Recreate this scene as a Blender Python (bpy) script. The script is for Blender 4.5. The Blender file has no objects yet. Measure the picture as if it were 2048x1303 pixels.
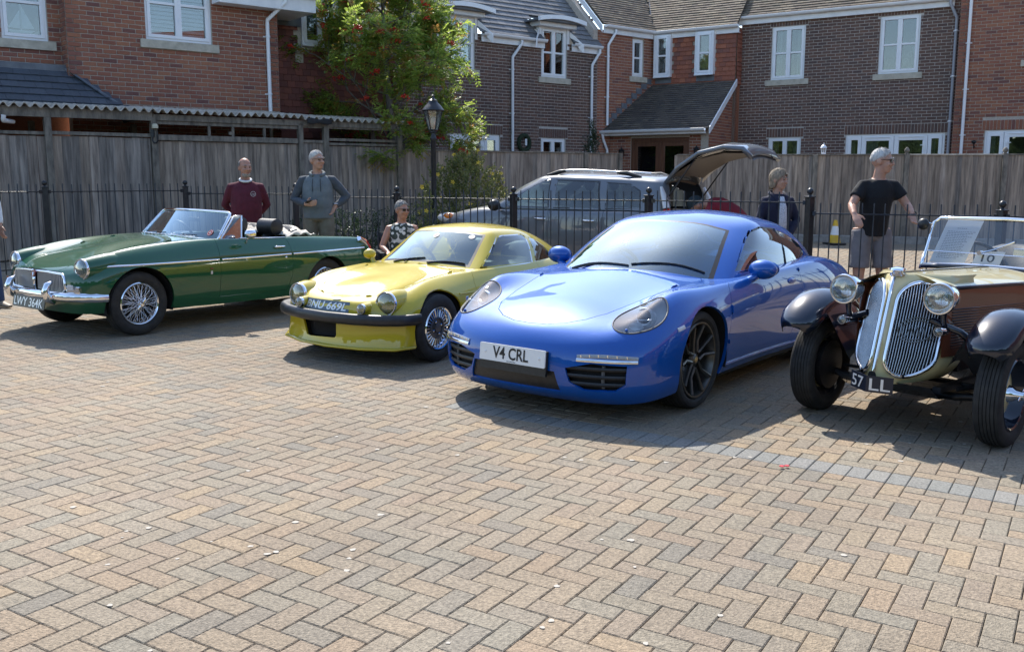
import bpy, bmesh, math, random
import numpy as np
from mathutils import Vector, Matrix
R = math.radians
random.seed(7); np.random.seed(7)
SC = bpy.context.scene
COL = SC.collection
# ---------------------------------------------------------------- camera, sky, sun, exposure
CAM_H, CAM_PITCH = 1.5056, 0.1523
cam = bpy.data.cameras.new('camera'); cam_o = bpy.data.objects.new('camera', cam); COL.objects.link(cam_o)
cam.sensor_fit = 'HORIZONTAL'; cam.sensor_width = 36.0; cam.lens = 1900.0 / 2048.0 * 36.0
cam.clip_start = 0.05; cam.clip_end = 2000.0
cam_o.location = (0, 0, CAM_H); cam_o.rotation_euler = (math.pi / 2 - CAM_PITCH, 0, 0)
SC.camera = cam_o
SUN_EL, SUN_AZ = R(48.0), R(-15.0)          # azimuth from +Y towards +X
world = bpy.data.worlds.new('World'); SC.world = world; world.use_nodes = True
_nt = world.node_tree; _bg = _nt.nodes['Background']
_sky = _nt.nodes.new('ShaderNodeTexSky'); _sky.sky_type = 'NISHITA'; _sky.sun_disc = False
_sky.sun_elevation = SUN_EL; _sky.sun_rotation = SUN_AZ
_sky.air_density = 1.0; _sky.dust_density = 0.7; _sky.ozone_density = 1.0
_nt.links.new(_sky.outputs['Color'], _bg.inputs['Color']); _bg.inputs['Strength'].default_value = 0.15
sun = bpy.data.lights.new('sun', 'SUN'); sun_o = bpy.data.objects.new('sun', sun); COL.objects.link(sun_o)
sun.energy = 3.4; sun.angle = R(0.53); sun.color = (1.0, 0.945, 0.86)
sun_o.rotation_euler = Vector((math.sin(SUN_AZ) * math.cos(SUN_EL), math.cos(SUN_AZ) * math.cos(SUN_EL), math.sin(SUN_EL))).to_track_quat('Z', 'Y').to_euler()
SC.view_settings.view_transform = 'Standard'; SC.view_settings.look = 'None'
SC.view_settings.exposure = 1.12; SC.view_settings.gamma = 1.0; SC.view_settings.use_curve_mapping = False
SC.render.engine = 'CYCLES'
SC.cycles.max_bounces = 8; SC.cycles.transparent_max_bounces = 16; SC.cycles.sample_clamp_indirect = 6.0
SC.cycles.use_denoising = True
TILT = 0.0193
def gz(x, y=0.0):
 """ground height: the yard falls gently to the right and climbs towards the houses"""
 return -TILT * x + (0.04 * (y - 11.5) if y > 11.5 else 0.0)
# ---------------------------------------------------------------- materials
MATS = {}
def _new(name):
 m = bpy.data.materials.new(name); m.use_nodes = True
 MATS[name] = m
 return m, m.node_tree, m.node_tree.nodes['Principled BSDF']
def rgb(c): return (c[0], c[1], c[2], 1.0)
def plain(name, col, rough=0.5, metal=0.0, coat=0.0, spec=0.5, emit=0.0):
 m, nt, b = _new(name)
 b.inputs['Base Color'].default_value = rgb(col); b.inputs['Roughness'].default_value = rough
 b.inputs['Metallic'].default_value = metal; b.inputs['Coat Weight'].default_value = coat
 b.inputs['Coat Roughness'].default_value = 0.02; b.inputs['Specular IOR Level'].default_value = spec
 return m
def noisy(name, c1, c2, scale=8.0, rough=0.8, bump=0.2, bscale=None, metal=0.0, stretch=(1, 1, 1), per_obj=0.0, bdist=0.01, c3=None, detail=6.0, coords='Object', island=0.0):
 """two-tone noise colour, fine bump, optional brightness shift per object or per mesh island"""
 m, nt, b = _new(name); n = nt.nodes; L = nt.links
 tc = n.new('ShaderNodeTexCoord'); mp = n.new('ShaderNodeMapping'); mp.inputs['Scale'].default_value = stretch
 L.new(n.new('ShaderNodeNewGeometry').outputs['Position'] if coords == 'World' else tc.outputs[coords], mp.inputs['Vector'])
 no = n.new('ShaderNodeTexNoise'); no.inputs['Scale'].default_value = scale; no.inputs['Detail'].default_value = detail; no.inputs['Roughness'].default_value = 0.62
 L.new(mp.outputs['Vector'], no.inputs['Vector'])
 cr = n.new('ShaderNodeValToRGB'); e = cr.color_ramp.elements
 e[0].position = 0.33; e[0].color = rgb(c1); e[1].position = 0.67; e[1].color = rgb(c2)
 if c3: k = cr.color_ramp.elements.new(0.5); k.color = rgb(c3)
 L.new(no.outputs['Fac'], cr.inputs['Fac']); out = cr.outputs['Color']
 if per_obj or island:
  hs = n.new('ShaderNodeHueSaturation'); mr = n.new('ShaderNodeMapRange')
  amt = per_obj or island
  mr.inputs['To Min'].default_value = 1 - amt; mr.inputs['To Max'].default_value = 1 + amt
  if island:
   g = n.new('ShaderNodeNewGeometry'); L.new(g.outputs['Random Per Island'], mr.inputs['Value'])
  else:
   oi = n.new('ShaderNodeObjectInfo'); L.new(oi.outputs['Random'], mr.inputs['Value'])
  L.new(mr.outputs['Result'], hs.inputs['Value']); L.new(out, hs.inputs['Color']); out = hs.outputs['Color']
 L.new(out, b.inputs['Base Color']); b.inputs['Roughness'].default_value = rough; b.inputs['Metallic'].default_value = metal
 if bump:
  n2 = n.new('ShaderNodeTexNoise'); n2.inputs['Scale'].default_value = bscale or scale * 6; n2.inputs['Detail'].default_value = 5.0
  L.new(mp.outputs['Vector'], n2.inputs['Vector'])
  bp = n.new('ShaderNodeBump'); bp.inputs['Strength'].default_value = bump; bp.inputs['Distance'].default_value = bdist
  L.new(n2.outputs['Fac'], bp.inputs['Height']); L.new(bp.outputs['Normal'], b.inputs['Normal'])
 return m
def palette(name, cols, rough=0.85, speck=0.25, sscale=90.0, bump=0.3, bscale=120.0, bdist=0.004, stain=0.0, attr=False, stain_scale=0.6):
 """each piece takes one colour of the palette (random per mesh island), with speckle and wear"""
 m, nt, b = _new(name); n = nt.nodes; L = nt.links
 g = n.new('ShaderNodeNewGeometry'); cr = n.new('ShaderNodeValToRGB'); cr.color_ramp.interpolation = 'LINEAR'
 e = cr.color_ramp.elements; N = len(cols)
 while len(e) < N: e.new(0.5)
 for i, c in enumerate(cols): e[i].position = i / (N - 1); e[i].color = rgb(c)
 if attr:
  at = n.new('ShaderNodeAttribute'); at.attribute_name = 'tone'; at.attribute_type = 'GEOMETRY'
  oi = n.new('ShaderNodeObjectInfo'); ad = n.new('ShaderNodeMath'); ad.operation = 'ADD'
  L.new(at.outputs['Fac'], ad.inputs[0]); L.new(oi.outputs['Random'], ad.inputs[1])
  fr = n.new('ShaderNodeMath'); fr.operation = 'FRACT'; L.new(ad.outputs[0], fr.inputs[0]); L.new(fr.outputs[0], cr.inputs['Fac'])
 else:
  L.new(g.outputs['Random Per Island'], cr.inputs['Fac'])
 tc = n.new('ShaderNodeTexCoord')
 no = n.new('ShaderNodeTexNoise'); no.inputs['Scale'].default_value = sscale; no.inputs['Detail'].default_value = 4.0; no.inputs['Roughness'].default_value = 0.7
 L.new(g.outputs['Position'], no.inputs['Vector'])
 mr = n.new('ShaderNodeMapRange'); mr.inputs['From Min'].default_value = 0.3; mr.inputs['From Max'].default_value = 0.7
 mr.inputs['To Min'].default_value = 1 - speck; mr.inputs['To Max'].default_value = 1 + speck
 L.new(no.outputs['Fac'], mr.inputs['Value'])
 hs = n.new('ShaderNodeHueSaturation'); L.new(cr.outputs['Color'], hs.inputs['Color']); L.new(mr.outputs['Result'], hs.inputs['Value'])
 out = hs.outputs['Color']
 if stain:
  n3 = n.new('ShaderNodeTexNoise'); n3.inputs['Scale'].default_value = stain_scale; n3.inputs['Detail'].default_value = 5.0
  L.new(g.outputs['Position'], n3.inputs['Vector'])
  m3 = n.new('ShaderNodeMapRange'); m3.inputs['From Min'].default_value = 0.35; m3.inputs['From Max'].default_value = 0.65
  m3.inputs['To Min'].default_value = 1 - stain; m3.inputs['To Max'].default_value = 1 + stain * 0.5; L.new(n3.outputs['Fac'], m3.inputs['Value'])
  h2 = n.new('ShaderNodeHueSaturation'); L.new(out, h2.inputs['Color']); L.new(m3.outputs['Result'], h2.inputs['Value']); out = h2.outputs['Color']
 L.new(out, b.inputs['Base Color']); b.inputs['Roughness'].default_value = rough
 n2 = n.new('ShaderNodeTexNoise'); n2.inputs['Scale'].default_value = bscale; n2.inputs['Detail'].default_value = 3.0
 L.new(g.outputs['Position'], n2.inputs['Vector'])
 bp = n.new('ShaderNodeBump'); bp.inputs['Strength'].default_value = bump; bp.inputs['Distance'].default_value = bdist
 L.new(n2.outputs['Fac'], bp.inputs['Height']); L.new(bp.outputs['Normal'], b.inputs['Normal'])
 return m
def glass(name, tint=(0.8, 0.85, 0.85), rough=0.0, refl=1.0, dust=0.0, tone=(1, 1, 1)):
 """thin pane: see-through tint with a Fresnel mirror on top"""
 m = bpy.data.materials.new(name); m.use_nodes = True; nt = m.node_tree; n = nt.nodes; L = nt.links; n.clear()
 o = n.new('ShaderNodeOutputMaterial'); mx = n.new('ShaderNodeMixShader'); tr = n.new('ShaderNodeBsdfTransparent'); gl = n.new('ShaderNodeBsdfGlossy')
 fr = n.new('ShaderNodeFresnel'); fr.inputs['IOR'].default_value = 1.52
 mu = n.new('ShaderNodeMath'); mu.operation = 'MULTIPLY'; mu.inputs[1].default_value = 1.7 * refl; mu.use_clamp = True
 L.new(fr.outputs[0], mu.inputs[0]); L.new(mu.outputs[0], mx.inputs['Fac'])
 tr.inputs['Color'].default_value = rgb(tint); gl.inputs['Color'].default_value = rgb(tone); gl.inputs['Roughness'].default_value = rough
 L.new(tr.outputs[0], mx.inputs[1]); L.new(gl.outputs[0], mx.inputs[2]); last = mx.outputs[0]
 if dust:      # a thin film of dust that scatters light on both sides
  df = n.new('ShaderNodeBsdfDiffuse'); tl = n.new('ShaderNodeBsdfTranslucent'); m1 = n.new('ShaderNodeMixShader'); m2 = n.new('ShaderNodeMixShader')
  df.inputs['Color'].default_value = tl.inputs['Color'].default_value = (.62, .76, .78, 1); L.new(df.outputs[0], m1.inputs[1]); L.new(tl.outputs[0], m1.inputs[2]); m2.inputs['Fac'].default_value = dust
  L.new(last, m2.inputs[1]); L.new(m1.outputs[0], m2.inputs[2]); last = m2.outputs[0]
 L.new(last, o.inputs['Surface'])
 MATS[name] = m
 return m
def paint(name, col, flake=0.0, rough=0.25, metal=0.0):
 m, nt, b = _new(name); n = nt.nodes; L = nt.links
 b.inputs['Base Color'].default_value = rgb(col); b.inputs['Roughness'].default_value = rough; b.inputs['Metallic'].default_value = metal
 b.inputs['Coat Weight'].default_value = 1.0; b.inputs['Coat IOR'].default_value = 1.6; b.inputs['Specular IOR Level'].default_value = 0.12
 g = n.new('ShaderNodeNewGeometry')
 no = n.new('ShaderNodeTexNoise'); no.inputs['Scale'].default_value = 2.2; no.inputs['Detail'].default_value = 2.0; L.new(g.outputs['Position'], no.inputs['Vector'])
 bp = n.new('ShaderNodeBump'); bp.inputs['Strength'].default_value = 0.02; bp.inputs['Distance'].default_value = 0.02
 L.new(no.outputs['Fac'], bp.inputs['Height']); L.new(bp.outputs['Normal'], b.inputs['Coat Normal'])
 # a light film of dust
 n2 = n.new('ShaderNodeTexNoise'); n2.inputs['Scale'].default_value = 14.0; n2.inputs['Detail'].default_value = 8.0; L.new(g.outputs['Position'], n2.inputs['Vector'])
 mr = n.new('ShaderNodeMapRange'); mr.inputs['To Min'].default_value = 0.008; mr.inputs['To Max'].default_value = 0.035; L.new(n2.outputs['Fac'], mr.inputs['Value'])
 L.new(mr.outputs['Result'], b.inputs['Coat Roughness'])
 if flake:
  v = n.new('ShaderNodeTexVoronoi'); v.inputs['Scale'].default_value = 900.0; L.new(g.outputs['Position'], v.inputs['Vector'])
  hs = n.new('ShaderNodeHueSaturation'); hs.inputs['Color'].default_value = rgb(col)
  m2 = n.new('ShaderNodeMapRange'); m2.inputs['To Min'].default_value = 1 - flake; m2.inputs['To Max'].default_value = 1 + flake; L.new(v.outputs['Color'], m2.inputs['Value'])
  L.new(m2.outputs['Result'], hs.inputs['Value']); L.new(hs.outputs['Color'], b.inputs['Base Color'])
 return m
# ---------------------------------------------------------------- mesh helpers
def link(name, me, mat, parent=None):
 o = bpy.data.objects.new(name, me); COL.objects.link(o)
 if mat is not None:
  for mm in (mat if isinstance(mat, (list, tuple)) else [mat]): me.materials.append(mm)
 if parent is not None: o.parent = parent
 return o
def empty(name, loc=(0, 0, 0), rz=0.0):
 o = bpy.data.objects.new(name, None); COL.objects.link(o); o.location = loc; o.rotation_euler = (0, 0, rz); o.empty_display_size = 0.2
 return o
def tag(o, label=None, cat=None, group=None, kind=None):
 if label: o['label'] = label
 if cat: o['category'] = cat
 if group: o['group'] = group
 if kind: o['kind'] = kind
 return o
def copy_tree(o, parent=None):
 c = o.copy(); COL.objects.link(c); c.parent = parent
 for ch in list(o.children): copy_tree(ch, c)
 return c
def shade(me, smooth):
 if smooth is False or smooth is None: return
 me.polygons.foreach_set('use_smooth', [True] * len(me.polygons))
 if smooth is not True: me.set_sharp_from_angle(angle=R(smooth))
def perp(d):
 d = Vector(d).normalized(); a = Vector((0, 0, 1)) if abs(d.z) < 0.9 else Vector((1, 0, 0))
 u = d.cross(a).normalized(); return u, d.cross(u).normalized()
class MB:
 """collects vertices and faces, then links them as ONE mesh object"""
 def __init__(s): s.v = []; s.f = []
 def add(s, vs, fs):
  k = len(s.v); s.v.extend([tuple(p) for p in vs]); s.f.extend([[i + k for i in f] for f in fs]); return s
 def box(s, c, d, M=None, rz=0.0):
  x, y, z = (q / 2 for q in d)
  p = [Vector((sx * x, sy * y, sz * z)) for sz in (-1, 1) for sy in (-1, 1) for sx in (-1, 1)]
  if rz: p = [Matrix.Rotation(rz, 3, 'Z') @ q for q in p]
  if M is not None: p = [M @ q for q in p]
  p = [q + Vector(c) for q in p]
  return s.add(p, [(0, 2, 3, 1), (4, 5, 7, 6), (0, 1, 5, 4), (2, 6, 7, 3), (0, 4, 6, 2), (1, 3, 7, 5)])
 def hexa(s, p):   # 8 points, bottom 4 then top 4 counter-clockwise
  return s.add(p, [(0, 3, 2, 1), (4, 5, 6, 7), (0, 1, 5, 4), (1, 2, 6, 5), (2, 3, 7, 6), (3, 0, 4, 7)])
 def cham(s, c, d, ch=0.01, rz=0.0, M=None):
  """box with chamfered top edges (pavers, stones)"""
  x, y, z = (q / 2 for q in d)
  p = []
  for (X, Y, Z) in ((x, y, -z), (x, y, z - ch), (x - ch, y - ch, z)):
   p += [Vector((-X, -Y, Z)), Vector((X, -Y, Z)), Vector((X, Y, Z)), Vector((-X, Y, Z))]
  if rz: p = [Matrix.Rotation(rz, 3, 'Z') @ q for q in p]
  if M is not None: p = [M @ q for q in p]
  f = [(8, 9, 10, 11)]
  for a in (0, 4):
   for i in range(4): f.append((a + i, a + (i + 1) % 4, a + 4 + (i + 1) % 4, a + 4 + i))
  return s.add([q + Vector(c) for q in p], f)
 def tube(s, pts, r, n=8, cap=True, closed=False, flat=1.0, up=None):
  pts = [Vector(p) for p in pts]; N = len(pts); rs = r if isinstance(r, (list, tuple)) else [r] * N
  vs = []; pu = None
  for i, p in enumerate(pts):
   a = pts[(i - 1) % N] if (closed or i > 0) else p; b = pts[(i + 1) % N] if (closed or i < N - 1) else p
   d = (b - a).normalized()
   if up is not None:
    u = d.cross(Vector(up)).normalized(); w = u.cross(d).normalized()
   elif pu is None: u, w = perp(d)
   else:
    u = (pu - d * pu.dot(d)).normalized(); w = d.cross(u).normalized()
   pu = u
   for k in range(n):
    t = 2 * math.pi * k / n; vs.append(p + u * (rs[i] * math.cos(t)) + w * (rs[i] * flat * math.sin(t)))
  fs = []
  for i in range(N if closed else N - 1):
   j = (i + 1) % N
   for k in range(n): fs.append((i * n + k, i * n + (k + 1) % n, j * n + (k + 1) % n, j * n + k))
  if cap and not closed: fs += [tuple(range(n))[::-1], tuple(range((N - 1) * n, N * n))]
  return s.add(vs, fs)
 def lathe(s, prof, n=24, M=None, a0=0.0, a1=2 * math.pi, cap=False):
  """profile of (radius, height) turned about the local Z axis, placed by matrix M"""
  full = abs(a1 - a0 - 2 * math.pi) < 1e-6; m = n if full else n + 1; vs = []
  for (r, h) in prof:
   for k in range(m):
    t = a0 + (a1 - a0) * k / n; vs.append(Vector((r * math.cos(t), r * math.sin(t), h)))
  if M is not None: vs = [M @ q for q in vs]
  fs = []
  for i in range(len(prof) - 1):
   for k in range(n):
    k2 = (k + 1) % m; fs.append((i * m + k, i * m + k2, (i + 1) * m + k2, (i + 1) * m + k))
  if cap: fs += [tuple(range(m))[::-1], tuple(range((len(prof) - 1) * m, len(prof) * m))]
  return s.add(vs, fs)
 def prism(s, poly, h0, h1, M=None):
  """2-D polygon (x,y) extruded from height h0 to h1 along local Z, placed by M"""
  n = len(poly); p = [Vector((a, b, h0)) for a, b in poly] + [Vector((a, b, h1)) for a, b in poly]
  if M is not None: p = [M @ q for q in p]
  return s.add(p, [tuple(range(n))[::-1], tuple(range(n, 2 * n))] + [(i, (i + 1) % n, n + (i + 1) % n, n + i) for i in range(n)])
 def grid(s, P):
  """P[i][j] rows of points joined into quads"""
  a, b = len(P), len(P[0])
  return s.add([q for r in P for q in r], [(i * b + j, i * b + j + 1, (i + 1) * b + j + 1, (i + 1) * b + j) for i in range(a - 1) for j in range(b - 1)])
 def sphere(s, c, r, n=12, m=8, sc=(1, 1, 1)):
  P = [(max(1e-4, math.sin(math.pi * i / m)) * r, -math.cos(math.pi * i / m) * r) for i in range(m + 1)]
  return s.lathe(P, n, Matrix.Translation(c) @ Matrix.Diagonal((sc[0], sc[1], sc[2], 1)))
 def mesh(s, name):
  me = bpy.data.meshes.new(name); me.from_pydata(s.v, [], s.f); me.update(); return me
 def build(s, name, mat, parent=None, smooth=None, bevel=0.0):
  me = s.mesh(name); shade(me, smooth); o = link(name, me, mat, parent)
  if bevel:
   b = o.modifiers.new('bevel', 'BEVEL'); b.width = bevel; b.segments = 2; b.limit_method = 'ANGLE'; b.angle_limit = R(40)
  return o
def frame(o, x, z=(0, 0, 1)):
 """matrix with origin o, local X along x and local Z near z"""
 x = Vector(x).normalized(); y = Vector(z).cross(x).normalized(); zz = x.cross(y)
 M = Matrix((x, y, zz)).transposed().to_4x4(); M.translation = Vector(o); return M
def axisM(o, d, roll=None):
 """matrix whose local Z points along d"""
 z = Vector(d).normalized(); up = Vector(roll) if roll is not None else (Vector((0, 0, 1)) if abs(z.z) < 0.95 else Vector((1, 0, 0)))
 x = up.cross(z).normalized(); y = z.cross(x)
 M = Matrix((x, y, z)).transposed().to_4x4(); M.translation = Vector(o); return M
def text(name, s, mat, parent, M, size, width=None, depth=0.002, bold=0.0, shear=0.0, space=1.0):
 """flat raised lettering: local X along the text, local Y up, local Z out; centred"""
 c = bpy.data.curves.new('lettering', 'FONT'); c.body = s; c.align_x = 'CENTER'; c.align_y = 'CENTER'; c.size = 1.0; c.offset = bold; c.shear = shear; c.space_character = space
 c.resolution_u = 3
 t = bpy.data.objects.new('lettering', c); COL.objects.link(t)
 dg = bpy.context.evaluated_depsgraph_get(); me = bpy.data.meshes.new_from_object(t.evaluated_get(dg)); bpy.data.objects.remove(t); bpy.data.curves.remove(c)
 co = np.array([v.co for v in me.vertices]); lo, hi = co.min(0), co.max(0)
 k = size / (hi[1] - lo[1]); kx = (width / (hi[0] - lo[0])) if width else k
 mid = (lo + hi) / 2
 for v in me.vertices: v.co = M @ Vector(((v.co.x - mid[0]) * kx, (v.co.y - mid[1]) * k, depth))
 me.update(); me.name = name
 return link(name, me, mat, parent)
# ================================================================ SETTING: ground and paving
def px_of(p):
 """pixel of a world point in the photograph's frame (used only to rank pieces by how large they show)"""
 c, s = math.cos(CAM_PITCH), math.sin(CAM_PITCH)
 x, y, z = p[0], p[1], p[2] - CAM_H
 d = y * c - z * s; u = y * s + z * c
 if d < 0.1: return (-9e9, -9e9, 9e9)
 return (1024 + 1900 * x / d, 651.5 - 1900 * u / d, d)
def in_view(p, m=30):
 q = px_of(p); return -m < q[0] < 2048 + m and -m < q[1] < 1303 + m
M_paver = palette('paver_clay', [(0.25, 0.196, 0.135), (0.272, 0.212, 0.145), (0.225, 0.198, 0.15), (0.30, 0.222, 0.138), (0.252, 0.196, 0.14), (0.258, 0.21, 0.15), (0.20, 0.176, 0.138), (0.28, 0.206, 0.135), (0.235, 0.20, 0.145), (0.262, 0.196, 0.135)],
     rough=0.88, speck=0.46, sscale=70.0, bump=0.9, bscale=140.0, bdist=0.008, stain=0.16, attr=True)
M_pgrey = palette('paver_grey', [(0.185, 0.18, 0.16), (0.225, 0.215, 0.19), (0.205, 0.197, 0.178), (0.19, 0.19, 0.17)], rough=0.86, speck=0.42, sscale=85.0, bump=0.7, bscale=150.0, bdist=0.006, stain=0.12, attr=True)
M_joint = noisy('joint_sand', (0.035, 0.03, 0.026), (0.10, 0.085, 0.07), scale=30, rough=0.95, bump=0.4)
M_tarmac = noisy('far_ground', (0.06, 0.06, 0.058), (0.11, 0.105, 0.095), scale=2, rough=0.9, bump=0.3, bscale=60)
def ground_sheet():
 xs = [-400, -120, -40, -20] + list(np.arange(-14, 14.1, 2)) + [20, 40, 120, 400]
 ys = [-300, -60, -10, -2] + list(np.arange(0, 11.4, 1.5)) + [11.5, 13, 15, 17, 19, 21, 23, 26, 30, 40, 60, 200, 600]
 m = MB(); P = []
 for y in ys:
  P.append([(x, y, -TILT * max(-30, min(30, x)) + (0.04 * (min(y, 27) - 11.5) if y > 11.5 else 0) - 0.014) for x in xs])
 m.grid([r[::-1] for r in P])
 return m.build('ground', M_joint)
ground = ground_sheet(); tag(ground, 'block paved yard of buff and grey bricks laid in herringbone', kind='structure')
def pavers():
 ang = R(-31.5); ca, sa = math.cos(ang), math.sin(ang); O = np.array([1.16, 5.20])
 a = 0.1
 # one row of grey soldier blocks marks the bay edge; herringbone runs on either side of it
 items = []
 def put(cx, cy, h, g):
  X = O[0] + ca * cx - sa * cy; Y = O[1] + sa * cx + ca * cy
  if 1.2 < Y < 20.6 and abs(X) < 0.60 * Y + 0.6: items.append((X, Y, h, g))
 N = 260; row = lambda i, j: j in (0, 1) and i > -20
 for i in range(-N, N):
  for j in range(-N, N):
   k = (i - j) % 4
   if k == 0: other, c, h = (i + 1, j), ((i + 1) * a, (j + 0.5) * a), 0
   elif k == 3: other, c, h = (i, j + 1), ((i + 0.5) * a, (j + 1) * a), 1
   else: continue
   r0, r1 = row(i, j), row(*other)
   if not r0 and not r1: put(c[0], c[1], h, 0)
   elif r0 != r1:
    q = other if r0 else (i, j); put((q[0] + .5) * a, (q[1] + .5) * a, 2, 0)
 for i in range(-19, 60): put((i + .5) * a, 0.1, 1, 1)
 def score(t):
  q = px_of((t[0], t[1], 0)); return -q[2] if (0 < q[0] < 2048 and 0 < q[1] < 1303) else -1e6
 items.sort(key=score, reverse=True)
 near = items[:300]; rest = items[300:]
 tilt = Matrix.Rotation(TILT, 3, 'Y')
 def piece(h):
  d = (0.1968, 0.0968, 0.05) if h == 0 else ((0.0968, 0.1968, 0.05) if h == 1 else (0.0968, 0.0968, 0.05))
  return d
 meshes = {}
 for (h, g) in ((0, 0), (1, 0), (1, 1), (2, 0)):
  me = MB().cham((0, 0, -0.025), piece(h), 0.004).mesh('paver'); me.materials.append(M_pgrey if g else M_paver); meshes[(h, g)] = me
 for (X, Y, h, g) in near:
  o = bpy.data.objects.new('paver', meshes[(h, g)]); COL.objects.link(o); o.parent = ground
  o.location = (X, Y, gz(X, Y) + random.uniform(-0.0012, 0.0012)); o.rotation_euler = (random.uniform(-.005, .005), TILT + random.uniform(-.005, .005), ang)
 for g, mat, nm in ((0, M_paver, 'paver_field'), (1, M_pgrey, 'paver_row')):
  m = MB(); tones = []
  for (X, Y, h, gg) in rest:
   if gg != g: continue
   Mr = Matrix.Rotation(TILT + random.uniform(-.005, .005), 3, 'Y') @ Matrix.Rotation(random.uniform(-.005, .005) + (0.04 if Y > 11.5 else 0), 3, 'X') @ Matrix.Rotation(ang, 3, 'Z')
   k = len(m.v); m.cham((X, Y, gz(X, Y) - 0.025 + random.uniform(-0.0012, 0.0012)), piece(h), 0.004, M=Mr); tones += [random.random()] * (len(m.v) - k)
  if not m.v: continue
  o = m.build(nm, mat, ground); tag(o, kind='stuff')
  at = o.data.attributes.new('tone', 'FLOAT', 'POINT'); at.data.foreach_set('value', tones)
 # pale trodden chewing-gum spots and a red petal on the blocks
 M_gum = plain('chewing_gum', (0.42, 0.38, 0.32), 0.9)
 m = MB()
 for _ in range(110):
  Y = random.uniform(2.6, 9.5); X = random.uniform(-0.5, 0.5) * Y
  r = random.uniform(0.006, 0.017); n = 9
  m.prism([(r * random.uniform(.6, 1.2) * math.cos(2 * math.pi * k / n), r * random.uniform(.6, 1.2) * math.sin(2 * math.pi * k / n)) for k in range(n)], 0, 0.0018, Matrix.Translation((X, Y, gz(X, Y) + 0.0008)))
 tag(m.build('gum_spots', M_gum, ground), kind='stuff')
 m = MB()
 for (x, y) in ((1.02, 4.94), (1.05, 4.95)):
  m.prism([(-.012, 0), (0, -.016), (.016, -.004), (.01, .013), (-.006, .01)], 0, 0.004, Matrix.Translation((x + .43, y, gz(x) + 0.003)))
 tag(m.build('fallen_petals', plain('petal_red', (0.55, 0.02, 0.04), 0.6)), 'small red petals lying on the paving beside the row of grey blocks', 'petals')
pavers()
# ================================================================ railings, timber fences, bin shelter
M_iron = noisy('black_iron', (0.008, 0.009, 0.012), (0.022, 0.022, 0.024), scale=20, rough=0.38, bump=0.08, bscale=200)
M_wood = [noisy('weathered_board_%d' % i, c1, c2, scale=3.2, rough=0.88, bump=0.5, bscale=16, stretch=(6, 6, 0.45), per_obj=0.22, c3=c3, coords='World') for i, (c1, c2, c3) in enumerate((
 ((0.125, 0.102, 0.083), (0.37, 0.31, 0.255), (0.25, 0.205, 0.168)), ((0.105, 0.093, 0.082), (0.31, 0.27, 0.232), (0.21, 0.183, 0.158)), ((0.15, 0.118, 0.093), (0.41, 0.325, 0.25), (0.28, 0.225, 0.175))))]
M_beam = noisy('weathered_beam', (0.10, 0.09, 0.075), (0.27, 0.235, 0.19), scale=3, rough=0.88, bump=0.5, bscale=14, stretch=(4, 4, 1.2), per_obj=0.14, coords='World')
M_concrete = noisy('kerb_concrete', (0.20, 0.19, 0.175), (0.33, 0.315, 0.285), scale=9, rough=0.92, bump=0.3)
M_corr = noisy('corrugated_sheet', (0.30, 0.26, 0.20), (0.58, 0.53, 0.44), scale=7, rough=0.9, bump=0.4, c3=(0.44, 0.39, 0.32))
def v2(p): return Vector((p[0], p[1], 0))
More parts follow.
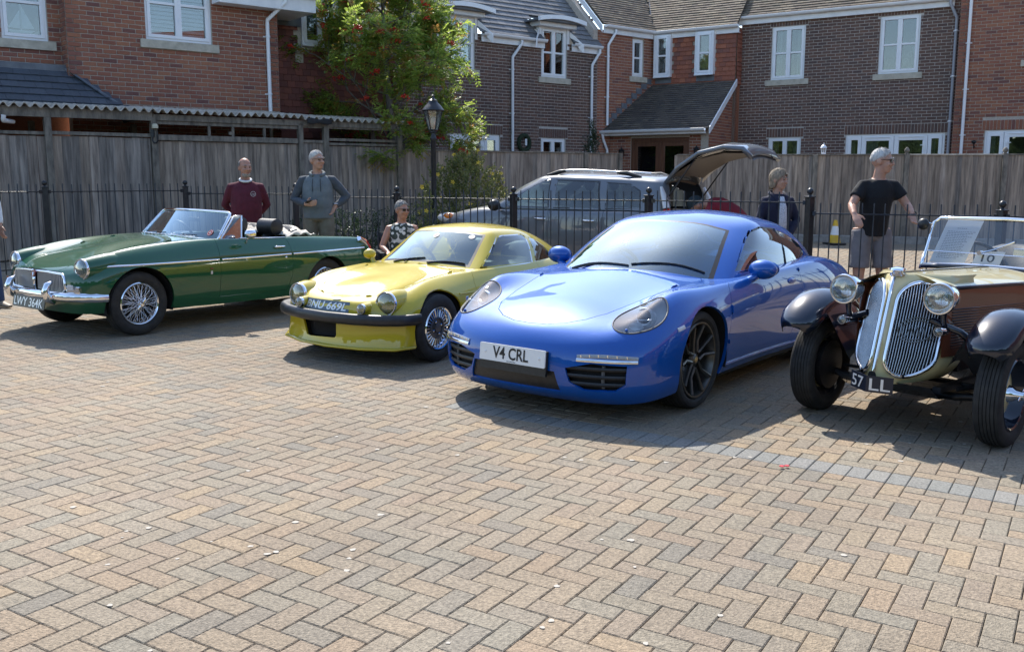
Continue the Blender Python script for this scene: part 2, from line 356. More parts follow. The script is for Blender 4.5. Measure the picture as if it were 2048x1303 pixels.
def railing(name, posts, rail_z, label, balls=True, skip_first=False, nb=16, drop_last=False):
 root = empty(name, (posts[0][0], posts[0][1], gz(*posts[0]))); base = Vector(root.location)
 bar_me = {}
 for i, p in enumerate(posts):
  if (i == 0 and skip_first) or (drop_last and i == len(posts) - 1): continue
  g = gz(*p); zt = rail_z[min(i, len(rail_z) - 1)] + 0.055
  c = Vector((p[0], p[1], g)) - base
  m = MB(); m.box((c.x, c.y, c.z + (zt - g) / 2), (0.075, 0.075, zt - g), rz=0.5)
  m.box((c.x, c.y, c.z + zt - g + 0.006), (0.092, 0.092, 0.014), rz=0.5)
  po = m.build('post', M_iron, root, bevel=0.004)
  m = MB(); M = Matrix.Translation((c.x, c.y, c.z + zt - g + 0.012))
  m.lathe([(0.03, 0), (0.018, 0.012), (0.016, 0.02), (0.03, 0.032), (0.039, 0.052), (0.03, 0.076), (0.012, 0.09), (0.001, 0.093)], 14, M)
  m.build('finial', M_iron, po, smooth=60)
 for i in range(len(posts) - 1):
  a, b = v2(posts[i]), v2(posts[i + 1]); z = rail_z[min(i, len(rail_z) - 1)]
  d = (b - a); L = d.length; d.normalize(); ry = math.atan2(d.y, d.x)
  for zz, h in ((z, 0.014), (gz((a.x + b.x) / 2, (a.y + b.y) / 2) + 0.12, 0.014)):
   m = MB(); mid = (a + b) / 2 - base; m.box((mid.x, mid.y, zz - base.z), (L - 0.07, 0.036, h), rz=ry)
   m.build('rail', M_iron, root, bevel=0.002)
  for s in (0, 1):   # collar lugs where the rail meets the post
   q = a + d * (0.055 if s == 0 else L - 0.055) - base
   MB().box((q.x, q.y, z - base.z), (0.035, 0.055, 0.05), rz=ry).build('bracket', M_iron, root, bevel=0.004)
  n = nb
  for k in range(n):
   q = a + d * (L * (k + 1) / (n + 1)); g = gz(q.x, q.y)
   key = round(z - g, 2)
   if key not in bar_me:
    m = MB(); m.tube([(0, 0, 0.05), (0, 0, z - g + 0.105), (0, 0, z - g + 0.112)], [0.0075, 0.0075, 0.004], 8)
    m.lathe([(0.0075, z - g - 0.012), (0.012, z - g - 0.008), (0.012, z - g + 0.008), (0.0075, z - g + 0.012)], 8)
    bar_me[key] = m.mesh('bar'); shade(bar_me[key], 50); bar_me[key].materials.append(M_iron)
   o = bpy.data.objects.new('bar', bar_me[key]); COL.objects.link(o); o.parent = root; o.location = (q.x - base.x, q.y - base.y, g - base.z)
   o.rotation_euler = (random.uniform(-.006, .006), random.uniform(-.006, .006), 0)
 tag(root, label, 'railing', 'black iron railings round the yard')
 return root
RP = [(4.87, 9.5), (3.25, 10.45), (1.63, 11.41), (0.02, 12.36), (-1.6, 13.32), (-3.22, 14.27), (-5.02, 14.75)]
railing('iron_railing', [(6.49, 8.55), RP[0], RP[1]], [1.145, 1.145, 1.262], 'low black railing with ball-topped posts that the man in black leans on', skip_first=False)
railing('iron_railing', RP[1:], [1.262, 1.262, 1.262, 1.262, 1.30, 1.345], 'long black railing between the parked show cars and the grey people carrier', skip_first=True)
railing('iron_railing', [RP[-1], (-6.45, 13.25), (-7.8, 11.8)], [1.345, 1.345], 'black railing behind the green sports car in front of the timber shelter', skip_first=True)
board_cache = {}
def boards(parent, base, A, d, s0, s1, z1, w=0.125, zb=None, lap=True, mats=M_wood, name='board', off=0.0):
 """upright boards one by one along a fence line; every board an object of its own"""
 A = v2(A); d = v2(d).normalized(); n = Vector((-d.y, d.x, 0)); ry = math.atan2(d.y, d.x); s = s0; k = 0
 while s < s1 - 0.02:
  ww = min(w * random.uniform(0.9, 1.08), s1 - s); q = A + d * (s + ww / 2); g = gz(q.x, q.y) + 0.03
  h = z1 - g
  key = (round(ww, 2), round(h, 1), k % 3)
  if key not in board_cache:
   t0, t1 = (0.006, 0.016) if lap else (0.018, 0.018)
   m = MB(); x = round(ww, 2) / 2 - 0.0015; H = round(h, 1)
   m.hexa([(-x, -t0, 0), (x, -t1, 0), (x, 0.002, 0), (-x, 0.002, 0), (-x, -t0, 1), (x, -t1, 1), (x, 0.002, 1), (-x, 0.002, 1)])
   me = m.mesh('board'); me.materials.append(random.choice(mats)); board_cache[key] = me
  o = bpy.data.objects.new(name, board_cache[key]); COL.objects.link(o); o.parent = parent
  loc = q + n * (off + random.uniform(-0.003, 0.003)); o.location = (loc.x - base.x, loc.y - base.y, g - base.z + random.uniform(-0.004, 0.004)); o.rotation_euler = (random.uniform(-.004, .004), 0, ry)
  o.scale = (1, 1, h)
  s += ww; k += 1
def bar3(m, base, p, q, w, h):
 """squared timber from p to q (world), w across, h high"""
 p, q = Vector(p), Vector(q); d = q - p; M = frame((p + q) / 2 - base, d); L = d.length
 m.box((0, 0, 0), (L, w, h), M=M)
 return m
def MBM(): return MB()
def timber(name, parent, base, p, q, w, h, mat=None):
 p, q = Vector(p), Vector(q); L = (q - p).length
 m = MB(); m.box((0, 0, 0), (h if abs((q - p).normalized().z) > .9 else w, w, L))
 o = m.build(name, mat or M_beam, parent, bevel=0.004); d = (q - p).normalized()
 M = axisM((p + q) / 2 - base, d, roll=None) if abs(d.z) < 0.9 else axisM((p + q) / 2 - base, d, roll=(0, 1, 0))
 o.matrix_local = M
 return o
def squared(name, parent, base, p, q, across, high, mat=None):
 """horizontal squared timber"""
 p, q = Vector(p), Vector(q); d = q - p
 m = MB(); m.box((0, 0, 0), (across, high, d.length)); o = m.build(name, mat or M_beam, parent, bevel=0.004)
 o.matrix_local = axisM((p + q) / 2 - base, d); return o
def upright(name, parent, base, x, y, z0, z1, w, rz, mat=None):
 m = MB(); m.box((0, 0, (z1 - z0) / 2), (w, w, z1 - z0)); o = m.build(name, mat or M_beam, parent, bevel=0.005)
 o.location = (x - base.x, y - base.y, z0 - base.z); o.rotation_euler = (0, 0, rz); return o
def panel_fence(A, d, s0, s1, z0, z1, posts, label, w, cap=True, acorns=(), light_cap=()):
 Av = v2(A); dv = v2(d).normalized(); n = Vector((-dv.y, dv.x, 0)); P = lambda s, o=0.0: Av + dv * s + n * o
 st = P(s0); base = Vector((st.x, st.y, gz(st.x, st.y))); root = empty('timber_fence', base)
 boards(root, base, A, d, s0, s1, z1, w)
 rz = math.atan2(dv.y, dv.x); edges = sorted(set([s0] + list(posts) + [s1]))
 for s in posts:
  q = P(s, -0.02); up = upright('post', root, base, q.x, q.y, gz(q.x, q.y), z1 + 0.02, 0.10, rz)
  if s in acorns:
   m = MB(); m.lathe([(0.045, 0), (0.05, 0.015), (0.025, 0.03), (0.05, 0.055), (0.055, 0.085), (0.035, 0.125), (0.012, 0.145), (0.001, 0.15)], 12, Matrix.Translation((0, 0, z1 + 0.02 - gz(q.x, q.y))))
   m.build('finial', M_beam, up, smooth=60)
 if cap:
  for i in range(len(edges) - 1):
   a, b = P(edges[i] + 0.05, -0.01), P(edges[i + 1] - 0.05, -0.01)
   if (b - a).length < 0.1: continue
   squared('capping', root, base, (a.x, a.y, z1 + 0.012), (b.x, b.y, z1 + 0.012), 0.055, 0.03, M_corr if i in light_cap else M_beam)
 for zz in (0.35, 1.1):   # arris rails behind
  a, b = P(s0, 0.03), P(s1, 0.03); squared('rail', root, base, (a.x, a.y, gz(a.x, a.y) + zz), (b.x, b.y, gz(b.x, b.y) + zz), 0.04, 0.07)
 tag(root, label, 'fence', 'weathered timber fences in front of the houses')
 return root
panel_fence((6.81, 20.4), (.98, -.05), -3.35, 6.2, 0.25, 2.02, (-0.4, 1.5, 3.52, 5.5), 'tall weathered timber fence behind the man in black, posts topped with acorns', 0.115, acorns=(1.5, 2.4, 3.52), light_cap=(2,))
panel_fence((-2.2, 18.9), (.78, .5), 0.02, 5.5, 0.25, 2.08, (0.0, 1.77, 4.53, 5.5), 'weathered timber fence behind the bush and the grey people carrier', 0.115, acorns=(1.77,), light_cap=())
# kerb stones along the foot of the far fence
kerb = empty('kerb', (3.6, 20.3, gz(3.6, 20.3))); tag(kerb, 'low concrete kerb at the foot of the tall fence', kind='structure')
for i in range(11):
 x = 3.6 + i * 0.92; y = 20.25 - 0.051 * (x - 6.81)
 m = MB(); m.box((0, 0, 0.03), (0.91, 0.16, 0.22)); o = m.build('kerb_stone', M_concrete, kerb, bevel=0.012)
 o.location = (x - 3.6, y - 20.3 - 0.16, gz(x, y) - gz(3.6, 20.3)); o.rotation_euler = (0, TILT, -0.051)
def shelter():
 A = (-7.66, 14.5); d = (.78, .625); Av = v2(A); dv = v2(d).normalized(); n = Vector((-dv.y, dv.x, 0)); rz = math.atan2(dv.y, dv.x)
 base = Vector((A[0], A[1], gz(*A))); root = empty('bin_shelter', base)
 P = lambda s, z, o=0.0: Vector(((Av + dv * s + n * o).x, (Av + dv * s + n * o).y, z))
 S0, S1 = -2.2, 7.05
 boards(root, base, A, d, S0, 0.60, 2.17, 0.135)
 boards(root, base, A, d, 0.70, 2.20, 2.18, 0.135)
 boards(root, base, A, d, 2.32, 4.83, 2.14, 0.12)
 boards(root, base, A, d, 4.93, 5.34, 2.17, 0.10)
 boards(root, base, A, d, 5.44, 6.92, 2.13, 0.10)
 for s, w in ((-1.2, .09), (0.65, 0.10), (2.26, 0.10), (4.88, 0.09), (5.39, 0.10), (6.97, 0.11)):
  q = P(s, 0, -0.02); upright('post', root, base, q.x, q.y, gz(q.x, q.y), 2.52, w, rz)
 for s in (0.65, 2.26, 5.39, 6.97):
  q = P(s, 0, 1.0); upright('post', root, base, q.x, q.y, gz(q.x, q.y), 2.45, 0.09, rz)
 for (a, b, z, h, o) in ((S0, 0.60, 2.215, 0.05, -.015), (0.70, 2.21, 2.225, 0.055, -.015), (2.31, 4.83, 2.20, 0.09, -.03), (4.93, 5.34, 2.20, 0.05, -.01), (5.44, 6.92, 2.245, 0.05, -.01), (5.44, 6.92, 2.165, 0.045, -.02),
       (2.31, 4.83, 2.44, 0.06, -.01), (4.93, 6.92, 2.47, 0.06, -.01), (3.55, 3.6, 2.3, .05, 0)):
  squared('rail', root, base, P(a, z, o), P(b, z, o), 0.05, h)
 squared('beam', root, base, P(S0, 2.525, -.05), P(2.24, 2.535, -.05), 0.05, 0.15)
 squared('beam', root, base, P(2.25, 2.52, -.04), P(6.95, 2.52, -.04), 0.05, 0.10)
 for s in (3.2, 3.62, 4.2):
  q = P(s, 0, 0.0); upright('stud', root, base, q.x, q.y, 2.2, 2.45, 0.045, rz)
 # corrugated roof sheets, each a thick wavy sheet
 for (a, b) in ((S0, 0.62), (0.60, 2.24), (2.22, 3.9), (3.88, 5.55), (5.5, 7.12)):
  top = []; bot = []; p = 0.146; N = int((b - a) / p * 8); lift = random.uniform(-.006, .006); sk = random.uniform(-.02, .02)
  for (o, dz) in ((-0.16 + sk, 0.0), (0.5, 0.06), (1.25, 0.14)):
   rt = []; rb = []
   for k in range(N + 1):
    s = a + (b - a) * k / N; zz = 2.615 + dz + lift + 0.032 * math.sin(2 * math.pi * s / p) - 0.006 * s * 0 + random.uniform(-.002, .002)
    if s > 4.9: zz -= 0.02
    rt.append(P(s, zz + 0.013, o) - base); rb.append(P(s, zz, o) - base)
   top.append(rt); bot.append(rb)
  m = MB(); m.grid(top); m.grid([r[::-1] for r in bot]); m.grid([bot[0], top[0]])
  m.build('roof_sheet', M_corr, root, smooth=50)
 # bulkhead lamp with its cable loop
 m = MB(); q = P(2.26, 2.34, -0.10) - base
 m.lathe([(0.001, 0.075), (0.03, 0.072), (0.048, 0.055), (0.052, 0.03), (0.052, 0.0), (0.001, 0.0)], 16, Matrix.Translation(q)); lampo = m.build('lamp', plain('lamp_ivory', (0.55, 0.50, 0.36), 0.4), root, smooth=60)
 m = MB(); m.tube([q + Vector(t) for t in ((-.045, -.0, -.12), (-.05, 0, -.2), (-.03, 0, -.235), (0.01, 0, -.235), (.035, 0, -.2), (.035, 0, -.05))], 0.013, 8)
 m.box(q + Vector((-.045, 0, -.08)), (0.05, 0.05, 0.12)); m.build('cable', M_iron, root, smooth=50)
 # white overflow elbow poking out under the roof at the near end
 q = P(0.02, 2.40, -0.12) - base
 m = MB(); m.tube([q + Vector((0, .3, -.02)), q + Vector((0, 0.02, -.02)), q + Vector((0.02, -.02, 0)), q + Vector((.03, -.02, .06))], 0.034, 10); m.build('overflow_pipe', MATS['upvc'], root, smooth=60)
 # roofing felt patch hanging over the front edge
 m = MB(); m.grid([[P(4.95 + .5 * i / 6, 2.60 - 0.09 * j / 3 + .015 * math.sin(i * 1.7 + j), -0.175 - .01 * math.sin(i)) - base for i in range(7)] for j in range(4)])
 o = m.build('felt_patch', plain('roofing_felt', (0.02, 0.02, 0.022), 0.8), root, smooth=True); o.modifiers.new('s', 'SOLIDIFY').thickness = 0.004
 tag(root, 'long weathered timber bin shelter with corrugated roof behind the green sports car', 'shelter')
# ================================================================ houses
M_upvc = noisy('upvc', (0.74, 0.755, 0.78), (0.82, 0.83, 0.84), scale=4, rough=0.35, bump=0.02)
M_render = noisy('white_fascia', (0.68, 0.69, 0.70), (0.80, 0.80, 0.80), scale=5, rough=0.45, bump=0.05)
M_pane = glass('window_pane', (0.72, 0.78, 0.80), refl=1.5)
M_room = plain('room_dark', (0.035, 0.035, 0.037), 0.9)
M_curtain = noisy('curtain', (0.13, 0.13, 0.12), (0.24, 0.235, 0.22), scale=3, rough=0.9, bump=0.3, stretch=(14, 14, 0.3))
M_blind = plain('blind_white', (0.62, 0.66, 0.72), 0.6)
M_stone = noisy('sill_stone', (0.36, 0.33, 0.26), (0.52, 0.48, 0.39), scale=8, rough=0.9, bump=0.3, c3=(0.45, 0.41, 0.33))
M_mortar = noisy('mortar', (0.36, 0.31, 0.26), (0.50, 0.44, 0.37), scale=30, rough=0.95, bump=0.3)
M_mortar2 = noisy('mortar_grey', (0.40, 0.365, 0.33), (0.54, 0.50, 0.45), scale=30, rough=0.95, bump=0.3)
M_redbrick = palette('red_brick', [(0.27, 0.105, 0.06), (0.31, 0.125, 0.07), (0.235, 0.085, 0.055), (0.335, 0.14, 0.075), (0.29, 0.11, 0.065), (0.155, 0.065, 0.055), (0.30, 0.12, 0.075), (0.25, 0.095, 0.06)], speck=0.16, sscale=40, bump=0.35, bscale=90, stain=0.12, attr=True)
M_darkbrick = palette('dark_brick', [(0.115, 0.066, 0.052), (0.145, 0.085, 0.066), (0.092, 0.058, 0.052), (0.13, 0.073, 0.055), (0.165, 0.09, 0.066), (0.10, 0.064, 0.056)], speck=0.16, sscale=40, bump=0.35, bscale=90, stain=0.12, attr=True)
M_hung = palette('hung_tile', [(0.30, 0.10, 0.055), (0.25, 0.085, 0.05), (0.34, 0.12, 0.065), (0.21, 0.08, 0.055), (0.28, 0.095, 0.055), (0.17, 0.075, 0.06)], speck=0.14, sscale=30, bump=0.3, bscale=70, stain=0.12, attr=True)
M_hung2 = palette('hung_tile_deep', [(0.22, 0.075, 0.055), (0.15, 0.055, 0.046), (0.27, 0.095, 0.062), (0.18, 0.062, 0.05), (0.12, 0.05, 0.045)], speck=0.14, sscale=30, bump=0.3, bscale=70, stain=0.1, attr=True)
M_rooftile = palette('roof_tile', [(0.15, 0.115, 0.085), (0.20, 0.15, 0.10), (0.115, 0.09, 0.07), (0.24, 0.19, 0.13), (0.165, 0.125, 0.095), (0.13, 0.11, 0.075)], speck=0.28, sscale=24, bump=0.4, bscale=60, stain=0.22, attr=True)
M_porchtile = palette('porch_tile', [(0.085, 0.07, 0.058), (0.115, 0.092, 0.072), (0.07, 0.06, 0.053), (0.14, 0.115, 0.085)], speck=0.25, sscale=24, bump=0.4, bscale=60, stain=0.2, attr=True)
M_slate = palette('slate', [(0.125, 0.13, 0.135), (0.16, 0.16, 0.16), (0.10, 0.105, 0.115), (0.185, 0.18, 0.175), (0.14, 0.14, 0.145)], rough=0.6, speck=0.2, sscale=20, bump=0.3, bscale=50, stain=0.16, attr=True)
M_slate2 = palette('slate_blue', [(0.055, 0.065, 0.08), (0.07, 0.08, 0.095), (0.05, 0.058, 0.07)], rough=0.6, speck=0.2, sscale=20, bump=0.3, bscale=50, stain=0.1, attr=True)
M_lead = noisy('lead', (0.09, 0.10, 0.115), (0.16, 0.17, 0.185), scale=6, rough=0.55, bump=0.2)
M_doorwood = noisy('door_wood', (0.09, 0.035, 0.018), (0.16, 0.065, 0.032), scale=4, rough=0.4, bump=0.15, stretch=(6, 6, 0.6))
class Wall:
 """a vertical wall plane: s runs along it, z is height, o is outwards (towards the yard)"""
 def __init__(w, root, A, d):
  w.root = root; w.A = v2(A); w.d = v2(d).normalized(); w.n = Vector((w.d.y, -w.d.x, 0)); w.rz = math.atan2(w.d.y, w.d.x); w.base = Vector(root.location)
 def W(w, s, z, o=0.0): return w.A + w.d * s + w.n * o + Vector((0, 0, z))
 def L(w, s, z, o=0.0): return w.W(s, z, o) - w.base
 def M(w, s, z, o=0.0):
  """local X along the wall, Y up, Z out"""
  M = Matrix((w.d, Vector((0, 0, 1)), w.n)).transposed().to_4x4(); M.translation = w.L(s, z, o); return M
 def slab(w, m, s0, s1, z0, z1, o0, o1):
  return m.prism([(s0, z0), (s1, z0), (s1, z1), (s0, z1)], o0, o1, w.M(0, 0))
def house(name, at, label, cat='house'):
 root = empty(name, (at[0], at[1], gz(at[0], min(at[1], 27)))); tag(root, label, cat, 'brick houses behind the fences'); return root
def clip_rects(s0, s1, z0, z1, opens):
 out = [(s0, s1)]
 for (a, b, c, e) in opens:
  if z1 <= c + .004 or z0 >= e - .004: continue
  nxt = []
  for (p, q) in out:
   if q <= a or p >= b: nxt.append((p, q)); continue
   if p < a: nxt.append((p, a))
   if q > b: nxt.append((b, q))
  out = nxt
 return out
def pieces_split(cand, parent, name, mat, prm):
 """cand: (matrix, (w,h,t), vertical?) - the 300 that show largest become objects, the rest one joined part"""
 def sc(c):
  q = px_of(c[3]); vis = -20 < q[0] < 2068 and -20 < q[1] < 1303
  return c[1][0] * c[1][1] / q[2] ** 2 if vis else -q[2]
 vis = sorted(cand, key=sc, reverse=True); cache = {}; n = 0; m = MB(); tones = []
 for c in vis:
  q = px_of(c[3])
  if n < prm and -10 < q[0] < 2058 and -10 < q[1] < 330:
   key = tuple(round(t, 2) for t in c[1]) + (c[4],)
   if key not in cache:
    me = piece_mesh(c[1], c[4]).mesh(name); me.materials.append(mat); cache[key] = me
   o = bpy.data.objects.new(name, cache[key]); COL.objects.link(o); o.parent = parent; o.matrix_local = c[0]; n += 1
  else:
   k = len(m.v); p = piece_mesh(c[1], c[4]); m.add([c[0] @ Vector(v) for v in p.v], p.f); tones += [random.random()] * (len(m.v) - k)
 if m.v:
  o = m.build(name + '_mass', mat, parent); tag(o, kind='stuff'); at = o.data.attributes.new('tone', 'FLOAT', 'POINT'); at.data.foreach_set('value', tones)
def piece_mesh(d, kind):
 w, h, t = d; m = MB()
 if kind == 'brick':
  x, y, c = w / 2, h / 2, 0.003
  p = [(-x, -y, -.03), (x, -y, -.03), (x, y, -.03), (-x, y, -.03), (-x, -y, t - c), (x, -y, t - c), (x, y, t - c), (-x, y, t - c), (-x + c, -y + c, t), (x - c, -y + c, t), (x - c, y - c, t), (-x + c, y - c, t)]
  f = [(8, 9, 10, 11)] + [(a + i, a + (i + 1) % 4, a + 4 + (i + 1) % 4, a + 4 + i) for a in (0, 4) for i in range(4)]
  m.add(p, f)
 else:      # tile: wedge, thick at its lower edge
  x, y = w / 2 - 0.002, h / 2
  m.hexa([(-x, -y - .02, t * .4), (x, -y - .02, t * .4), (x, y, -.006), (-x, y, -.006), (-x, -y - .02, t * 2.0), (x, -y - .02, t * 2.0), (x, y, .002), (-x, y, .002)])
 return m
def bricks(w, s0, s1, z0, z1, opens, mat, mortar, soldiers=(), limit=300, top=None):
 """stretcher-bond brickwork; opens are (s0,s1,z0,z1); soldiers are (s0,s1,z0,z1) rows of upright bricks; top(s) trims the wall head"""
 cand = []; ch = 0.075; bl = 0.225; r = 0
 allo = list(opens) + list(soldiers); z = z0
 while z < z1 - 0.03:
  x = s0 - (bl / 2 if r % 2 else 0)
  while x < s1:
   a, b = max(x, s0), min(x + bl, s1)
   if b - a > 0.03:
    for (p, q) in clip_rects(a, b, z, z + ch, allo):
     if q - p < 0.03: continue
     if top is not None and z + ch > top((p + q) / 2): continue
     wd = q - p - 0.013; cen = ((p + q) / 2, z + ch / 2)
     cand.append((w.M(cen[0], cen[1], random.uniform(0, .0025)) @ Matrix.Rotation(random.uniform(-.006, .006), 4, 'Z'), (wd, 0.062, 0.008), False, w.W(*cen), 'brick'))
   x += bl
  z += ch; r += 1
 for (a, b, c, e) in soldiers:
  n = max(1, int(round((b - a) / 0.075)))
  for i in range(n):
   cen = (a + (i + .5) * (b - a) / n, (c + e) / 2)
   cand.append((w.M(cen[0], cen[1], 0.001), ((b - a) / n - 0.011, e - c - .01, 0.008), True, w.W(*cen), 'brick'))
 pieces_split(cand, w.root, 'brick', mat, limit)
 m = MB(); zs = sorted(set([z0, z1] + [t for o in opens for t in o[2:] if z0 < t < z1]))
 for i in range(len(zs) - 1):
  for (p, q) in clip_rects(s0, s1, zs[i] + .005, zs[i + 1] - .005, opens):
   if top is None: w.slab(m, p, q, zs[i], zs[i + 1], -0.20, 0.0)
   else:
    N = 8
    for k in range(N):
     pa, pb = p + (q - p) * k / N, p + (q - p) * (k + 1) / N
     ta, tb = min(zs[i + 1], top(pa)), min(zs[i + 1], top(pb))
     if max(ta, tb) <= zs[i]: continue
     m.prism([(pa, zs[i]), (pb, zs[i]), (pb, max(tb, zs[i])), (pa, max(ta, zs[i]))], -0.2, 0.0, w.M(0, 0))
 m.build('wall', mortar, w.root)
def window(w, s0, s1, z0, z1, lights=2, bars=1, sill=True, back='dark', proud=0.0, name='window', head=False, sill_over=0.11, blind=None, fr=0.045):
 """white casement window: outer frame, sashes, glazing bars, panes, what hangs behind the glass"""
 root = w.root; m = MB(); f = fr; o0, o1 = -0.09 + proud, -0.035 + proud
 w.slab(m, s0, s1, z0, z0 + f, o0, o1); w.slab(m, s0, s1, z1 - f, z1, o0, o1); w.slab(m, s0, s0 + f, z0 + f, z1 - f, o0, o1); w.slab(m, s1 - f, s1, z0 + f, z1 - f, o0, o1)
 fo = m.build(name, M_upvc, root, bevel=0.004)
 W = (s1 - s0 - 2 * f) / lights
 for i in range(lights):
  a, b = s0 + f + i * W, s0 + f + (i + 1) * W; t = 0.055; m = MB()
  w.slab(m, a, b, z0 + f, z0 + f + t, o0, o1 + .018); w.slab(m, a, b, z1 - f - t, z1 - f, o0, o1 + .018)
  w.slab(m, a, a + t, z0 + f + t, z1 - f - t, o0, o1 + .018); w.slab(m, b - t, b, z0 + f + t, z1 - f - t, o0, o1 + .018)
  for k in range(bars):
   zc = z0 + f + (z1 - z0 - 2 * f) * (k + 1) / (bars + 1); w.slab(m, a + t, b - t, zc - .022, zc + .022, o0, o1 + .012)
  m.build('sash', M_upvc, fo, bevel=0.003)
  for k in range(bars + 1):
   za = z0 + f + t if k == 0 else z0 + f + (z1 - z0 - 2 * f) * k / (bars + 1) + .022
   zb = z1 - f - t if k == bars else z0 + f + (z1 - z0 - 2 * f) * (k + 1) / (bars + 1) - .022
   m = MB(); w.slab(m, a + t, b - t, za, zb, o0 + .02, o0 + .026); m.build('pane', M_pane, fo)
  if blind:
   for q in range(int((z1 - z0 - .2) / 0.07)):
    zz = z0 + .1 + q * 0.07; m = MB(); m.prism([(a + t, zz), (b - t, zz), (b - t, zz + .05), (a + t, zz + .05)], -.13, -.122, w.M(0, 0, 0)); m.build('slat', M_blind, fo)
 room(w, s0, s1, z0, z1, -.62, fo)
 if back == 'curtain':
  for (a, b) in ((s0 + .04, s0 + (s1 - s0) * .28), (s1 - (s1 - s0) * .28, s1 - .04)):
   n = 14; m = MB(); m.grid([[w.L(a + (b - a) * k / n, zz, -.17 + .02 * math.sin(k * 1.9)) for k in range(n + 1)] for zz in (z0 + .03, z1 - .03)]); m.build('curtain', M_curtain, fo, smooth=True)
 if sill:
  m = MB(); w.slab(m, s0 - sill_over, s1 + sill_over, z0 - 0.15, z0 - 0.005, -0.08, 0.055 + proud); m.build('sill', M_stone, fo, bevel=0.006)
 else:
  m = MB(); w.slab(m, s0 - .02, s1 + .02, z0 - 0.03, z0 - .002, -0.06 + proud, 0.03 + proud); m.build('sill', M_upvc, fo, bevel=0.004)
 return fo
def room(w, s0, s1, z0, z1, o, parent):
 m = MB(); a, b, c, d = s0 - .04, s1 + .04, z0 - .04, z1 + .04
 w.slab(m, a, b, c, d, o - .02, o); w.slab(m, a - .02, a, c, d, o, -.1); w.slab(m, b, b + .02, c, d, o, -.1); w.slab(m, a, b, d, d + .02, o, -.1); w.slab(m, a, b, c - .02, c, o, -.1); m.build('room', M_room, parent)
def french(w, s0, s1, z0, z1, parts, sill=False):
 """row of glazed door leaves and side lights; parts are (fraction, handle?)"""
 m = MB(); f = 0.05; w.slab(m, s0, s1, z1 - f, z1, -.09, -.03); w.slab(m, s0, s0 + f, z0, z1 - f, -.09, -.03); w.slab(m, s1 - f, s1, z0, z1 - f, -.09, -.03)
 fo = m.build('french_window', M_upvc, w.root, bevel=0.004); x = s0 + f; T = s1 - s0 - 2 * f
 for (fr, hd) in parts:
  a, b = x, x + T * fr; x = b; t = 0.115 if hd is not None else 0.085; m = MB()
  w.slab(m, a + .004, b - .004, z1 - f - t, z1 - f, -.085, -.012); w.slab(m, a + .004, a + t, z0, z1 - f - t, -.085, -.012); w.slab(m, b - t, b - .004, z0, z1 - f - t, -.085, -.012); w.slab(m, a + t, b - t, z0, z0 + .25, -.085, -.012)
  lf = m.build('leaf', M_upvc, fo, bevel=0.004)
  m = MB(); w.slab(m, a + t, b - t, z0 + .25, z1 - f - t, -.055, -.05); m.build('pane', M_pane, fo)
  if hd is not None:
   m = MB(); w.slab(m, a + .1, b - .1, z1 - f - .045, z1 - f - .025, -.012, .004); m.build('vent', M_render, fo, bevel=.002)
  if hd:
   s = a + t / 2 if hd < 0 else b - t / 2; m = MB(); w.slab(m, s - .014, s + .014, z1 - .42, z1 - .24, -.012, .0); w.slab(m, s - .014, s + (.1 if hd < 0 else -.1), z1 - .30, z1 - .28, .01, .025); m.build('handle', M_upvc, fo, bevel=.002)
  else:
   m = MB(); n = 10; m.grid([[w.L(a + t + (b - a - 2 * t) * .5 * k / n, zz, -.14 + .02 * math.sin(k * 2.1)) for k in range(n + 1)] for zz in (z0, z1 - .1)]); m.build('curtain', M_curtain, fo, smooth=True)
 room(w, s0, s1, z0, z1, -1.2, fo)
 return fo
def gutter(w, s0, s1, z, o=0.16, fascia=0.17, name='gutter', parent=None):
 """half-round white gutter with brackets on a fascia board; z is the gutter's lip"""
 m = MB(); w.slab(m, s0, s1, z - fascia - .03, z - .01, o - .10, o - .075); fb = m.build('fascia', M_render, parent or w.root, bevel=.003)
 m = MB(); w.slab(m, s0, s1, z - fascia - .03, z - fascia - .012, -.02, o - .10); m.build('soffit', M_render, parent or w.root)
 prof = [(-.058, 0.0), (-.056, -.03), (-.04, -.058), (-.012, -.072), (.012, -.072), (.04, -.058), (.056, -.03), (.062, 0.0), (.056, 0.004), (.05, -.028), (.036, -.05), (.01, -.062), (-.01, -.062), (-.036, -.05), (-.05, -.028), (-.05, 0)]
 m = MB(); a = [w.L(s0, z + q, o - .012 + p) for p, q in prof]; b = [w.L(s1, z + q, o - .012 + p) for p, q in prof]; n = len(prof)
 m.add(a + b, [(i, (i + 1) % n, n + (i + 1) % n, n + i) for i in range(n)] + [tuple(range(n))[::-1], tuple(range(n, 2 * n))]); g = m.build(name, M_upvc, parent or w.root, smooth=40)
 s = s0 + .35
 while s < s1 - .1:
  m = MB(); aa = [w.L(s, z + q * 1.1, o - .012 + p * 1.1) for p, q in prof[:8]]; bb = [w.L(s + .045, z + q * 1.1, o - .012 + p * 1.1) for p, q in prof[:8]]
  m.grid([aa, bb]); m.build('bracket', M_upvc, g, smooth=40); s += 0.95
 return g
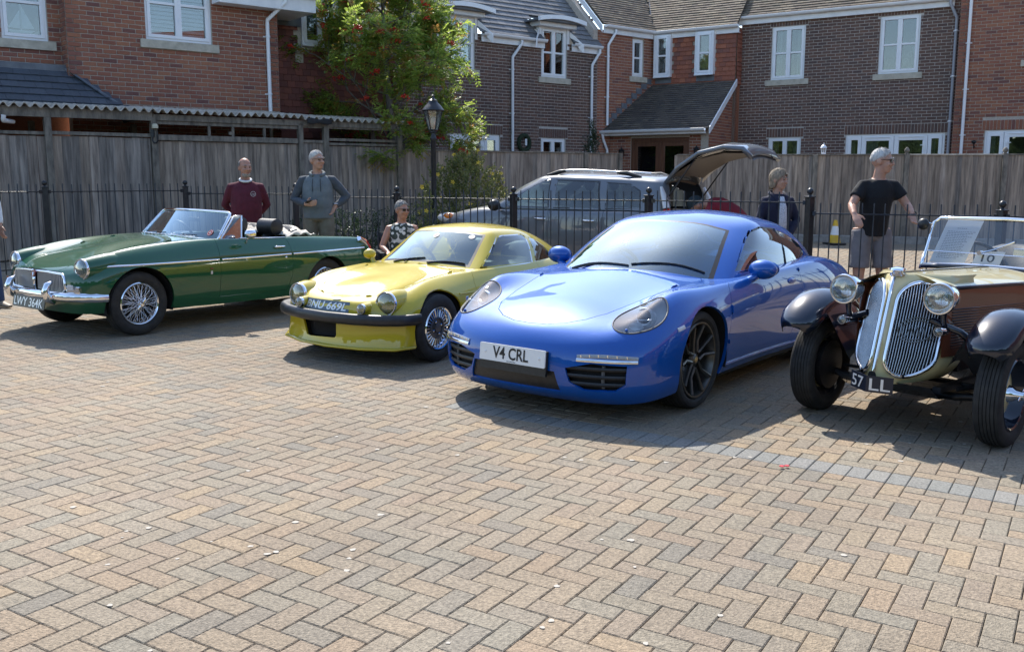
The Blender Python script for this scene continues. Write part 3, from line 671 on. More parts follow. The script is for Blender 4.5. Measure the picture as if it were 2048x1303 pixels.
def downpipe(w, s, z0, z1, off=0.07, r=0.036, swan=None, mat=None):
 pts = []
 if swan: pts += [w.L(swan[0], z1, swan[1]), w.L(swan[0], z1 - .09, swan[1]), w.L(swan[0] + (s - swan[0]) * .15, z1 - .13, swan[1] - .02), w.L(s, z1 - .40, off + .01), w.L(s, z1 - .47, off)]
 else: pts += [w.L(s, z1, off)]
 pts.append(w.L(s, z0, off)); m = MB(); m.tube(pts, r, 12); p = m.build('downpipe', mat or M_upvc, w.root, smooth=45)
 z = z1 - .7
 while z > z0 + .2:
  m = MB(); m.lathe([(r * 1.22, -.018), (r * 1.28, -.01), (r * 1.28, .01), (r * 1.22, .018)], 12, Matrix.Translation(w.L(s, z, off))); w.slab(m, s - .07, s + .07, z - .012, z + .012, 0, .02); m.build('clip', M_upvc, p, smooth=40); z -= 1.05
 return p
def tiles(w, s0, s1, z0, o0, pitch, run, tw, gauge, mat, name='tile', keep=None, limit=300, deck=True, root=None):
 """courses of tiles up a slope that starts at height z0, o0 in front of the wall, rising away at 'pitch' for 'run' metres"""
 c, sn = math.cos(pitch), math.sin(pitch); cand = []; n = int(run / gauge)
 up = Vector((0, 0, sn)) - w.n * c; nrm = w.d.cross(up)
 if nrm.z < 0: nrm = -nrm
 B = Matrix((w.d, up, w.d.cross(up))).transposed().to_4x4()
 for r in range(n):
  v = (r + .5) * gauge; x = s0 - (tw / 2 if r % 2 else 0) + random.uniform(-.003, .003)
  while x < s1:
   a, b = max(x, s0), min(x + tw, s1); x += tw
   if b - a < .03 or (keep is not None and not keep((a + b) / 2, v)): continue
   P = w.W((a + b) / 2, z0 + v * sn, o0 - v * c); q = px_of(P)
   if not (-250 < q[0] < 2300 and q[1] > -160): continue
   M = B.copy(); M.translation = P - w.base + nrm * (0.012 + random.uniform(0, .004)); M = M @ Matrix.Rotation(random.uniform(-.012, .012), 4, 'Z')
   cand.append((M, (b - a, gauge, 0.012), False, P, 'tile'))
 pieces_split(cand, root or w.root, name, mat, limit)
 return up, nrm
shelter()
# ---------------- red brick house on the left with the white shuttered window
def house_left():
 root = house('brick_house', (-7.49, 16.2), 'red brick house with a shuttered white window above the timber shelter'); D = (.78, .625)
 w = Wall(root, (-7.49, 16.2), D)
 bricks(w, 0.14, 3.9, 1.9, 5.35, [(1.44, 2.62, 3.93, 5.2)], M_redbrick, M_mortar)
 m = MB(); w.slab(m, 0.14, 3.9, 0.0, 1.9, -.2, 0.0); m.build('plinth', M_redbrick, root)
 window(w, 1.44, 2.62, 3.93, 5.2, 2, 1, True, blind=True)
 m = MB(); w.slab(m, 2.64, 4.55, 4.64, 4.66, 0.0, .33); w.slab(m, 2.64, 4.55, 4.66, 4.92, .30, .33); w.slab(m, 2.64, 2.68, 4.66, 4.92, 0, .30); w.slab(m, 4.51, 4.55, 4.66, 4.92, -.9, .30); w.slab(m, 3.9, 4.55, 4.64, 4.66, -.9, 0)
 m.build('eaves_box', M_render, root, bevel=.003)
 gutter(w, 2.6, 4.6, 4.96, o=0.42, fascia=0.02)
 downpipe(w, 3.67, 2.2, 4.86, swan=(3.92, .36))
 # right-hand return of the wall
 wr = Wall(root, tuple((w.A + w.d * 3.9)[:2]), (-.625, .78)); bricks(wr, 0.0, 1.0, 1.9, 4.7, [], M_redbrick, M_mortar, limit=0)
 # recessed bay at the far left with the sailing boat in its window
 w2 = Wall(root, (-7.49 - .625 * .35, 16.2 + .78 * .35), D)
 bricks(w2, -1.9, 0.14, 2.9, 5.2, [(-.76, -.06, 3.79, 5.0)], M_redbrick, M_mortar, limit=0)
 window(w2, -.76, -.06, 3.79, 5.0, 1, 1, True); m = MB(); w2.slab(m, -6.0, .2, 0, 2.9, -.2, 0); w2.slab(m, -6.0, -1.9, 2.9, 5.2, -.2, 0); m.build('plinth', M_redbrick, root)
 wl = Wall(root, tuple((w.A + w.d * .14)[:2]), (.625, -.78)); bricks(wl, -.35, 0.0, 2.9, 5.2, [], M_redbrick, M_mortar, limit=0)
 # low slate roof that leans against it
 tiles(w2, -2.2, 0.9, 2.50, 1.25, R(37), 1.35, 0.25, 0.19, M_slate2, 'slate', keep=lambda s, v: s < 1.0 - 0.62 * v, limit=120)
 m = MB(); P = [w2.L(-2.2, 2.48, 1.25), w2.L(0.95, 2.48, 1.25), w2.L(.12, 3.3, .18), w2.L(-2.2, 3.3, .18)]; m.add(P, [(0, 1, 2, 3)]); Q = [w2.L(0.95, 2.48, 1.25), w2.L(.98, 2.48, .36), w2.L(.12, 3.3, .36)]; m.add(Q, [(0, 1, 2)]); m.build('lean_to_deck', M_slate2, root)
 m = MB(); w2.slab(m, -2.2, .14, 3.27, 3.40, 0.0, .22); m.tube([w2.L(.12, 3.34, .2), w2.L(.98, 2.52, 1.2)], .03, 8); m.build('flashing', M_lead, root, bevel=.01)
 # white model boat standing behind the glass
 b = empty('model_boat', w2.W(-.42, 3.93, -.2)); tag(b, 'white model sailing boat standing in the upstairs window', 'model boat')
 M = Matrix((w2.d, Vector((0, 0, 1)), w2.n)).transposed().to_4x4(); mw = plain('boat_white', (0.75, 0.76, 0.78), .5)
 MB().prism([(-.2, .03), (-.16, -.01), (.14, -.01), (.21, .035)], -.03, .03, M).build('hull', mw, b)
 MB().tube([M @ Vector((0, .02, 0)), M @ Vector((0, .52, 0))], .006, 6).build('mast', mw, b)
 MB().prism([(.012, .06), (.2, .07), (.012, .44)], -.003, .003, M).build('sail', mw, b)
 MB().prism([(-.012, .06), (-.2, .07), (-.012, .36)], -.003, .003, M).build('sail', mw, b)
 # ground floor patio doors glimpsed through the shelter's openings
 french(w, 1.9, 3.6, 0.2, 2.34, [(.22, None), (.28, 0), (.28, 0), (.22, None)])
house_left()
# ---------------- tile-hung dormer house behind the rowan
def house_dormer():
 A = (-4.57 - .625 * .9, 18.5 + .78 * .9); D = (.78, .625); root = house('tile_hung_house', A, 'deep red tile-hung house wall behind the rowan tree'); w = Wall(root, A, D)
 m = MB(); w.slab(m, -.05, 1.1, 0.2, 5.6, -.2, 0); w.slab(m, 1.1, 2.4, 0.2, 4.2, -.2, 0); w.slab(m, 2.4, 3.3, .2, 4.9, -.2, 0); m.build('wall', M_mortar2, root)
 tiles(w, 0.0, 3.3, 2.0, .012, R(89.5), 3.2, 0.17, 0.125, M_hung2, 'hung_tile', keep=lambda s, v: not (1.0 < s < 2.5 and v > 2.1) and not (s > 2.4 and v > 2.9))
 m = MB(); w.slab(m, 0.0, 1.1, 4.55, 4.8, .02, .04); m.build('flashing', M_lead, root)
 window(w, 1.1, 2.3, 4.21, 5.7, 3, 1, False, proud=.1, blind=True)
 m = MB(); w.slab(m, .95, 1.12, 4.03, 4.16, 0, .1); w.slab(m, .95, 1.12, 3.85, 4.03, 0, .04); m.build('sill_stone', M_stone, root)
 m = MB(); w.slab(m, 2.3, 2.62, 4.21, 5.7, -.1, .10); m.build('dormer_cheek', M_render, root)
 gutter(w, 2.6, 4.2, 5.02)
 tiles(w, 2.6, 4.2, 5.05, .1, R(45), 2.4, .25, .19, M_slate, 'slate', limit=60)
 wr = Wall(root, tuple((w.A + w.d * 3.3)[:2]), (-.625, .78)); m = MB(); wr.slab(m, 0, 2.5, .3, 5.0, -.2, 0); m.build('side_wall', M_darkbrick, root)
house_dormer()
# ---------------- dark brick cottage with eaves dormers
def house_mid():
 A = (.323, 24.3); D = (.78, .625); root = house('dark_brick_house', A, 'dark brick house with a slate roof and two white dormer windows'); w = Wall(root, A, D)
 bricks(w, -6.0, 2.47, 1.5, 4.94, [(-2.4, -1.55, 4.1, 5.3), (.53, 1.39, 4.08, 5.3), (-2.29, -.79, .5, 2.6), (.53, 1.37, 1.4, 2.57)], M_darkbrick, M_mortar2, soldiers=[(-2.37, -.71, 2.6, 2.83), (.46, 1.44, 2.57, 2.80)])
 m = MB(); w.slab(m, -6.0, -2.29, .2, 1.5, -.2, 0); w.slab(m, -.79, 2.47, .2, 1.5, -.2, 0); m.build('plinth', M_darkbrick, root)
 window(w, -2.4, -1.55, 4.1, 5.3, 2, 1, True, blind=True); window(w, .53, 1.39, 4.08, 5.3, 2, 1, True, blind=True)
 window(w, .53, 1.37, 1.4, 2.57, 2, 0, False, back='curtain'); french(w, -2.29, -.79, .5, 2.6, [(.3, None), (.4, 1), (.3, None)])
 for (a, b) in ((-6, -2.35), (-1.40, .58), (1.5, 2.5)): gutter(w, a, b, 4.96)
 downpipe(w, -.45, .7, 4.88, swan=(-.22, .15)); downpipe(w, 2.22, 2.2, 4.88, swan=(2.42, .15))
 def keep(s, v):
  for c in (-1.97, .96):
   if abs(s - c) < .55 and v < .85: return False
  return True
 up, nr = tiles(w, -6.0, 2.5, 4.97, .13, R(46), 3.4, .25, .185, M_slate, 'slate', keep=keep)
 c, sn = math.cos(R(46)), math.sin(R(46))
 m = MB()
 for (a, b, v0) in ((-6, -2.5, 0), (-2.5, -1.43, .85), (-1.43, .42, 0), (.42, 1.5, .85), (1.5, 2.5, 0)):
  m.add([w.L(a, 4.95 + v0 * sn, .13 - v0 * c), w.L(b, 4.95 + v0 * sn, .13 - v0 * c), w.L(b, 4.95 + 3.4 * sn, .13 - 3.4 * c), w.L(a, 4.95 + 3.4 * sn, .13 - 3.4 * c)], [(0, 1, 2, 3)])
 m.build('roof_deck', M_slate, root)
 for (s0, s1, z) in ((-2.4, -1.55, 5.3), (.53, 1.39, 5.3)):
  cs = (s0 + s1) / 2; hw = .78
  m = MB(); w.slab(m, s0 - .08, s0, 4.8, z, -.55, .01); w.slab(m, s1, s1 + .08, 4.8, z, -.55, .01); dm = m.build('dormer', M_render, root, bevel=.004)
  m = MB(); w.slab(m, cs - .62, cs + .62, z, z + .11, -.6, .16); m.build('fascia', M_render, dm, bevel=.004)
  N = 12; prof = [(cs - hw + 2 * hw * k / N, z + .14 + .085 * (1 - (2 * k / N - 1) ** 2)) for k in range(N + 1)]
  m = MB(); m.prism([(cs - hw, z + .10)] + [(cs + hw, z + .10)] + prof[::-1], -.75, .30, w.M(0, 0)); m.build('dormer_roof', M_lead, dm, smooth=30)
  prof2 = [(p, q + .035) for p, q in prof]; m = MB(); m.prism([(p, q - .1) for p, q in prof2] + prof2[::-1], .29, .37, w.M(0, 0)); m.build('dormer_gutter', M_upvc, dm, smooth=30)
  for sg in (-1, 1):
   e = s1 + .08 if sg > 0 else s0 - .08
   m = MB(); m.hexa([w.L(e, 5.12, .02), w.L(e + sg * .03, 5.12, .02), w.L(e + sg * .30, 4.78, .24), w.L(e + sg * .27, 4.72, .24), w.L(e, 5.24, .02), w.L(e + sg * .03, 5.24, .02), w.L(e + sg * .30, 4.92, .24), w.L(e + sg * .27, 4.92, .24)]); m.build('bracket', M_render, dm)
 # wall lantern with a dark wreath
 m = MB(); m.tube([w.L(-.06 + .17 * math.cos(t), 2.42 + .19 * math.sin(t), .05) for t in np.linspace(0, 2 * math.pi, 18)[:-1]], .06, 6, closed=True); m.build('wreath', noisy('wreath_leaf', (0.008, 0.018, 0.008), (0.03, 0.05, 0.02), 30, .8, .8, bscale=40, bdist=.04), root, smooth=True)
 m = MB(); m.box(w.L(-.04, 2.44, .10), (.05, .05, .16)); m.build('lantern', MATS['upvc'], root)
house_mid()
# ---------------- red brick corner with tile-hung bay and porch
def house_corner():
 A = (.323, 24.3); root = house('corner_house', (3.94, 27.2), 'red brick corner house with tile-hung bay, lean-to porch and wooden doors'); w = Wall(root, A, (.78, .625))
 bricks(w, 2.47, 4.72, 1.6, 5.42, [(3.78, 4.22, 4.30, 5.30)], M_redbrick, M_mortar)
 window(w, 3.78, 4.22, 4.30, 5.30, 1, 1, True)
 gutter(w, 2.62, 4.5, 5.53); downpipe(w, 2.80, 2.95, 5.44, swan=(3.0, .15))
 c, sn = math.cos(R(45)), math.sin(R(45))
 tiles(w, 2.55, 5.6, 5.55, .12, R(45), 2.6, .165, .105, M_rooftile, 'roof_tile', keep=lambda s, v: s < 4.52 + v * .72 * .58, limit=220)
 m = MB(); m.add([w.L(2.52, 5.53, .12), w.L(4.95, 5.53, .12), w.L(6.6, 5.53 + 2.6 * sn, .12 - 2.6 * c), w.L(2.52, 5.53 + 2.6 * sn, .12 - 2.6 * c)], [(0, 1, 2, 3)]); m.build('roof_deck', M_rooftile, root)
 m = MB(); a, b = w.L(2.5, 5.33, .16), w.L(2.5, 5.33 + 2.6 * sn, .16 - 2.6 * c); up = Vector((0, 0, .17)); m.hexa([a - w.d * .03, a, b, b - w.d * .03, a - w.d * .03 + up, a + up, b + up, b - w.d * .03 + up]); m.build('bargeboard', M_render, root)
 wg = Wall(root, tuple((w.A + w.d * 2.52)[:2]), (-.625, .78)); bricks(wg, 0, 2.0, 4.9, 7.6, [], M_redbrick, M_mortar, limit=0, top=lambda s: 5.4 + s * 1.0)
 # tile-hung bay
 t = Wall(root, (3.94, 27.2), (.842, -.54))
 m = MB(); t.slab(m, 0, 2.37, .4, 5.5, -.2, 0); m.build('bay_wall', M_mortar, root)
 tiles(t, 0.0, 2.37, 4.04, .012, R(89.5), 1.42, .175, .118, M_hung, 'hung_tile', keep=lambda s, v: not (v > .22 and (s < .55 or 1.20 < s < 1.80)), limit=160)
 for (a, b) in ((.10, .53), (1.30, 1.77)):
  window(t, a, b, 4.31, 5.42, 1, 1, False, proud=.20)
  m = MB(); t.slab(m, a - .03, a, 4.30, 5.42, -.05, .18); t.slab(m, b, b + .03, 4.30, 5.42, -.05, .18); m.build('window_cheek', M_render, root)
  m = MB(); t.slab(m, a - .02, b + .02, 4.14, 4.28, .02, .05); m.build('lead_apron', M_lead, root)
 tr = Wall(root, tuple((t.A + t.d * 2.37)[:2]), (.54, .842)); m = MB(); tr.slab(m, 0, .5, .4, 5.5, -.2, 0); m.build('bay_return', M_redbrick, root)
 tiles(tr, 0.0, .5, 4.04, .012, R(89.5), 1.42, .175, .118, M_hung, 'hung_tile', limit=0)
 gutter(t, 0.0, 2.45, 5.53)
 tiles(t, -1.2, 2.42, 5.55, .12, R(45), 2.6, .165, .105, M_rooftile, 'roof_tile', keep=lambda s, v: s > -.02 - v * .72 * .58, limit=220)
 m = MB(); m.add([t.L(-.45, 5.525, .12), t.L(2.42, 5.525, .12), t.L(2.42, 5.525 + 2.6 * sn, .12 - 2.6 * c), t.L(-2.0, 5.53 + 2.6 * sn, .12 - 2.6 * c)], [(0, 1, 2, 3)]); m.build('roof_deck', M_rooftile, root)
 m = MB(); m.tube([t.L(0, 5.54, .14), t.L(-1.05, 5.54 + 2.6 * sn, .12 - 2.6 * c)], .035, 6); m.build('valley', M_lead, root)
 # lean-to porch
 p = Wall(root, (2.45, 26.0), (.842, -.54)); pit = math.atan2(1.32, 1.81); run = math.hypot(1.32, 1.81); c, sn = math.cos(pit), math.sin(pit)
 tiles(p, -.15, 2.98, 2.80, 0.0, pit, run, .165, .10, M_porchtile, 'porch_tile', keep=lambda s, v: s > -.12 + .72 * v / run)
 m = MB(); m.add([p.L(-.12, 2.78, 0), p.L(2.98, 2.78, 0), p.L(2.98, 2.78 + run * sn, -run * c), p.L(.6, 2.78 + run * sn, -run * c)], [(0, 1, 2, 3)]); m.build('porch_deck', M_porchtile, root)
 gutter(p, -.16, 2.9, 2.80, o=.10, fascia=.10)
 m = MB(); a, b = p.L(3.0, 2.66, .05), p.L(3.0, 2.66 + run * sn, -run * c); up = Vector((0, 0, .17)); m.hexa([a, a + p.d * .03, b + p.d * .03, b, a + up, a + p.d * .03 + up, b + p.d * .03 + up, b + up]); m.build('bargeboard', M_render, root)
 m = MB()   # stepped lead flashing up the wall
 for k in range(9):
  s = 2.92 + 1.5 * k / 8; z = 3.02 + 1.12 * k / 8; w.slab(m, s - .1, s + .11, z - .02, z + .13, 0.0, .02 + .001 * k)
 m.build('stepped_flashing', M_lead, root)
 q = Wall(root, tuple((p.A - p.n * .22)[:2]), (.842, -.54)); bricks(q, .1, 2.9, 1.0, 2.68, [(.72, 2.38, .4, 2.6)], M_redbrick, M_mortar, limit=0)
 m = MB(); q.slab(m, .72, .80, .4, 2.6, -.1, -.02); q.slab(m, 2.30, 2.38, .4, 2.6, -.1, -.02); q.slab(m, .80, 2.30, 2.5, 2.6, -.1, -.02); q.slab(m, 1.52, 1.58, .4, 2.5, -.1, -.02); dr = m.build('door', M_doorwood, root, bevel=.006)
 for (a, b) in ((.80, 1.52), (1.58, 2.30)):
  m = MB(); q.slab(m, a, a + .1, .4, 2.5, -.08, -.04); q.slab(m, b - .1, b, .4, 2.5, -.08, -.04); q.slab(m, a + .1, b - .1, 2.38, 2.5, -.08, -.04); q.slab(m, a + .1, b - .1, .4, 1.2, -.08, -.04); m.build('leaf', M_doorwood, dr, bevel=.005)
  m = MB(); q.slab(m, a + .1, b - .1, 1.2, 2.38, -.065, -.06); m.build('pane', M_pane, dr)
 room(q, .72, 2.38, .4, 2.6, -.8, dr)
 for s in (.50, 2.62):
  m = MB(); m.lathe([(.001, 0), (.05, .01), (.075, .16), (.06, .17), (.09, .175), (.05, .22), (.012, .25), (.012, .29), (.001, .29)], 6, Matrix.Translation(q.L(s, 2.10, .12))); m.build('wall_lantern', M_iron, root)
  m = MB(); m.lathe([(.042, .02), (.064, .155)], 6, Matrix.Translation(q.L(s, 2.10, .12))); m.build('lantern_glass', MATS['upvc'], root)
 sd = Wall(root, tuple((p.A + p.d * 2.9 - p.n * .2)[:2]), (.54, .842)); bricks(sd, 0, 1.65, 1.0, 4.2, [], M_redbrick, M_mortar, limit=0, top=lambda s: 2.9 + s * .72)
 m = MB(); m.tube([p.L(.02, 2.72, .1), p.L(.04, 2.55, .05), p.L(.1, 2.3, -.05), p.L(.1, 1.2, -.08)], .036, 10); m.build('downpipe', M_upvc, root, smooth=50)
house_corner()
# ---------------- dark brick terrace on the right
def house_right():
 A = (6.12, 26.2); root = house('dark_brick_house', A, 'dark brick house with four white windows behind the man in black'); w = Wall(root, A, (.842, -.54))
 bricks(w, 0.0, 5.45, 1.3, 5.72, [(.83, 1.70, 4.10, 5.45), (3.53, 4.46, 4.10, 5.48), (.84, 1.70, 1.3, 2.62), (2.84, 5.17, .3, 2.64)], M_darkbrick, M_mortar2, soldiers=[(.78, 1.76, 5.45, 5.66), (3.47, 4.52, 5.48, 5.69), (.78, 1.76, 2.62, 2.85), (2.80, 5.22, 2.64, 2.87)])
 m = MB(); w.slab(m, 0, 2.84, .1, 1.3, -.2, 0); w.slab(m, 5.17, 5.45, .1, 1.3, -.2, 0); m.build('plinth', M_darkbrick, root)
 window(w, .83, 1.70, 4.10, 5.45, 2, 1, True, back='curtain', sill_over=.13); window(w, 3.53, 4.46, 4.10, 5.48, 2, 1, True, sill_over=.11)
 window(w, .84, 1.70, 1.3, 2.62, 2, 0, False, back='curtain'); french(w, 2.84, 5.17, .3, 2.64, [(.15, None), (.35, 0), (.35, 1), (.15, None)])
 gutter(w, -.12, 5.2, 5.76)
 m = MB(); w.slab(m, -.16, -.10, 5.42, 5.72, -.1, .17); m.build('bargeboard_end', M_render, root, bevel=.01)
 tiles(w, -.15, 6.2, 5.78, .12, R(45), 2.4, .165, .105, M_rooftile, 'roof_tile'); c, sn = math.cos(R(45)), math.sin(R(45))
 m = MB(); m.add([w.L(-.15, 5.76, .12), w.L(6.2, 5.76, .12), w.L(6.2, 5.76 + 2.4 * sn, .12 - 2.4 * c), w.L(-.15, 5.76 + 2.4 * sn, .12 - 2.4 * c)], [(0, 1, 2, 3)]); m.build('roof_deck', M_rooftile, root)
 downpipe(w, 5.27, .7, 5.70, swan=(5.12, .14), mat=plain('pipe_grey', (.34, .36, .40), .35))
 # scrolled ornament standing in the second window
 b = empty('ornament', w.W(4.0, 4.16, -.2)); M = Matrix((w.d, Vector((0, 0, 1)), w.n)).transposed().to_4x4(); M.translation = Vector((0, 0, 0)); mo = plain('ornament_iron', (.05, .05, .05), .4)
 for k in range(5):
  cx, cy, r = (-.25 + .12 * k, .22 + .16 * (k % 3), .09); m = MB(); m.tube([M @ Vector((cx + (r * (1 - t / 9)) * math.cos(t), cy + (r * (1 - t / 9)) * math.sin(t), 0)) for t in np.linspace(0, 8, 24)], .007, 6); m.build('scroll', mo, b)
 tag(b, 'curly iron ornament standing inside the upstairs window', 'ornament')
house_right()
def house_far_right():
 A = (10.3 - .54 * .35, 23.52 - .842 * .35); root = house('brick_house', A, 'red brick house at the right edge beyond the white downpipe'); w = Wall(root, A, (.842, -.54))
 bricks(w, .42, 6.0, 1.3, 6.6, [(1.11, 3.2, .3, 2.65), (1.86, 3.0, 4.20, 5.6)], M_redbrick, M_mortar, soldiers=[(1.05, 3.26, 2.65, 2.88)])
 m = MB(); w.slab(m, .42, 1.11, .1, 1.3, -.2, 0); w.slab(m, 3.2, 6.0, .1, 1.3, -.2, 0); m.build('plinth', M_redbrick, root)
 french(w, 1.11, 3.2, .3, 2.65, [(.18, None), (.32, -1), (.32, 0), (.18, None)]); window(w, 1.86, 3.0, 4.20, 5.6, 2, 1, True)
 downpipe(w, .64, .7, 6.4, swan=(.52, .14)); gutter(w, .3, 6.1, 6.5)
 tiles(w, .3, 6.1, 6.52, .12, R(45), 1.2, .165, .105, M_rooftile, 'roof_tile', limit=0)
 wr = Wall(root, tuple((w.A + w.d * .42)[:2]), (-.54, -.842)); bricks(wr, -.4, 0, 1.3, 6.6, [], M_redbrick, M_mortar, limit=0)
 m = MB(); m.tube([w.L(.92, 2.28, 0), w.L(.92, 2.25, .16), w.L(.92, 2.34, .2)], .015, 6); m.lathe([(.02, 0), (.06, .05), (.06, .07), (.02, .09)], 8, Matrix.Translation(w.L(.92, 2.33, .2))); m.build('wall_lamp', M_iron, root)
house_far_right()
# ================================================================ car building tools
# car frame: x forwards, y to the car's left, z up, origin on the ground midway between the axles
def _bs(D, bc0, bc1, tight):
 """control points of a cubic B-spline through (or near) the data along axis 0"""
 n = D.shape[0]; C = np.empty_like(D)
 for k in range(3):
  A = np.zeros((n, n)); s = -1.0 if k == 1 else 1.0
  for i in range(n):
   A[i, i] = 4 / 6
   if i > 0: A[i, i - 1] += 1 / 6
   if i < n - 1: A[i, i + 1] += 1 / 6
  if bc0 == 'm': A[0, 1] += s / 6
  else: A[0] = 0; A[0, 0] = 1
  if bc1 == 'm': A[-1, -2] += s / 6
  else: A[-1] = 0; A[-1, -1] = 1
  C[..., k] = np.linalg.solve(A, D[..., k].reshape(n, -1)).reshape(D[..., k].shape)
 return D * (1 - tight) + C * tight
def _ev(C, bc0, bc1, sub):
 flip = np.array([1.0, -1.0, 1.0])
 g0 = C[1] * flip if bc0 == 'm' else 2 * C[0] - C[1]; g1 = C[-2] * flip if bc1 == 'm' else 2 * C[-1] - C[-2]
 E = np.concatenate([g0[None], C, g1[None]]); out = []
 n = C.shape[0]
 for i in range(n - 1):
  for q in range(sub + (1 if i == n - 2 else 0)):
   t = q / sub; w = ((1 - t) ** 3 / 6, (3 * t ** 3 - 6 * t * t + 4) / 6, (-3 * t ** 3 + 3 * t * t + 3 * t + 1) / 6, t ** 3 / 6)
   out.append(w[0] * E[i] + w[1] * E[i + 1] + w[2] * E[i + 2] + w[3] * E[i + 3])
 return np.array(out)
class Shell:
 """half of a car skin: net[i][j], i from the front centre line round the side to the rear centre line, j from the sill up to the roof centre line"""
 def __init__(s, net, su=7, sv=6, tight=0.85, bc=('m', 'm', 'n', 'm')):
  D = np.array(net, float); C = _bs(D, bc[0], bc[1], tight); P = _ev(C, bc[0], bc[1], su)
  P = P.transpose(1, 0, 2); C2 = _bs(P, bc[2], bc[3], tight); P = _ev(C2, bc[2], bc[3], sv).transpose(1, 0, 2)
  s.P = P; s.su, s.sv = su, sv
  if bc[0] == 'm': s.P[0, :, 1] = 0
  if bc[1] == 'm': s.P[-1, :, 1] = 0
  if bc[3] == 'm': s.P[:, -1, 1] = 0
 def at(s, u, v):
  """point at net coordinates (u, v)"""
  a, b = u * s.su, v * s.sv; i, j = min(int(a), s.P.shape[0] - 2), min(int(b), s.P.shape[1] - 2); f, g = a - i, b - j
  P = s.P; return Vector((P[i, j] * (1 - f) * (1 - g) + P[i + 1, j] * f * (1 - g) + P[i, j + 1] * (1 - f) * g + P[i + 1, j + 1] * f * g))
 def side_hit(s, x, z, sgn=1):
  """y of the skin where the side view shows (x, z), outermost"""
  Q = s.P.reshape(-1, 3); d = (Q[:, 0] - x) ** 2 + (Q[:, 2] - z) ** 2 - 0.02 * Q[:, 1]; k = np.argsort(d)[:1][0]
  return sgn * Q[k, 1]
 def bm(s):
  """full mirrored skin as a bmesh with layers u, v (net coordinates)"""
  bm = bmesh.new(); lu = bm.faces.layers.float.new('u'); lv = bm.faces.layers.float.new('v'); N, K = s.P.shape[:2]
  V = {}
  for sg in (1, -1):
   for i in range(N):
    for j in range(K):
     p = s.P[i, j]
     if sg == -1 and abs(p[1]) < 1e-6: V[(sg, i, j)] = V[(1, i, j)]
     else: V[(sg, i, j)] = bm.verts.new((p[0], sg * p[1], p[2]))
   for i in range(N - 1):
    for j in range(K - 1):
     q = [V[(sg, i, j)], V[(sg, i + 1, j)], V[(sg, i + 1, j + 1)], V[(sg, i, j + 1)]]
     if sg == -1: q = q[::-1]
     u = []
     for t in q:
      if t not in u: u.append(t)
     if len(u) < 3: continue
     try: f = bm.faces.new(u)
     except ValueError: continue
     f[lu] = (i + .5) / s.su; f[lv] = (j + .5) / s.sv; f.smooth = True
  bmesh.ops.remove_doubles(bm, verts=bm.verts, dist=1e-5)
  bmesh.ops.recalc_face_normals(bm, faces=bm.faces);
  return bm, lu, lv
def knife(bm, faces, poly, view='side'):
 """cut the faces along a convex outline seen from the side (x,z), front (y,z), top (x,y) or along two given axes; returns the faces inside"""
 a, b = {'side': (Vector((1, 0, 0)), Vector((0, 0, 1))), 'front': (Vector((0, 1, 0)), Vector((0, 0, 1))), 'top': (Vector((1, 0, 0)), Vector((0, 1, 0)))}[view] if isinstance(view, str) else view
 ar = sum(poly[i][0] * poly[(i + 1) % len(poly)][1] - poly[(i + 1) % len(poly)][0] * poly[i][1] for i in range(len(poly)))
 if ar < 0: poly = poly[::-1]
 xs = [p[0] for p in poly]; ys = [p[1] for p in poly]; cur = []
 for f in faces:
  fx = [v.co.dot(a) for v in f.verts]; fy = [v.co.dot(b) for v in f.verts]
  if max(fx) >= min(xs) and min(fx) <= max(xs) and max(fy) >= min(ys) and min(fy) <= max(ys): cur.append(f)
 n = len(poly)
 for i in range(n):
  p, q = poly[i], poly[(i + 1) % n]; no = a * (q[1] - p[1]) - b * (q[0] - p[0]); co = a * p[0] + b * p[1]
  if no.length < 1e-7 or not cur: continue
  no.normalize()
  es = list({e for f in cur for e in f.edges}); vs = list({v for f in cur for v in f.verts})
  r = bmesh.ops.bisect_plane(bm, geom=cur + es + vs, dist=1e-6, plane_co=co, plane_no=no)
  fs = [g for g in r['geom'] if isinstance(g, bmesh.types.BMFace) and g.is_valid]
  cur = [f for f in fs if (f.calc_center_median() - co).dot(no) < 0]
 return cur
def circle(cx, cz, r, n=28, a0=0, a1=360): return [(cx + r * math.cos(R(a0 + (a1 - a0) * k / n)), cz + r * math.sin(R(a0 + (a1 - a0) * k / n))) for k in range(n + (0 if a1 - a0 == 360 else 1))]
def take(bm, faces, gap=0.0):
 """lift faces out of a bmesh into a new one, edges pulled in by gap"""
 faces = [f for f in faces if f.is_valid]; nb = bmesh.new(); vm = {}
 for f in faces:
  for v in f.verts:
   if v not in vm: vm[v] = nb.verts.new(v.co)
  g = nb.faces.new([vm[v] for v in f.verts]); g.smooth = True
 bmesh.ops.delete(bm, geom=faces, context='FACES')
 if gap: pull(nb, gap)
 return nb
def pull(bm, gap):
 bm.normal_update(); mv = {}
 for e in bm.edges:
  if len(e.link_faces) == 1:
   f = e.link_faces[0]; d = (e.verts[1].co - e.verts[0].co); t = f.normal.cross(d)
   if t.length < 1e-9: continue
   t.normalize(); mid = (e.verts[0].co + e.verts[1].co) / 2
   if (f.calc_center_median() - mid).dot(t) < 0: t = -t
   for v in e.verts: mv.setdefault(v, []).append(t)
 for v, ts in mv.items():
  a = sum(ts, Vector());
  if a.length > 1e-6: v.co += a.normalized() * gap
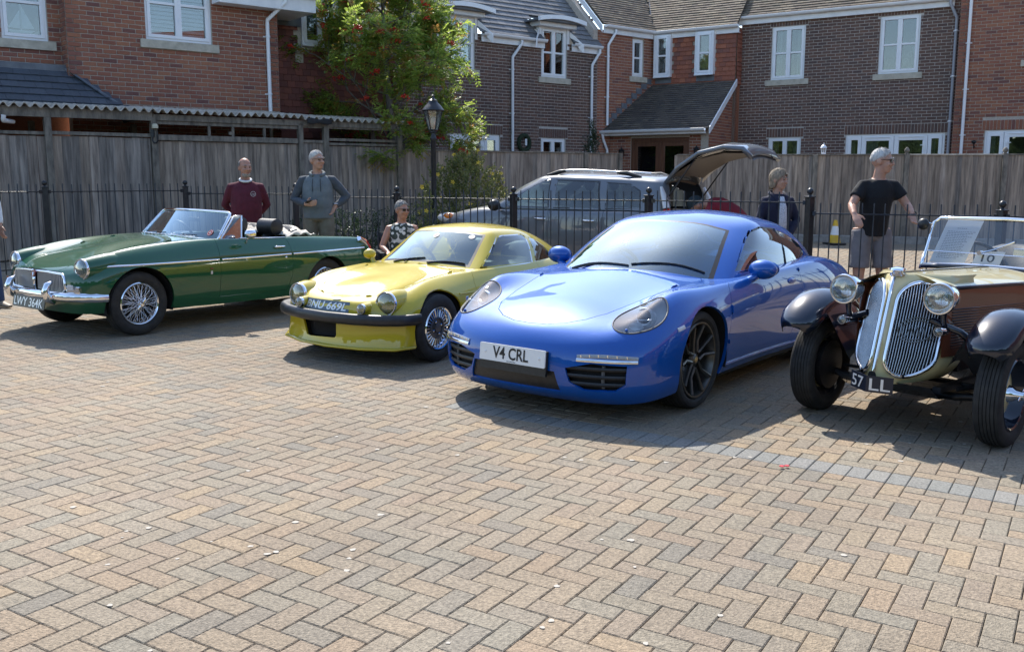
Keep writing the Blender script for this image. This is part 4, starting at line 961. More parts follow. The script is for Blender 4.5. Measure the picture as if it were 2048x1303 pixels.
def lip(bm, depth, toward=None):
 """fold the open edges inwards so that the sheet shows thickness"""
 crumbs(bm); bm.normal_update(); be = [e for e in bm.edges if len(e.link_faces) == 1]
 nv = {}
 for e in be:
  for v in e.verts:
   if v not in nv: nv[v] = v.normal.copy()
 r = bmesh.ops.extrude_edge_only(bm, edges=be); new = [g for g in r['geom'] if isinstance(g, bmesh.types.BMVert)]
 keys = list(nv.keys()); pos = {tuple(round(c, 5) for c in v.co): n for v, n in nv.items()}
 for v in new:
  n = pos.get(tuple(round(c, 5) for c in v.co), v.normal); v.co -= n * depth
 for f in {f for v in new for f in v.link_faces}: f.smooth = False
def crumbs(bm):
 """drop stray slivers that a cut left behind"""
 seen = set(); bad = []
 for f in bm.faces:
  if f in seen: continue
  st = [f]; seen.add(f); isl = []
  while st:
   g = st.pop(); isl.append(g)
   for e in g.edges:
    for k in e.link_faces:
     if k not in seen: seen.add(k); st.append(k)
  if sum(g.calc_area() for g in isl) < .0016: bad += isl
 if bad and len(bad) < len(bm.faces): bmesh.ops.delete(bm, geom=bad, context='FACES')
def finish(bm, name, mat, parent, sharp=38, thick=0.0):
 crumbs(bm); bmesh.ops.remove_doubles(bm, verts=bm.verts, dist=.0009)
 me = bpy.data.meshes.new(name); bm.to_mesh(me); bm.free(); shade(me, sharp); o = link(name, me, mat, parent)
 if thick: m = o.modifiers.new('thickness', 'SOLIDIFY'); m.thickness = thick; m.offset = -1
 return o
def ribbon(pts, nrm, w, h=0.003):
 """thin raised strip along points with outward normals"""
 m = MB(); rows = []
 N = len(pts)
 for i in range(N):
  d = (Vector(pts[min(i + 1, N - 1)]) - Vector(pts[max(i - 1, 0)])).normalized(); n = Vector(nrm[i]).normalized(); t = d.cross(n).normalized(); p = Vector(pts[i])
  rows.append([p - t * w / 2 - n * .004, p - t * w / 2 + n * h * .6, p - t * w * .25 + n * h, p + t * w * .25 + n * h, p + t * w / 2 + n * h * .6, p + t * w / 2 - n * .004])
 m.grid(rows); m.f += [(0, 1, 2, 3, 4, 5)[::-1], tuple((N - 1) * 6 + k for k in range(6))]
 return m
def skin_line(bvh, pts, d):
 """drop points on the skin along direction d; returns points and normals"""
 P, Nn = [], []
 for p in pts:
  h = bvh.ray_cast(Vector(p) - Vector(d).normalized() * 3.0, Vector(d).normalized())
  if h[0] is not None:
   P.append(h[0]); n = h[1]; Nn.append(n if n.dot(Vector(d)) < 0 else -n)
 return P, Nn
from mathutils.bvhtree import BVHTree
def place_car(name, x, y, yaw, label):
 root = empty(name, (x, y, gz(x, y))); root.rotation_euler = (Matrix.Rotation(TILT, 3, 'Y') @ Matrix.Rotation(yaw, 3, 'Z')).to_euler(); tag(root, label, 'car', 'show cars parked in a row on the paving'); return root
M_tyre = noisy('tyre_rubber', (0.012, 0.012, 0.012), (0.03, 0.029, 0.027), scale=14, rough=0.78, bump=0.15, bscale=120)
M_chrome = noisy('chrome', (0.80, 0.81, 0.83), (0.88, 0.88, 0.89), scale=6, rough=0.055, bump=0.0, metal=1.0)
M_alloy = noisy('satin_alloy', (0.50, 0.51, 0.53), (0.62, 0.62, 0.63), scale=10, rough=0.24, bump=0.0, metal=1.0)
M_black = noisy('black_trim', (0.010, 0.010, 0.011), (0.02, 0.02, 0.021), scale=30, rough=0.42, bump=0.05)
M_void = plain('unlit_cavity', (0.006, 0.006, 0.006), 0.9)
M_leather = noisy('black_leather', (0.012, 0.012, 0.013), (0.03, 0.028, 0.027), scale=20, rough=0.45, bump=0.2, bscale=180)
M_lens = glass('lamp_lens', (0.95, 0.95, 0.94), refl=1.0)
M_reflector = plain('lamp_reflector', (0.85, 0.86, 0.86), 0.12, 1.0)
M_wsglass = glass('windscreen_glass', (0.58, 0.67, 0.66), refl=1.9, dust=.05, tone=(.74, .92, 1.0))
M_sideglass = glass('side_glass', (0.42, 0.50, 0.50), refl=1.3, dust=.015)
M_dashgrey = noisy('dash_grey', (0.05, 0.055, 0.06), (0.09, 0.095, 0.10), scale=20, rough=0.6, bump=0.1)
M_plate_w = plain('plate_white', (0.80, 0.80, 0.78), 0.35); M_plate_b = plain('plate_black', (0.012, 0.012, 0.013), 0.35); M_ink = plain('plate_letters_black', (0.01, 0.01, 0.01), 0.5)
M_silverletters = plain('plate_letters_silver', (0.75, 0.76, 0.76), 0.35, 0.3)
M_amber = plain('amber_lens', (0.75, 0.20, 0.01), 0.12, coat=1.0); M_redlens = plain('red_lens', (0.55, 0.012, 0.012), 0.12, coat=1.0)
def tyre(m, R_, r_, w, tread=None):
 """tyre section turned about local Z (the axle)"""
 h = w / 2; s = R_ - r_
 prof = [(r_ - .006, -h * .72), (r_ + .006, -h * .80), (r_ + s * .25, -h * .96), (r_ + s * .5, -h), (r_ + s * .75, -h * .95), (R_ - s * .10, -h * .82), (R_ - .006, -h * .66)]
 top = []; g = 4
 for k in range(g + 1):
  y0 = -h * .64 + 1.28 * h * k / (g + 1); y1 = y0 + 1.28 * h / (g + 1) * .80
  top += [(R_ - .009, y0 - .001), (R_ - .001 * abs(k - g / 2), y0), (R_ - .001 * abs(k - g / 2), y1), (R_ - .009, y1 + .001)]
 prof += top + [(r, -z) for r, z in prof[::-1]]
 m.lathe(prof, 56)
def hub_matrix(x, y, z, side, steer=0.0):
 """local Z along the axle pointing outwards from the car"""
 d = Matrix.Rotation(steer, 3, 'Z') @ Vector((0, side, 0)); return axisM((x, y, z), d)
def make_wheel(root, x, y, z, side, R_, r_, w, rim, steer=0.0, **k):
 t = empty('wheel'); t.parent = root; t.matrix_local = hub_matrix(x, y, z, side, steer); m = MB(); tyre(m, R_, r_, w); m.build('tyre', M_tyre, t, smooth=32)
 rim(t, r_, w, **k); return t
def arch_liner(m, x, z, r, y0, y1):
 """dark half drum over a wheel, closed on its inner side"""
 A = [R(-15 + 210 * k / 20) for k in range(21)]
 m.grid([[(x + r * math.cos(t), y, z + r * math.sin(t)) for t in A] for y in (y0, y1)]); m.add([(x + r * math.cos(t), y0, z + r * math.sin(t)) for t in A], [tuple(range(21))])
def ellipse(c, a, b, ra, rb, rot=0.0, n=36):
 """outline of an ellipse round point c in the plane of axes a, b"""
 ca, cb = c.dot(a), c.dot(b); o = []
 for k in range(n):
  t = 2 * math.pi * k / n; x, y = ra * math.cos(t), rb * math.sin(t); o.append((ca + x * math.cos(rot) - y * math.sin(rot), cb + x * math.sin(rot) + y * math.cos(rot)))
 return o
def rim_loop(bm):
 """ordered points round the open edge of a small bmesh panel (longest loop)"""
 be = [e for e in bm.edges if len(e.link_faces) == 1]; nxt = {}
 for e in be:
  for v in e.verts: nxt.setdefault(v, []).append(e.other_vert(v))
 best = []; seen = set()
 for st in nxt:
  if st in seen: continue
  loop = [st]; seen.add(st); cur = st
  while True:
   c = [v for v in nxt[cur] if v not in seen]
   if not c: break
   cur = c[0]; seen.add(cur); loop.append(cur)
  if len(loop) > len(best): best = loop
 return [v.co.copy() for v in best]
def seat(root, x, y, z, mat, h=0.62, w=0.50, head=True, lean=0.28, name='seat'):
 m = MB();
 def cush(pts, ww, t):
  m.tube(pts, [t * .8, t, t, t * .8], 10, flat=ww / (2 * t) , up=(0, 0, 1))
 P = []
 prof = [(.26, .02), (.28, .10), (.05, .13), (-.16, .11), (-.22, .2), (-.26 - lean * .35, .2 + h * .5), (-.26 - lean * .7, .2 + h * .95), (-.30 - lean * .75, .2 + h), (-.36 - lean * .6, .2 + h * .9), (-.36, .15), (-.3, 0)]
 K = 7
 for k in range(K):
  t = -1 + 2 * k / (K - 1); sc = 1 - .06 * abs(t) ** 3; b = .035 * t * t
  P.append([(x + px_ * sc + b * (1 if 1 <= i <= 6 else 0), y + t * w / 2 * (1 if i < 5 else .94), z + pz_ * (1 - .05 * abs(t) ** 4)) for i, (px_, pz_) in enumerate(prof)])
 m.grid([p + [p[0]] for p in P]); n = len(prof)
 m.f += [tuple(range(n)), tuple((K - 1) * (n + 1) + q for q in range(n))[::-1]]
 s = m.build(name, mat, root, smooth=50)
 if head:
  m = MB(); m.sphere((x - .30 - lean * .8, y, z + .2 + h + .11), 1.0, 14, 8, (.055, .13, .10)); m.build('headrest', mat, s, smooth=True)
 return s
def steering(root, x, y, z, r=0.19, tilt=0.45, mat=None):
 M = axisM((x, y, z), (-math.cos(tilt), 0, math.sin(tilt))); m = MB(); m.tube([M @ Vector((r * math.cos(t), r * math.sin(t), 0)) for t in np.linspace(0, 2 * math.pi, 33)[:-1]], .014, 8, closed=True)
 for a in (0.2, math.pi - .2, -math.pi / 2): m.tube([M @ Vector((r * math.cos(a), r * math.sin(a), 0)), M @ Vector((0, 0, -.03))], .010, 6)
 m.lathe([(.05, -.03), (.045, .0), (.001, .008)], 14, M); return m.build('steering_wheel', mat or M_black, root, smooth=50)
def wiper(root, skin, p, q, d, pivot=None, name='wiper', h=.006, w=.012):
 """blade lying on the glass from p to q"""
 n = 10; pts = [Vector(p).lerp(Vector(q), k / n) for k in range(n + 1)]; P, N = skin_line(skin, pts, d)
 if len(P) < 3: return
 m = MB(); m.tube([a + b * h for a, b in zip(P, N)], w * .5, 6); o = m.build(name, M_black, root)
 if pivot is not None:
  mid = P[len(P) // 2]; m = MB(); m.tube([Vector(pivot), Vector(pivot).lerp(mid, .5) + N[0] * .006, mid], .006, 6); m.build('wiper_arm', M_black, o)
 return o
# ================================================================ blue sports coupe
def rim_ten(t, r, w, **k):
 """dark five-twin-spoke alloy"""
 M_r = MATS.get('graphite_alloy') or noisy('graphite_alloy', (0.10, 0.095, 0.085), (0.15, 0.14, 0.125), scale=10, rough=0.32, bump=0.0, metal=0.85)
 f = w * .42; m = MB(); m.lathe([(r, f), (r - .006, f + .008), (r - .016, f + .006), (r - .022, f - .01), (r - .035, f - .05), (r - .04, -f), (r, -f)], 48); rm = m.build('rim', M_r, t, smooth=40)
 m = MB()
 for k in range(5):
  a = 2 * math.pi * k / 5 + .35
  for s in (-1, 1):
   a0, a1 = a + s * .10, a + s * .29; p0 = Vector((.055 * math.cos(a + s * .5), .055 * math.sin(a + s * .5), f - .035)); p1 = Vector(((r - .02) * math.cos(a1), (r - .02) * math.sin(a1), f - .006)); pm = Vector(((r * .5) * math.cos(a + s * .22), r * .5 * math.sin(a + s * .22), f - .032))
   m.tube([p0, pm, p1], [.017, .0135, .014], 8, flat=1.5, up=(0, 0, 1))
 m.build('spokes', M_r, t, smooth=40)
 m = MB(); m.lathe([(.001, f - .012), (.028, f - .014), (.034, f - .02), (.07, f - .035), (.075, f - .07), (.001, f - .07)], 24); m.build('hub', M_r, t, smooth=40)
 m = MB(); m.lathe([(.001, f - .009), (.018, f - .010), (.02, f - .014)], 16); m.build('cap', plain('cap_gold', (.5, .36, .16), .3, .7) if 'cap_gold' not in MATS else MATS['cap_gold'], t, smooth=40)
 m = MB(); m.lathe([(.06, -.02), (.165, -.02), (.165, -.045), (.06, -.045)], 32); m.build('brake_disc', M_alloy, t, smooth=30)
 m = MB(); m.lathe([(.10, -.05), (.10, .012), (.175, .012), (.175, -.05)], 10, a0=.5, a1=1.3); m.build('brake_caliper', plain('caliper_red', (.5, .015, .01), .3) if 'caliper_red' not in MATS else MATS['caliper_red'], t, smooth=30)
def blue_coupe():
 M_blue = paint('sapphire_paint', (0.001, 0.080, 0.37), flake=0.10, rough=0.45, metal=0.2)
 root = place_car('blue_sports_coupe', 1.322, 7.757, -2.213, 'glossy metallic blue sports coupe with oval headlights and a white number plate')
 net = [
  [(2.06, 0, .125), (2.165, 0, .20), (2.185, 0, .33), (2.175, 0, .45), (2.11, 0, .545), (2.0, 0, .611), (1.85, 0, .672)],
  [(2.04, .34, .125), (2.14, .34, .20), (2.16, .34, .33), (2.14, .34, .455), (2.06, .33, .555), (1.89, .25, .650), (1.68, 0, .715)],
  [(1.975, .62, .13), (2.05, .63, .21), (2.06, .645, .34), (2.03, .64, .475), (1.94, .60, .585), (1.73, .44, .676), (1.49, 0, .745)],
  [(1.83, .78, .145), (1.86, .815, .23), (1.86, .83, .37), (1.845, .80, .53), (1.685, .685, .715), (1.53, .495, .716), (1.28, 0, .785)],
  [(1.56, .83, .165), (1.55, .868, .255), (1.54, .885, .42), (1.53, .875, .60), (1.45, .735, .802), (1.30, .545, .762), (1.06, 0, .824)],
  [(1.22, .835, .18), (1.22, .872, .275), (1.22, .897, .44), (1.22, .893, .63), (1.18, .785, .806), (1.08, .575, .800), (.88, 0, .858)],
  [(.85, .82, .19), (.85, .845, .28), (.85, .872, .46), (.85, .878, .66), (.85, .810, .812), (.82, .62, .815), (.70, 0, .870)],
  [(.30, .80, .19), (.30, .832, .28), (.30, .862, .46), (.30, .883, .68), (.30, .845, .828), (.30, .70, .85), (.30, 0, .89)],
  [(-.30, .80, .19), (-.30, .84, .28), (-.30, .868, .46), (-.30, .893, .69), (-.30, .855, .85), (-.30, .70, .89), (-.30, 0, .94)],
  [(-.85, .82, .19), (-.85, .872, .28), (-.85, .902, .46), (-.85, .918, .70), (-.85, .862, .87), (-.85, .70, .91), (-.85, 0, .95)],
  [(-1.25, .84, .19), (-1.25, .885, .28), (-1.25, .918, .46), (-1.25, .922, .70), (-1.25, .83, .868), (-1.25, .66, .90), (-1.25, 0, .93)],
  [(-1.75, .80, .20), (-1.75, .855, .28), (-1.75, .878, .46), (-1.75, .862, .68), (-1.72, .76, .82), (-1.70, .55, .85), (-1.70, 0, .87)],
  [(-2.10, .60, .22), (-2.13, .66, .30), (-2.14, .68, .46), (-2.12, .68, .64), (-2.05, .60, .76), (-1.98, .42, .79), (-1.95, 0, .80)],
  [(-2.22, 0, .22), (-2.26, 0, .30), (-2.26, 0, .46), (-2.22, 0, .62), (-2.15, 0, .72), (-2.08, 0, .765), (-2.02, 0, .785)]]
 sh = Shell(net, 8, 7, .88); bm, lu, lv = sh.bm(); bvh = BVHTree.FromBMesh(bm)
 side = lambda sg, lo=.5: [f for f in bm.faces if f.calc_center_median().y * sg > lo]
 for sg in (1, -1):
  for ax in (1.225, -1.225):
   c = knife(bm, side(sg), circle(ax, .335, .368, 40)); bmesh.ops.delete(bm, geom=[f for f in c if f.is_valid], context='FACES')
 # front openings
 def cutfront(poly, x0=1.6): return knife(bm, [f for f in bm.faces if f.calc_center_median().x > x0], poly, 'front')
 mid = cutfront([(-.40, .195), (.33, .195), (.29, .325), (-.36, .325)]); midm = take(bm, mid)
 sides = []
 for sg in (1, -1):
  p = [(.36, .355), (.39, .27), (.48, .222), (.66, .225), (.715, .27), (.72, .388), (.52, .395)]
  sides.append(take(bm, cutfront([(a * sg, b) for a, b in p])))
 # lamps
 lens = []
 for sg in (1, -1):
  c = Vector((1.722, .640 * sg, .668)); n = Vector((.70, .36 * sg, .62)).normalized(); h = bvh.ray_cast(c + n * .6, -n); c = h[0]; n = h[1] if h[1].dot(n) > 0 else -h[1]
  a = Vector((0, 1, 0)).cross(n).normalized();
  if a.z < 0: a = -a
  b = n.cross(a); fs = [f for f in bm.faces if (f.calc_center_median() - c).length < .40 and f.normal.dot(n) > -.2]
  lens.append((take(bm, knife(bm, fs, ellipse(c, a, b, .222, .128, -.20 * sg), (a, b))), c, n, a, b, sg))
 H = [(.66, .40), (.70, .56), (.80, .625), (1.2, .55), (1.5, .495), (1.78, .43), (1.91, .355), (1.99, .255), (2.035, .13), (2.045, 0)]
 hood = knife(bm, [f for f in bm.faces if f.calc_center_median().z > .5 and f.calc_center_median().x > .5], H + [(x, -y) for x, y in H[-2::-1]], 'top')
 hb = take(bm, hood, .0048); lip(hb, .012); finish(hb, 'bonnet', M_blue, root)
 for sg in (1, -1):
  d = knife(bm, side(sg, .55), [(.80, .80), (.845, .70), (.86, .45), (.80, .235), (-.34, .235), (-.46, .45), (-.47, .70), (-.44, .90), (.58, .90)])
  db = take(bm, d, .0042); lip(db, .012); do = finish(db, 'door', M_blue, root)
  # handle
  y = .905 * sg; m = MB(); hp = bvh.ray_cast(Vector((-.27, 2 * sg, .765)), Vector((0, -sg, 0)))[0]; m.sphere(hp, 1, 14, 8, (.085, .012, .026)); m.build('handle', M_blue, do, smooth=True)
 lip(bm, .02); finish(bm, 'body', M_blue, root)
 # openings: dark backs set in, with slats
 for nb, nm in ((midm, 'centre_intake'), (sides[0], 'side_intake'), (sides[1], 'side_intake')):
  for v in nb.verts: v.co.x -= .045 if nm != 'centre_intake' else .015
  lo = [v.co.copy() for v in nb.verts]; o = finish(nb, nm, M_void if nm != 'centre_intake' else M_black, root)
  ys = [p.y for p in lo]; zs = [p.z for p in lo]
  if nm == 'side_intake':
   for k in range(3):
    z = min(zs) + (max(zs) - min(zs)) * (.22 + .29 * k); pts = [(2.5, min(ys) + (max(ys) - min(ys)) * q / 12, z) for q in range(13)]
    P, N = skin_line(bvh, pts, (-1, 0, 0)); m = MB(); m.tube([p - n * .02 for p, n in zip(P, N)], .008, 6, flat=1.6); m.build('slat', M_black, o)
   yy = min(ys, key=abs) * .35 + max(ys, key=abs) * .65; m = MB(); P, N = skin_line(bvh, [(2.5, yy, z) for z in np.linspace(min(zs) + .01, max(zs) - .01, 5)], (-1, 0, 0)); m.tube([p - n * .03 for p, n in zip(P, N)], .012, 6); m.build('brake_duct', M_dashgrey, o)
 for sg in (1, -1):      # day-running light strips over the side openings
  ys = np.linspace(.43, .765, 14) * sg
  P, N = skin_line(bvh, [(2.5, y, .412) for y in ys], (-1, 0, 0)); ribbon(P, N, .022, .010).build('light_strip', M_chrome, root, smooth=50)
  P, N = skin_line(bvh, [(2.5, y, .432 + .010 * math.sin((abs(y) - .43) * 9)) for y in ys], (-1, 0, 0)); lo = ribbon(P, N, .024, .008).build('daylight_lens', plain('led_grey', (.30, .32, .34), .2, coat=1.0), root, smooth=50)
  for k in range(1, 13, 2):
   p, n = P[k], N[k]; m = MB(); m.box(p + n * .008, (.004, .008, .016)); m.build('led', M_reflector, lo)
 # headlamp bowls
 plain('lamp_bright', (.85, .86, .87), .2, .25); M_bowl = plain('lamp_housing', (.58, .59, .61), .35)
 for (nb, c, n, a, b, sg) in lens:
  loop = rim_loop(nb); lo = finish(nb, 'headlight', M_lens, root)
  m = MB(); m.tube(loop, .006, 6, closed=True); m.build('gasket', M_dashgrey, lo, smooth=True)
  m = MB(); rows = []
  for k, dp in ((1.0, .0), (.97, .05), (.80, .10), (.4, .13), (.02, .135)): rows.append([c + (p - c) * k - n * dp - n * (p - c).dot(n) * 0 for p in loop] + [c + (loop[0] - c) * k - n * dp])
  m.grid(rows); m.build('bowl', M_bowl, lo, smooth=True)
  pc = c + a * .035 - n * .045; m = MB(); F = axisM(pc, Vector((.93, .1 * sg, .28)))
  m.lathe([(.062, -.05), (.062, .0), (.056, .012), (.046, .008), (.044, -.01)], 28, F); m.build('projector_ring', MATS['lamp_bright'], lo, smooth=40)
  m = MB(); m.lathe([(.045, -.012), (.040, .012), (.028, .026), (.012, .032), (.001, .033)], 24, F); m.build('projector', plain('projector_glass', (.05, .055, .06), .02, coat=1.0) if 'projector_glass' not in MATS else MATS['projector_glass'], lo, smooth=True)
  F2 = axisM(c - a * .085 - n * .045, Vector((.93, .1 * sg, .28))); m = MB(); m.lathe([(.04, 0), (.036, .006), (.02, -.02), (.001, -.03)], 20, F2 @ Matrix.Diagonal((1.25, .75, 1, 1))); m.build('indicator_bowl', MATS['lamp_bright'], lo, smooth=40)
  m = MB(); m.tube([c - a * .03 - n * .03 + b * q for q in np.linspace(-.09, .09, 9)], .008, 6, flat=.6); m.build('light_bar', MATS['lamp_bright'], lo, smooth=True)
  m = MB(); h = bvh.ray_cast(c - a * .19 + b * .06 * (-1) * sg * 0 + n * .5, -n)
  if h[0] is not None: m.sphere(h[0] + h[1] * .004, .011, 10, 6); m.build('washer_nozzle', M_blue, lo, smooth=True)
 # plate
 P = Matrix(((0, 0, 1, 2.205), (1, 0, 0, -.012), (0, 1, 0, .398), (0, 0, 0, 1))) @ Matrix.Rotation(R(-4), 4, 'X')
 m = MB(); m.prism([(-.255, -.0555), (.255, -.0555), (.26, -.05), (.26, .05), (.255, .0555), (-.255, .0555), (-.26, .05), (-.26, -.05)], -.006, .004, P); pl = m.build('number_plate', M_plate_w, root)
 text('plate_lettering', 'V4 CRL', M_ink, pl, P @ Matrix.Translation((-.01, .004, .0045)), .079, .285, .0012, bold=.02)
 text('dealer_line', 'www.', M_ink, pl, P @ Matrix.Translation((0, -.047, .0045)), .007, .08, .0012)
 m = MB();
 for s in (-.215, .215): m.lathe([(.001, .0), (.009, 0), (.008, .004), (.001, .005)], 10, P @ Matrix.Translation((s, .0, .004)))
 m.build('plate_screw', M_plate_w, pl, smooth=50)
 MB().prism([(-.262, -.11), (.262, -.11), (.262, .05), (-.262, .05)], -.03, -.008, P).build('plate_holder', M_black, pl)
 # badge
 h = bvh.ray_cast(Vector((1.985, 0, 2)), Vector((0, 0, -1))); B = axisM(h[0] + h[1] * .001, h[1], roll=(0, 1, 0)); B = B @ Matrix.Rotation(R(0), 4, 'Z')
 Bf = Matrix((Vector((0, 1, 0)), h[1].cross(Vector((0, 1, 0))), h[1])).transposed().to_4x4(); Bf.translation = h[0]
 if (Bf @ Vector((0, 1, 0)) - h[0]).x > 0: Bf = Bf @ Matrix.Rotation(math.pi, 4, 'Z')
 shield = [(-.022, .028), (-.024, .012), (-.02, -.012), (0, -.032), (.02, -.012), (.024, .012), (.022, .028)]
 bd = MB().prism(shield, 0, .004, Bf).build('badge', plain('badge_gold', (.75, .52, .18), .25, .8), root)
 MB().prism([(0.002, .024), (.018, .024), (.019, .004), (.002, .004)], .004, .005, Bf).build('badge_panel', plain('badge_red', (.45, .02, .02), .4), bd); MB().prism([(-.002, 0.0), (-.018, 0.0), (-.014, -.012), (-.002, -.024)], .004, .005, Bf).build('badge_panel', MATS['badge_red'], bd)
 # cabin
 cab = [
  [(.845, 0, .838), (.58, 0, 1.015), (.36, 0, 1.135), (.17, 0, 1.212), (.0, 0, 1.252), (-.16, 0, 1.272)],
  [(.81, .365, .830), (.56, .348, 1.005), (.34, .325, 1.122), (.15, .305, 1.198), (-.02, .25, 1.243), (-.22, 0, 1.280)],
  [(.675, .680, .795), (.485, .635, .935), (.30, .585, 1.055), (.125, .535, 1.150), (-.07, .41, 1.232), (-.32, 0, 1.287)],
  [(.46, .760, .815), (.29, .72, .945), (.13, .672, 1.055), (-.02, .605, 1.155), (-.19, .455, 1.240), (-.43, 0, 1.290)],
  [(.0, .785, .84), (-.05, .742, .955), (-.10, .692, 1.065), (-.17, .62, 1.162), (-.32, .465, 1.244), (-.56, 0, 1.287)],
  [(-.45, .782, .85), (-.45, .738, .965), (-.46, .685, 1.065), (-.49, .605, 1.155), (-.59, .455, 1.230), (-.73, 0, 1.270)],
  [(-.85, .752, .86), (-.85, .708, .965), (-.85, .652, 1.055), (-.86, .575, 1.132), (-.90, .435, 1.193), (-.96, 0, 1.230)],
  [(-1.2, .69, .85), (-1.2, .65, .94), (-1.19, .60, 1.01), (-1.18, .53, 1.075), (-1.18, .40, 1.122), (-1.20, 0, 1.157)],
  [(-1.55, .58, .82), (-1.55, .55, .88), (-1.54, .51, .93), (-1.52, .45, .98), (-1.50, .34, 1.02), (-1.50, 0, 1.052)],
  [(-1.85, .40, .78), (-1.85, .385, .81), (-1.84, .36, .84), (-1.83, .32, .87), (-1.81, .24, .90), (-1.80, 0, .925)],
  [(-1.98, 0, .75), (-1.96, 0, .78), (-1.94, 0, .805), (-1.92, 0, .83), (-1.90, 0, .85), (-1.87, 0, .87)]]
 cs = Shell(cab, 8, 7, .88); cb, lu, lv = cs.bm(); cbv = BVHTree.FromBMesh(cb)
 ws = [f for f in cb.faces if f[lu] < 1.88 and .1 < f[lv] < 2.95 and f.calc_center_median().x > -.1]
 frit = [f for f in ws if f[lu] > 1.80 or f[lv] > 2.86 or f[lv] < .2]; fs_ = set(frit)
 wf = [f for f in ws if f not in fs_]
 wb = take(cb, wf); fb = take(cb, frit); finish(fb, 'windscreen_seal', M_black, root, 40)
 wo = finish(wb, 'windscreen', M_wsglass, root, 40)
 win = [(.47, .876), (.30, .985), (.12, 1.085), (-.02, 1.142), (-.22, 1.166), (-.50, 1.150), (-.78, 1.088), (-.95, 1.012), (-.995, .965), (-.97, .93), (-.88, .912), (-.4, .892)]
 big = lambda p, k: [((x + .26) * k[0] - .26, (z - 1.02) * k[1] + 1.02) for x, z in p]
 for sg in (1, -1):
  c = knife(cb, [f for f in cb.faces if f.calc_center_median().y * sg > .3], big(win, (1.035, 1.09))); g = knife(cb, c, win); gs = set(g)
  gb = take(cb, g); so = finish(gb, 'side_window', M_sideglass, root, 40)
  fb = take(cb, [f for f in c if f.is_valid and f not in gs]); finish(fb, 'window_seal', M_black, root, 40)
  m = MB(); P = [cbv.ray_cast(Vector((x, 2 * sg, z)), Vector((0, -sg, 0)))[0] for x, z in ((-.40, .885), (-.46, 1.0), (-.53, 1.15))]; m.tube([p for p in P if p], .010, 6); m.build('pillar', M_black, so)
 rw = [f for f in cb.faces if f[lu] > 6.6 and 3.1 < f[lv] < 6 and f[lu] < 8.7 and abs(f.calc_center_median().y) < .42]; finish(take(cb, rw), 'rear_window', M_sideglass, root, 40)
 lip(cb, .012); finish(cb, 'roof', M_blue, root, 45)
 wiper(root, cbv, (.76, .02, 1.2), (.655, .57, 1.2), (0, 0, -1), pivot=(.80, .05, .845), w=.016); wiper(root, cbv, (.74, -.52, 1.2), (.775, .0, 1.2), (0, 0, -1), pivot=(.78, -.50, .825), w=.016)
 m = MB(); m.box((.08, 0, 1.14), (.03, .22, .06)); m.build('rear_view_mirror', M_black, root, bevel=.01)
 # mirrors
 for sg in (1, -1):
  m = MB(); m.sphere((.37, .895 * sg, .895), 1, 18, 12, (.075, .108, .072)); mo = m.build('door_mirror', M_blue, root, smooth=True)
  m = MB(); m.tube([(.42, .77 * sg, .79), (.42, .82 * sg, .815), (.40, .87 * sg, .85)], [.055, .042, .035], 10, flat=.7); m.build('mirror_foot', M_blue, mo, smooth=True)
  m = MB(); m.lathe([(.001, 0), (.1, 0)], 20, axisM((.305, .90 * sg, .895), (-1, -.1 * sg, 0)) @ Matrix.Diagonal((.92, .58, 1, 1))); m.build('mirror_glass', M_chrome, mo)
  m = MB(); P, N = skin_line(bvh, [(x, 2 * sg, z) for x, z in ((1.615, .585), (1.58, .592), (1.545, .60))], (0, -sg, 0)); ribbon(P, N, .026, .006).build('side_indicator', plain('clear_lens', (.6, .6, .6), .1, coat=1.0) if 'clear_lens' not in MATS else MATS['clear_lens'], root, smooth=50)
 # sills, floor, wells, cabin fittings
 for sg in (1, -1):
  P, N = skin_line(bvh, [(x, 2 * sg, .245) for x in np.linspace(.84, -.84, 16)], (0, -sg, 0)); ribbon(P, N, .028, .012).build('sill_trim', M_blue, root, smooth=50)
  for ax in (1.225, -1.225):
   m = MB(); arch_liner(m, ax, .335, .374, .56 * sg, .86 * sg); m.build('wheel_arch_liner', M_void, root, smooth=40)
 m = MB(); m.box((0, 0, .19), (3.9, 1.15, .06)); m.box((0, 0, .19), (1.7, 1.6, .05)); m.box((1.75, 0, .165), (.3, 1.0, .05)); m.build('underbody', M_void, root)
 m = MB(); m.grid([[(.74, y, .80), (.55, y, .83), (.42, y, .80), (.40, y, .6)] for y in np.linspace(-.66, .66, 9)]); m.build('dashboard', M_dashgrey, root, smooth=40)
 m = MB(); m.box((-.6, 0, .45), (2.3, 1.4, .3)); m.build('cabin_floor', M_leather, root)
 for sg in (1, -1): seat(root, -.30, .36 * sg, .22, M_leather, h=.52, lean=.34)
 steering(root, .28, -.36, .82)
 for sg in (1, -1):
  make_wheel(root, 1.225, .725 * sg, .335, sg, .335, .262, .225, rim_ten); make_wheel(root, -1.225, .735 * sg, .335, sg, .335, .262, .27, rim_ten)
 return root
blue_coupe()
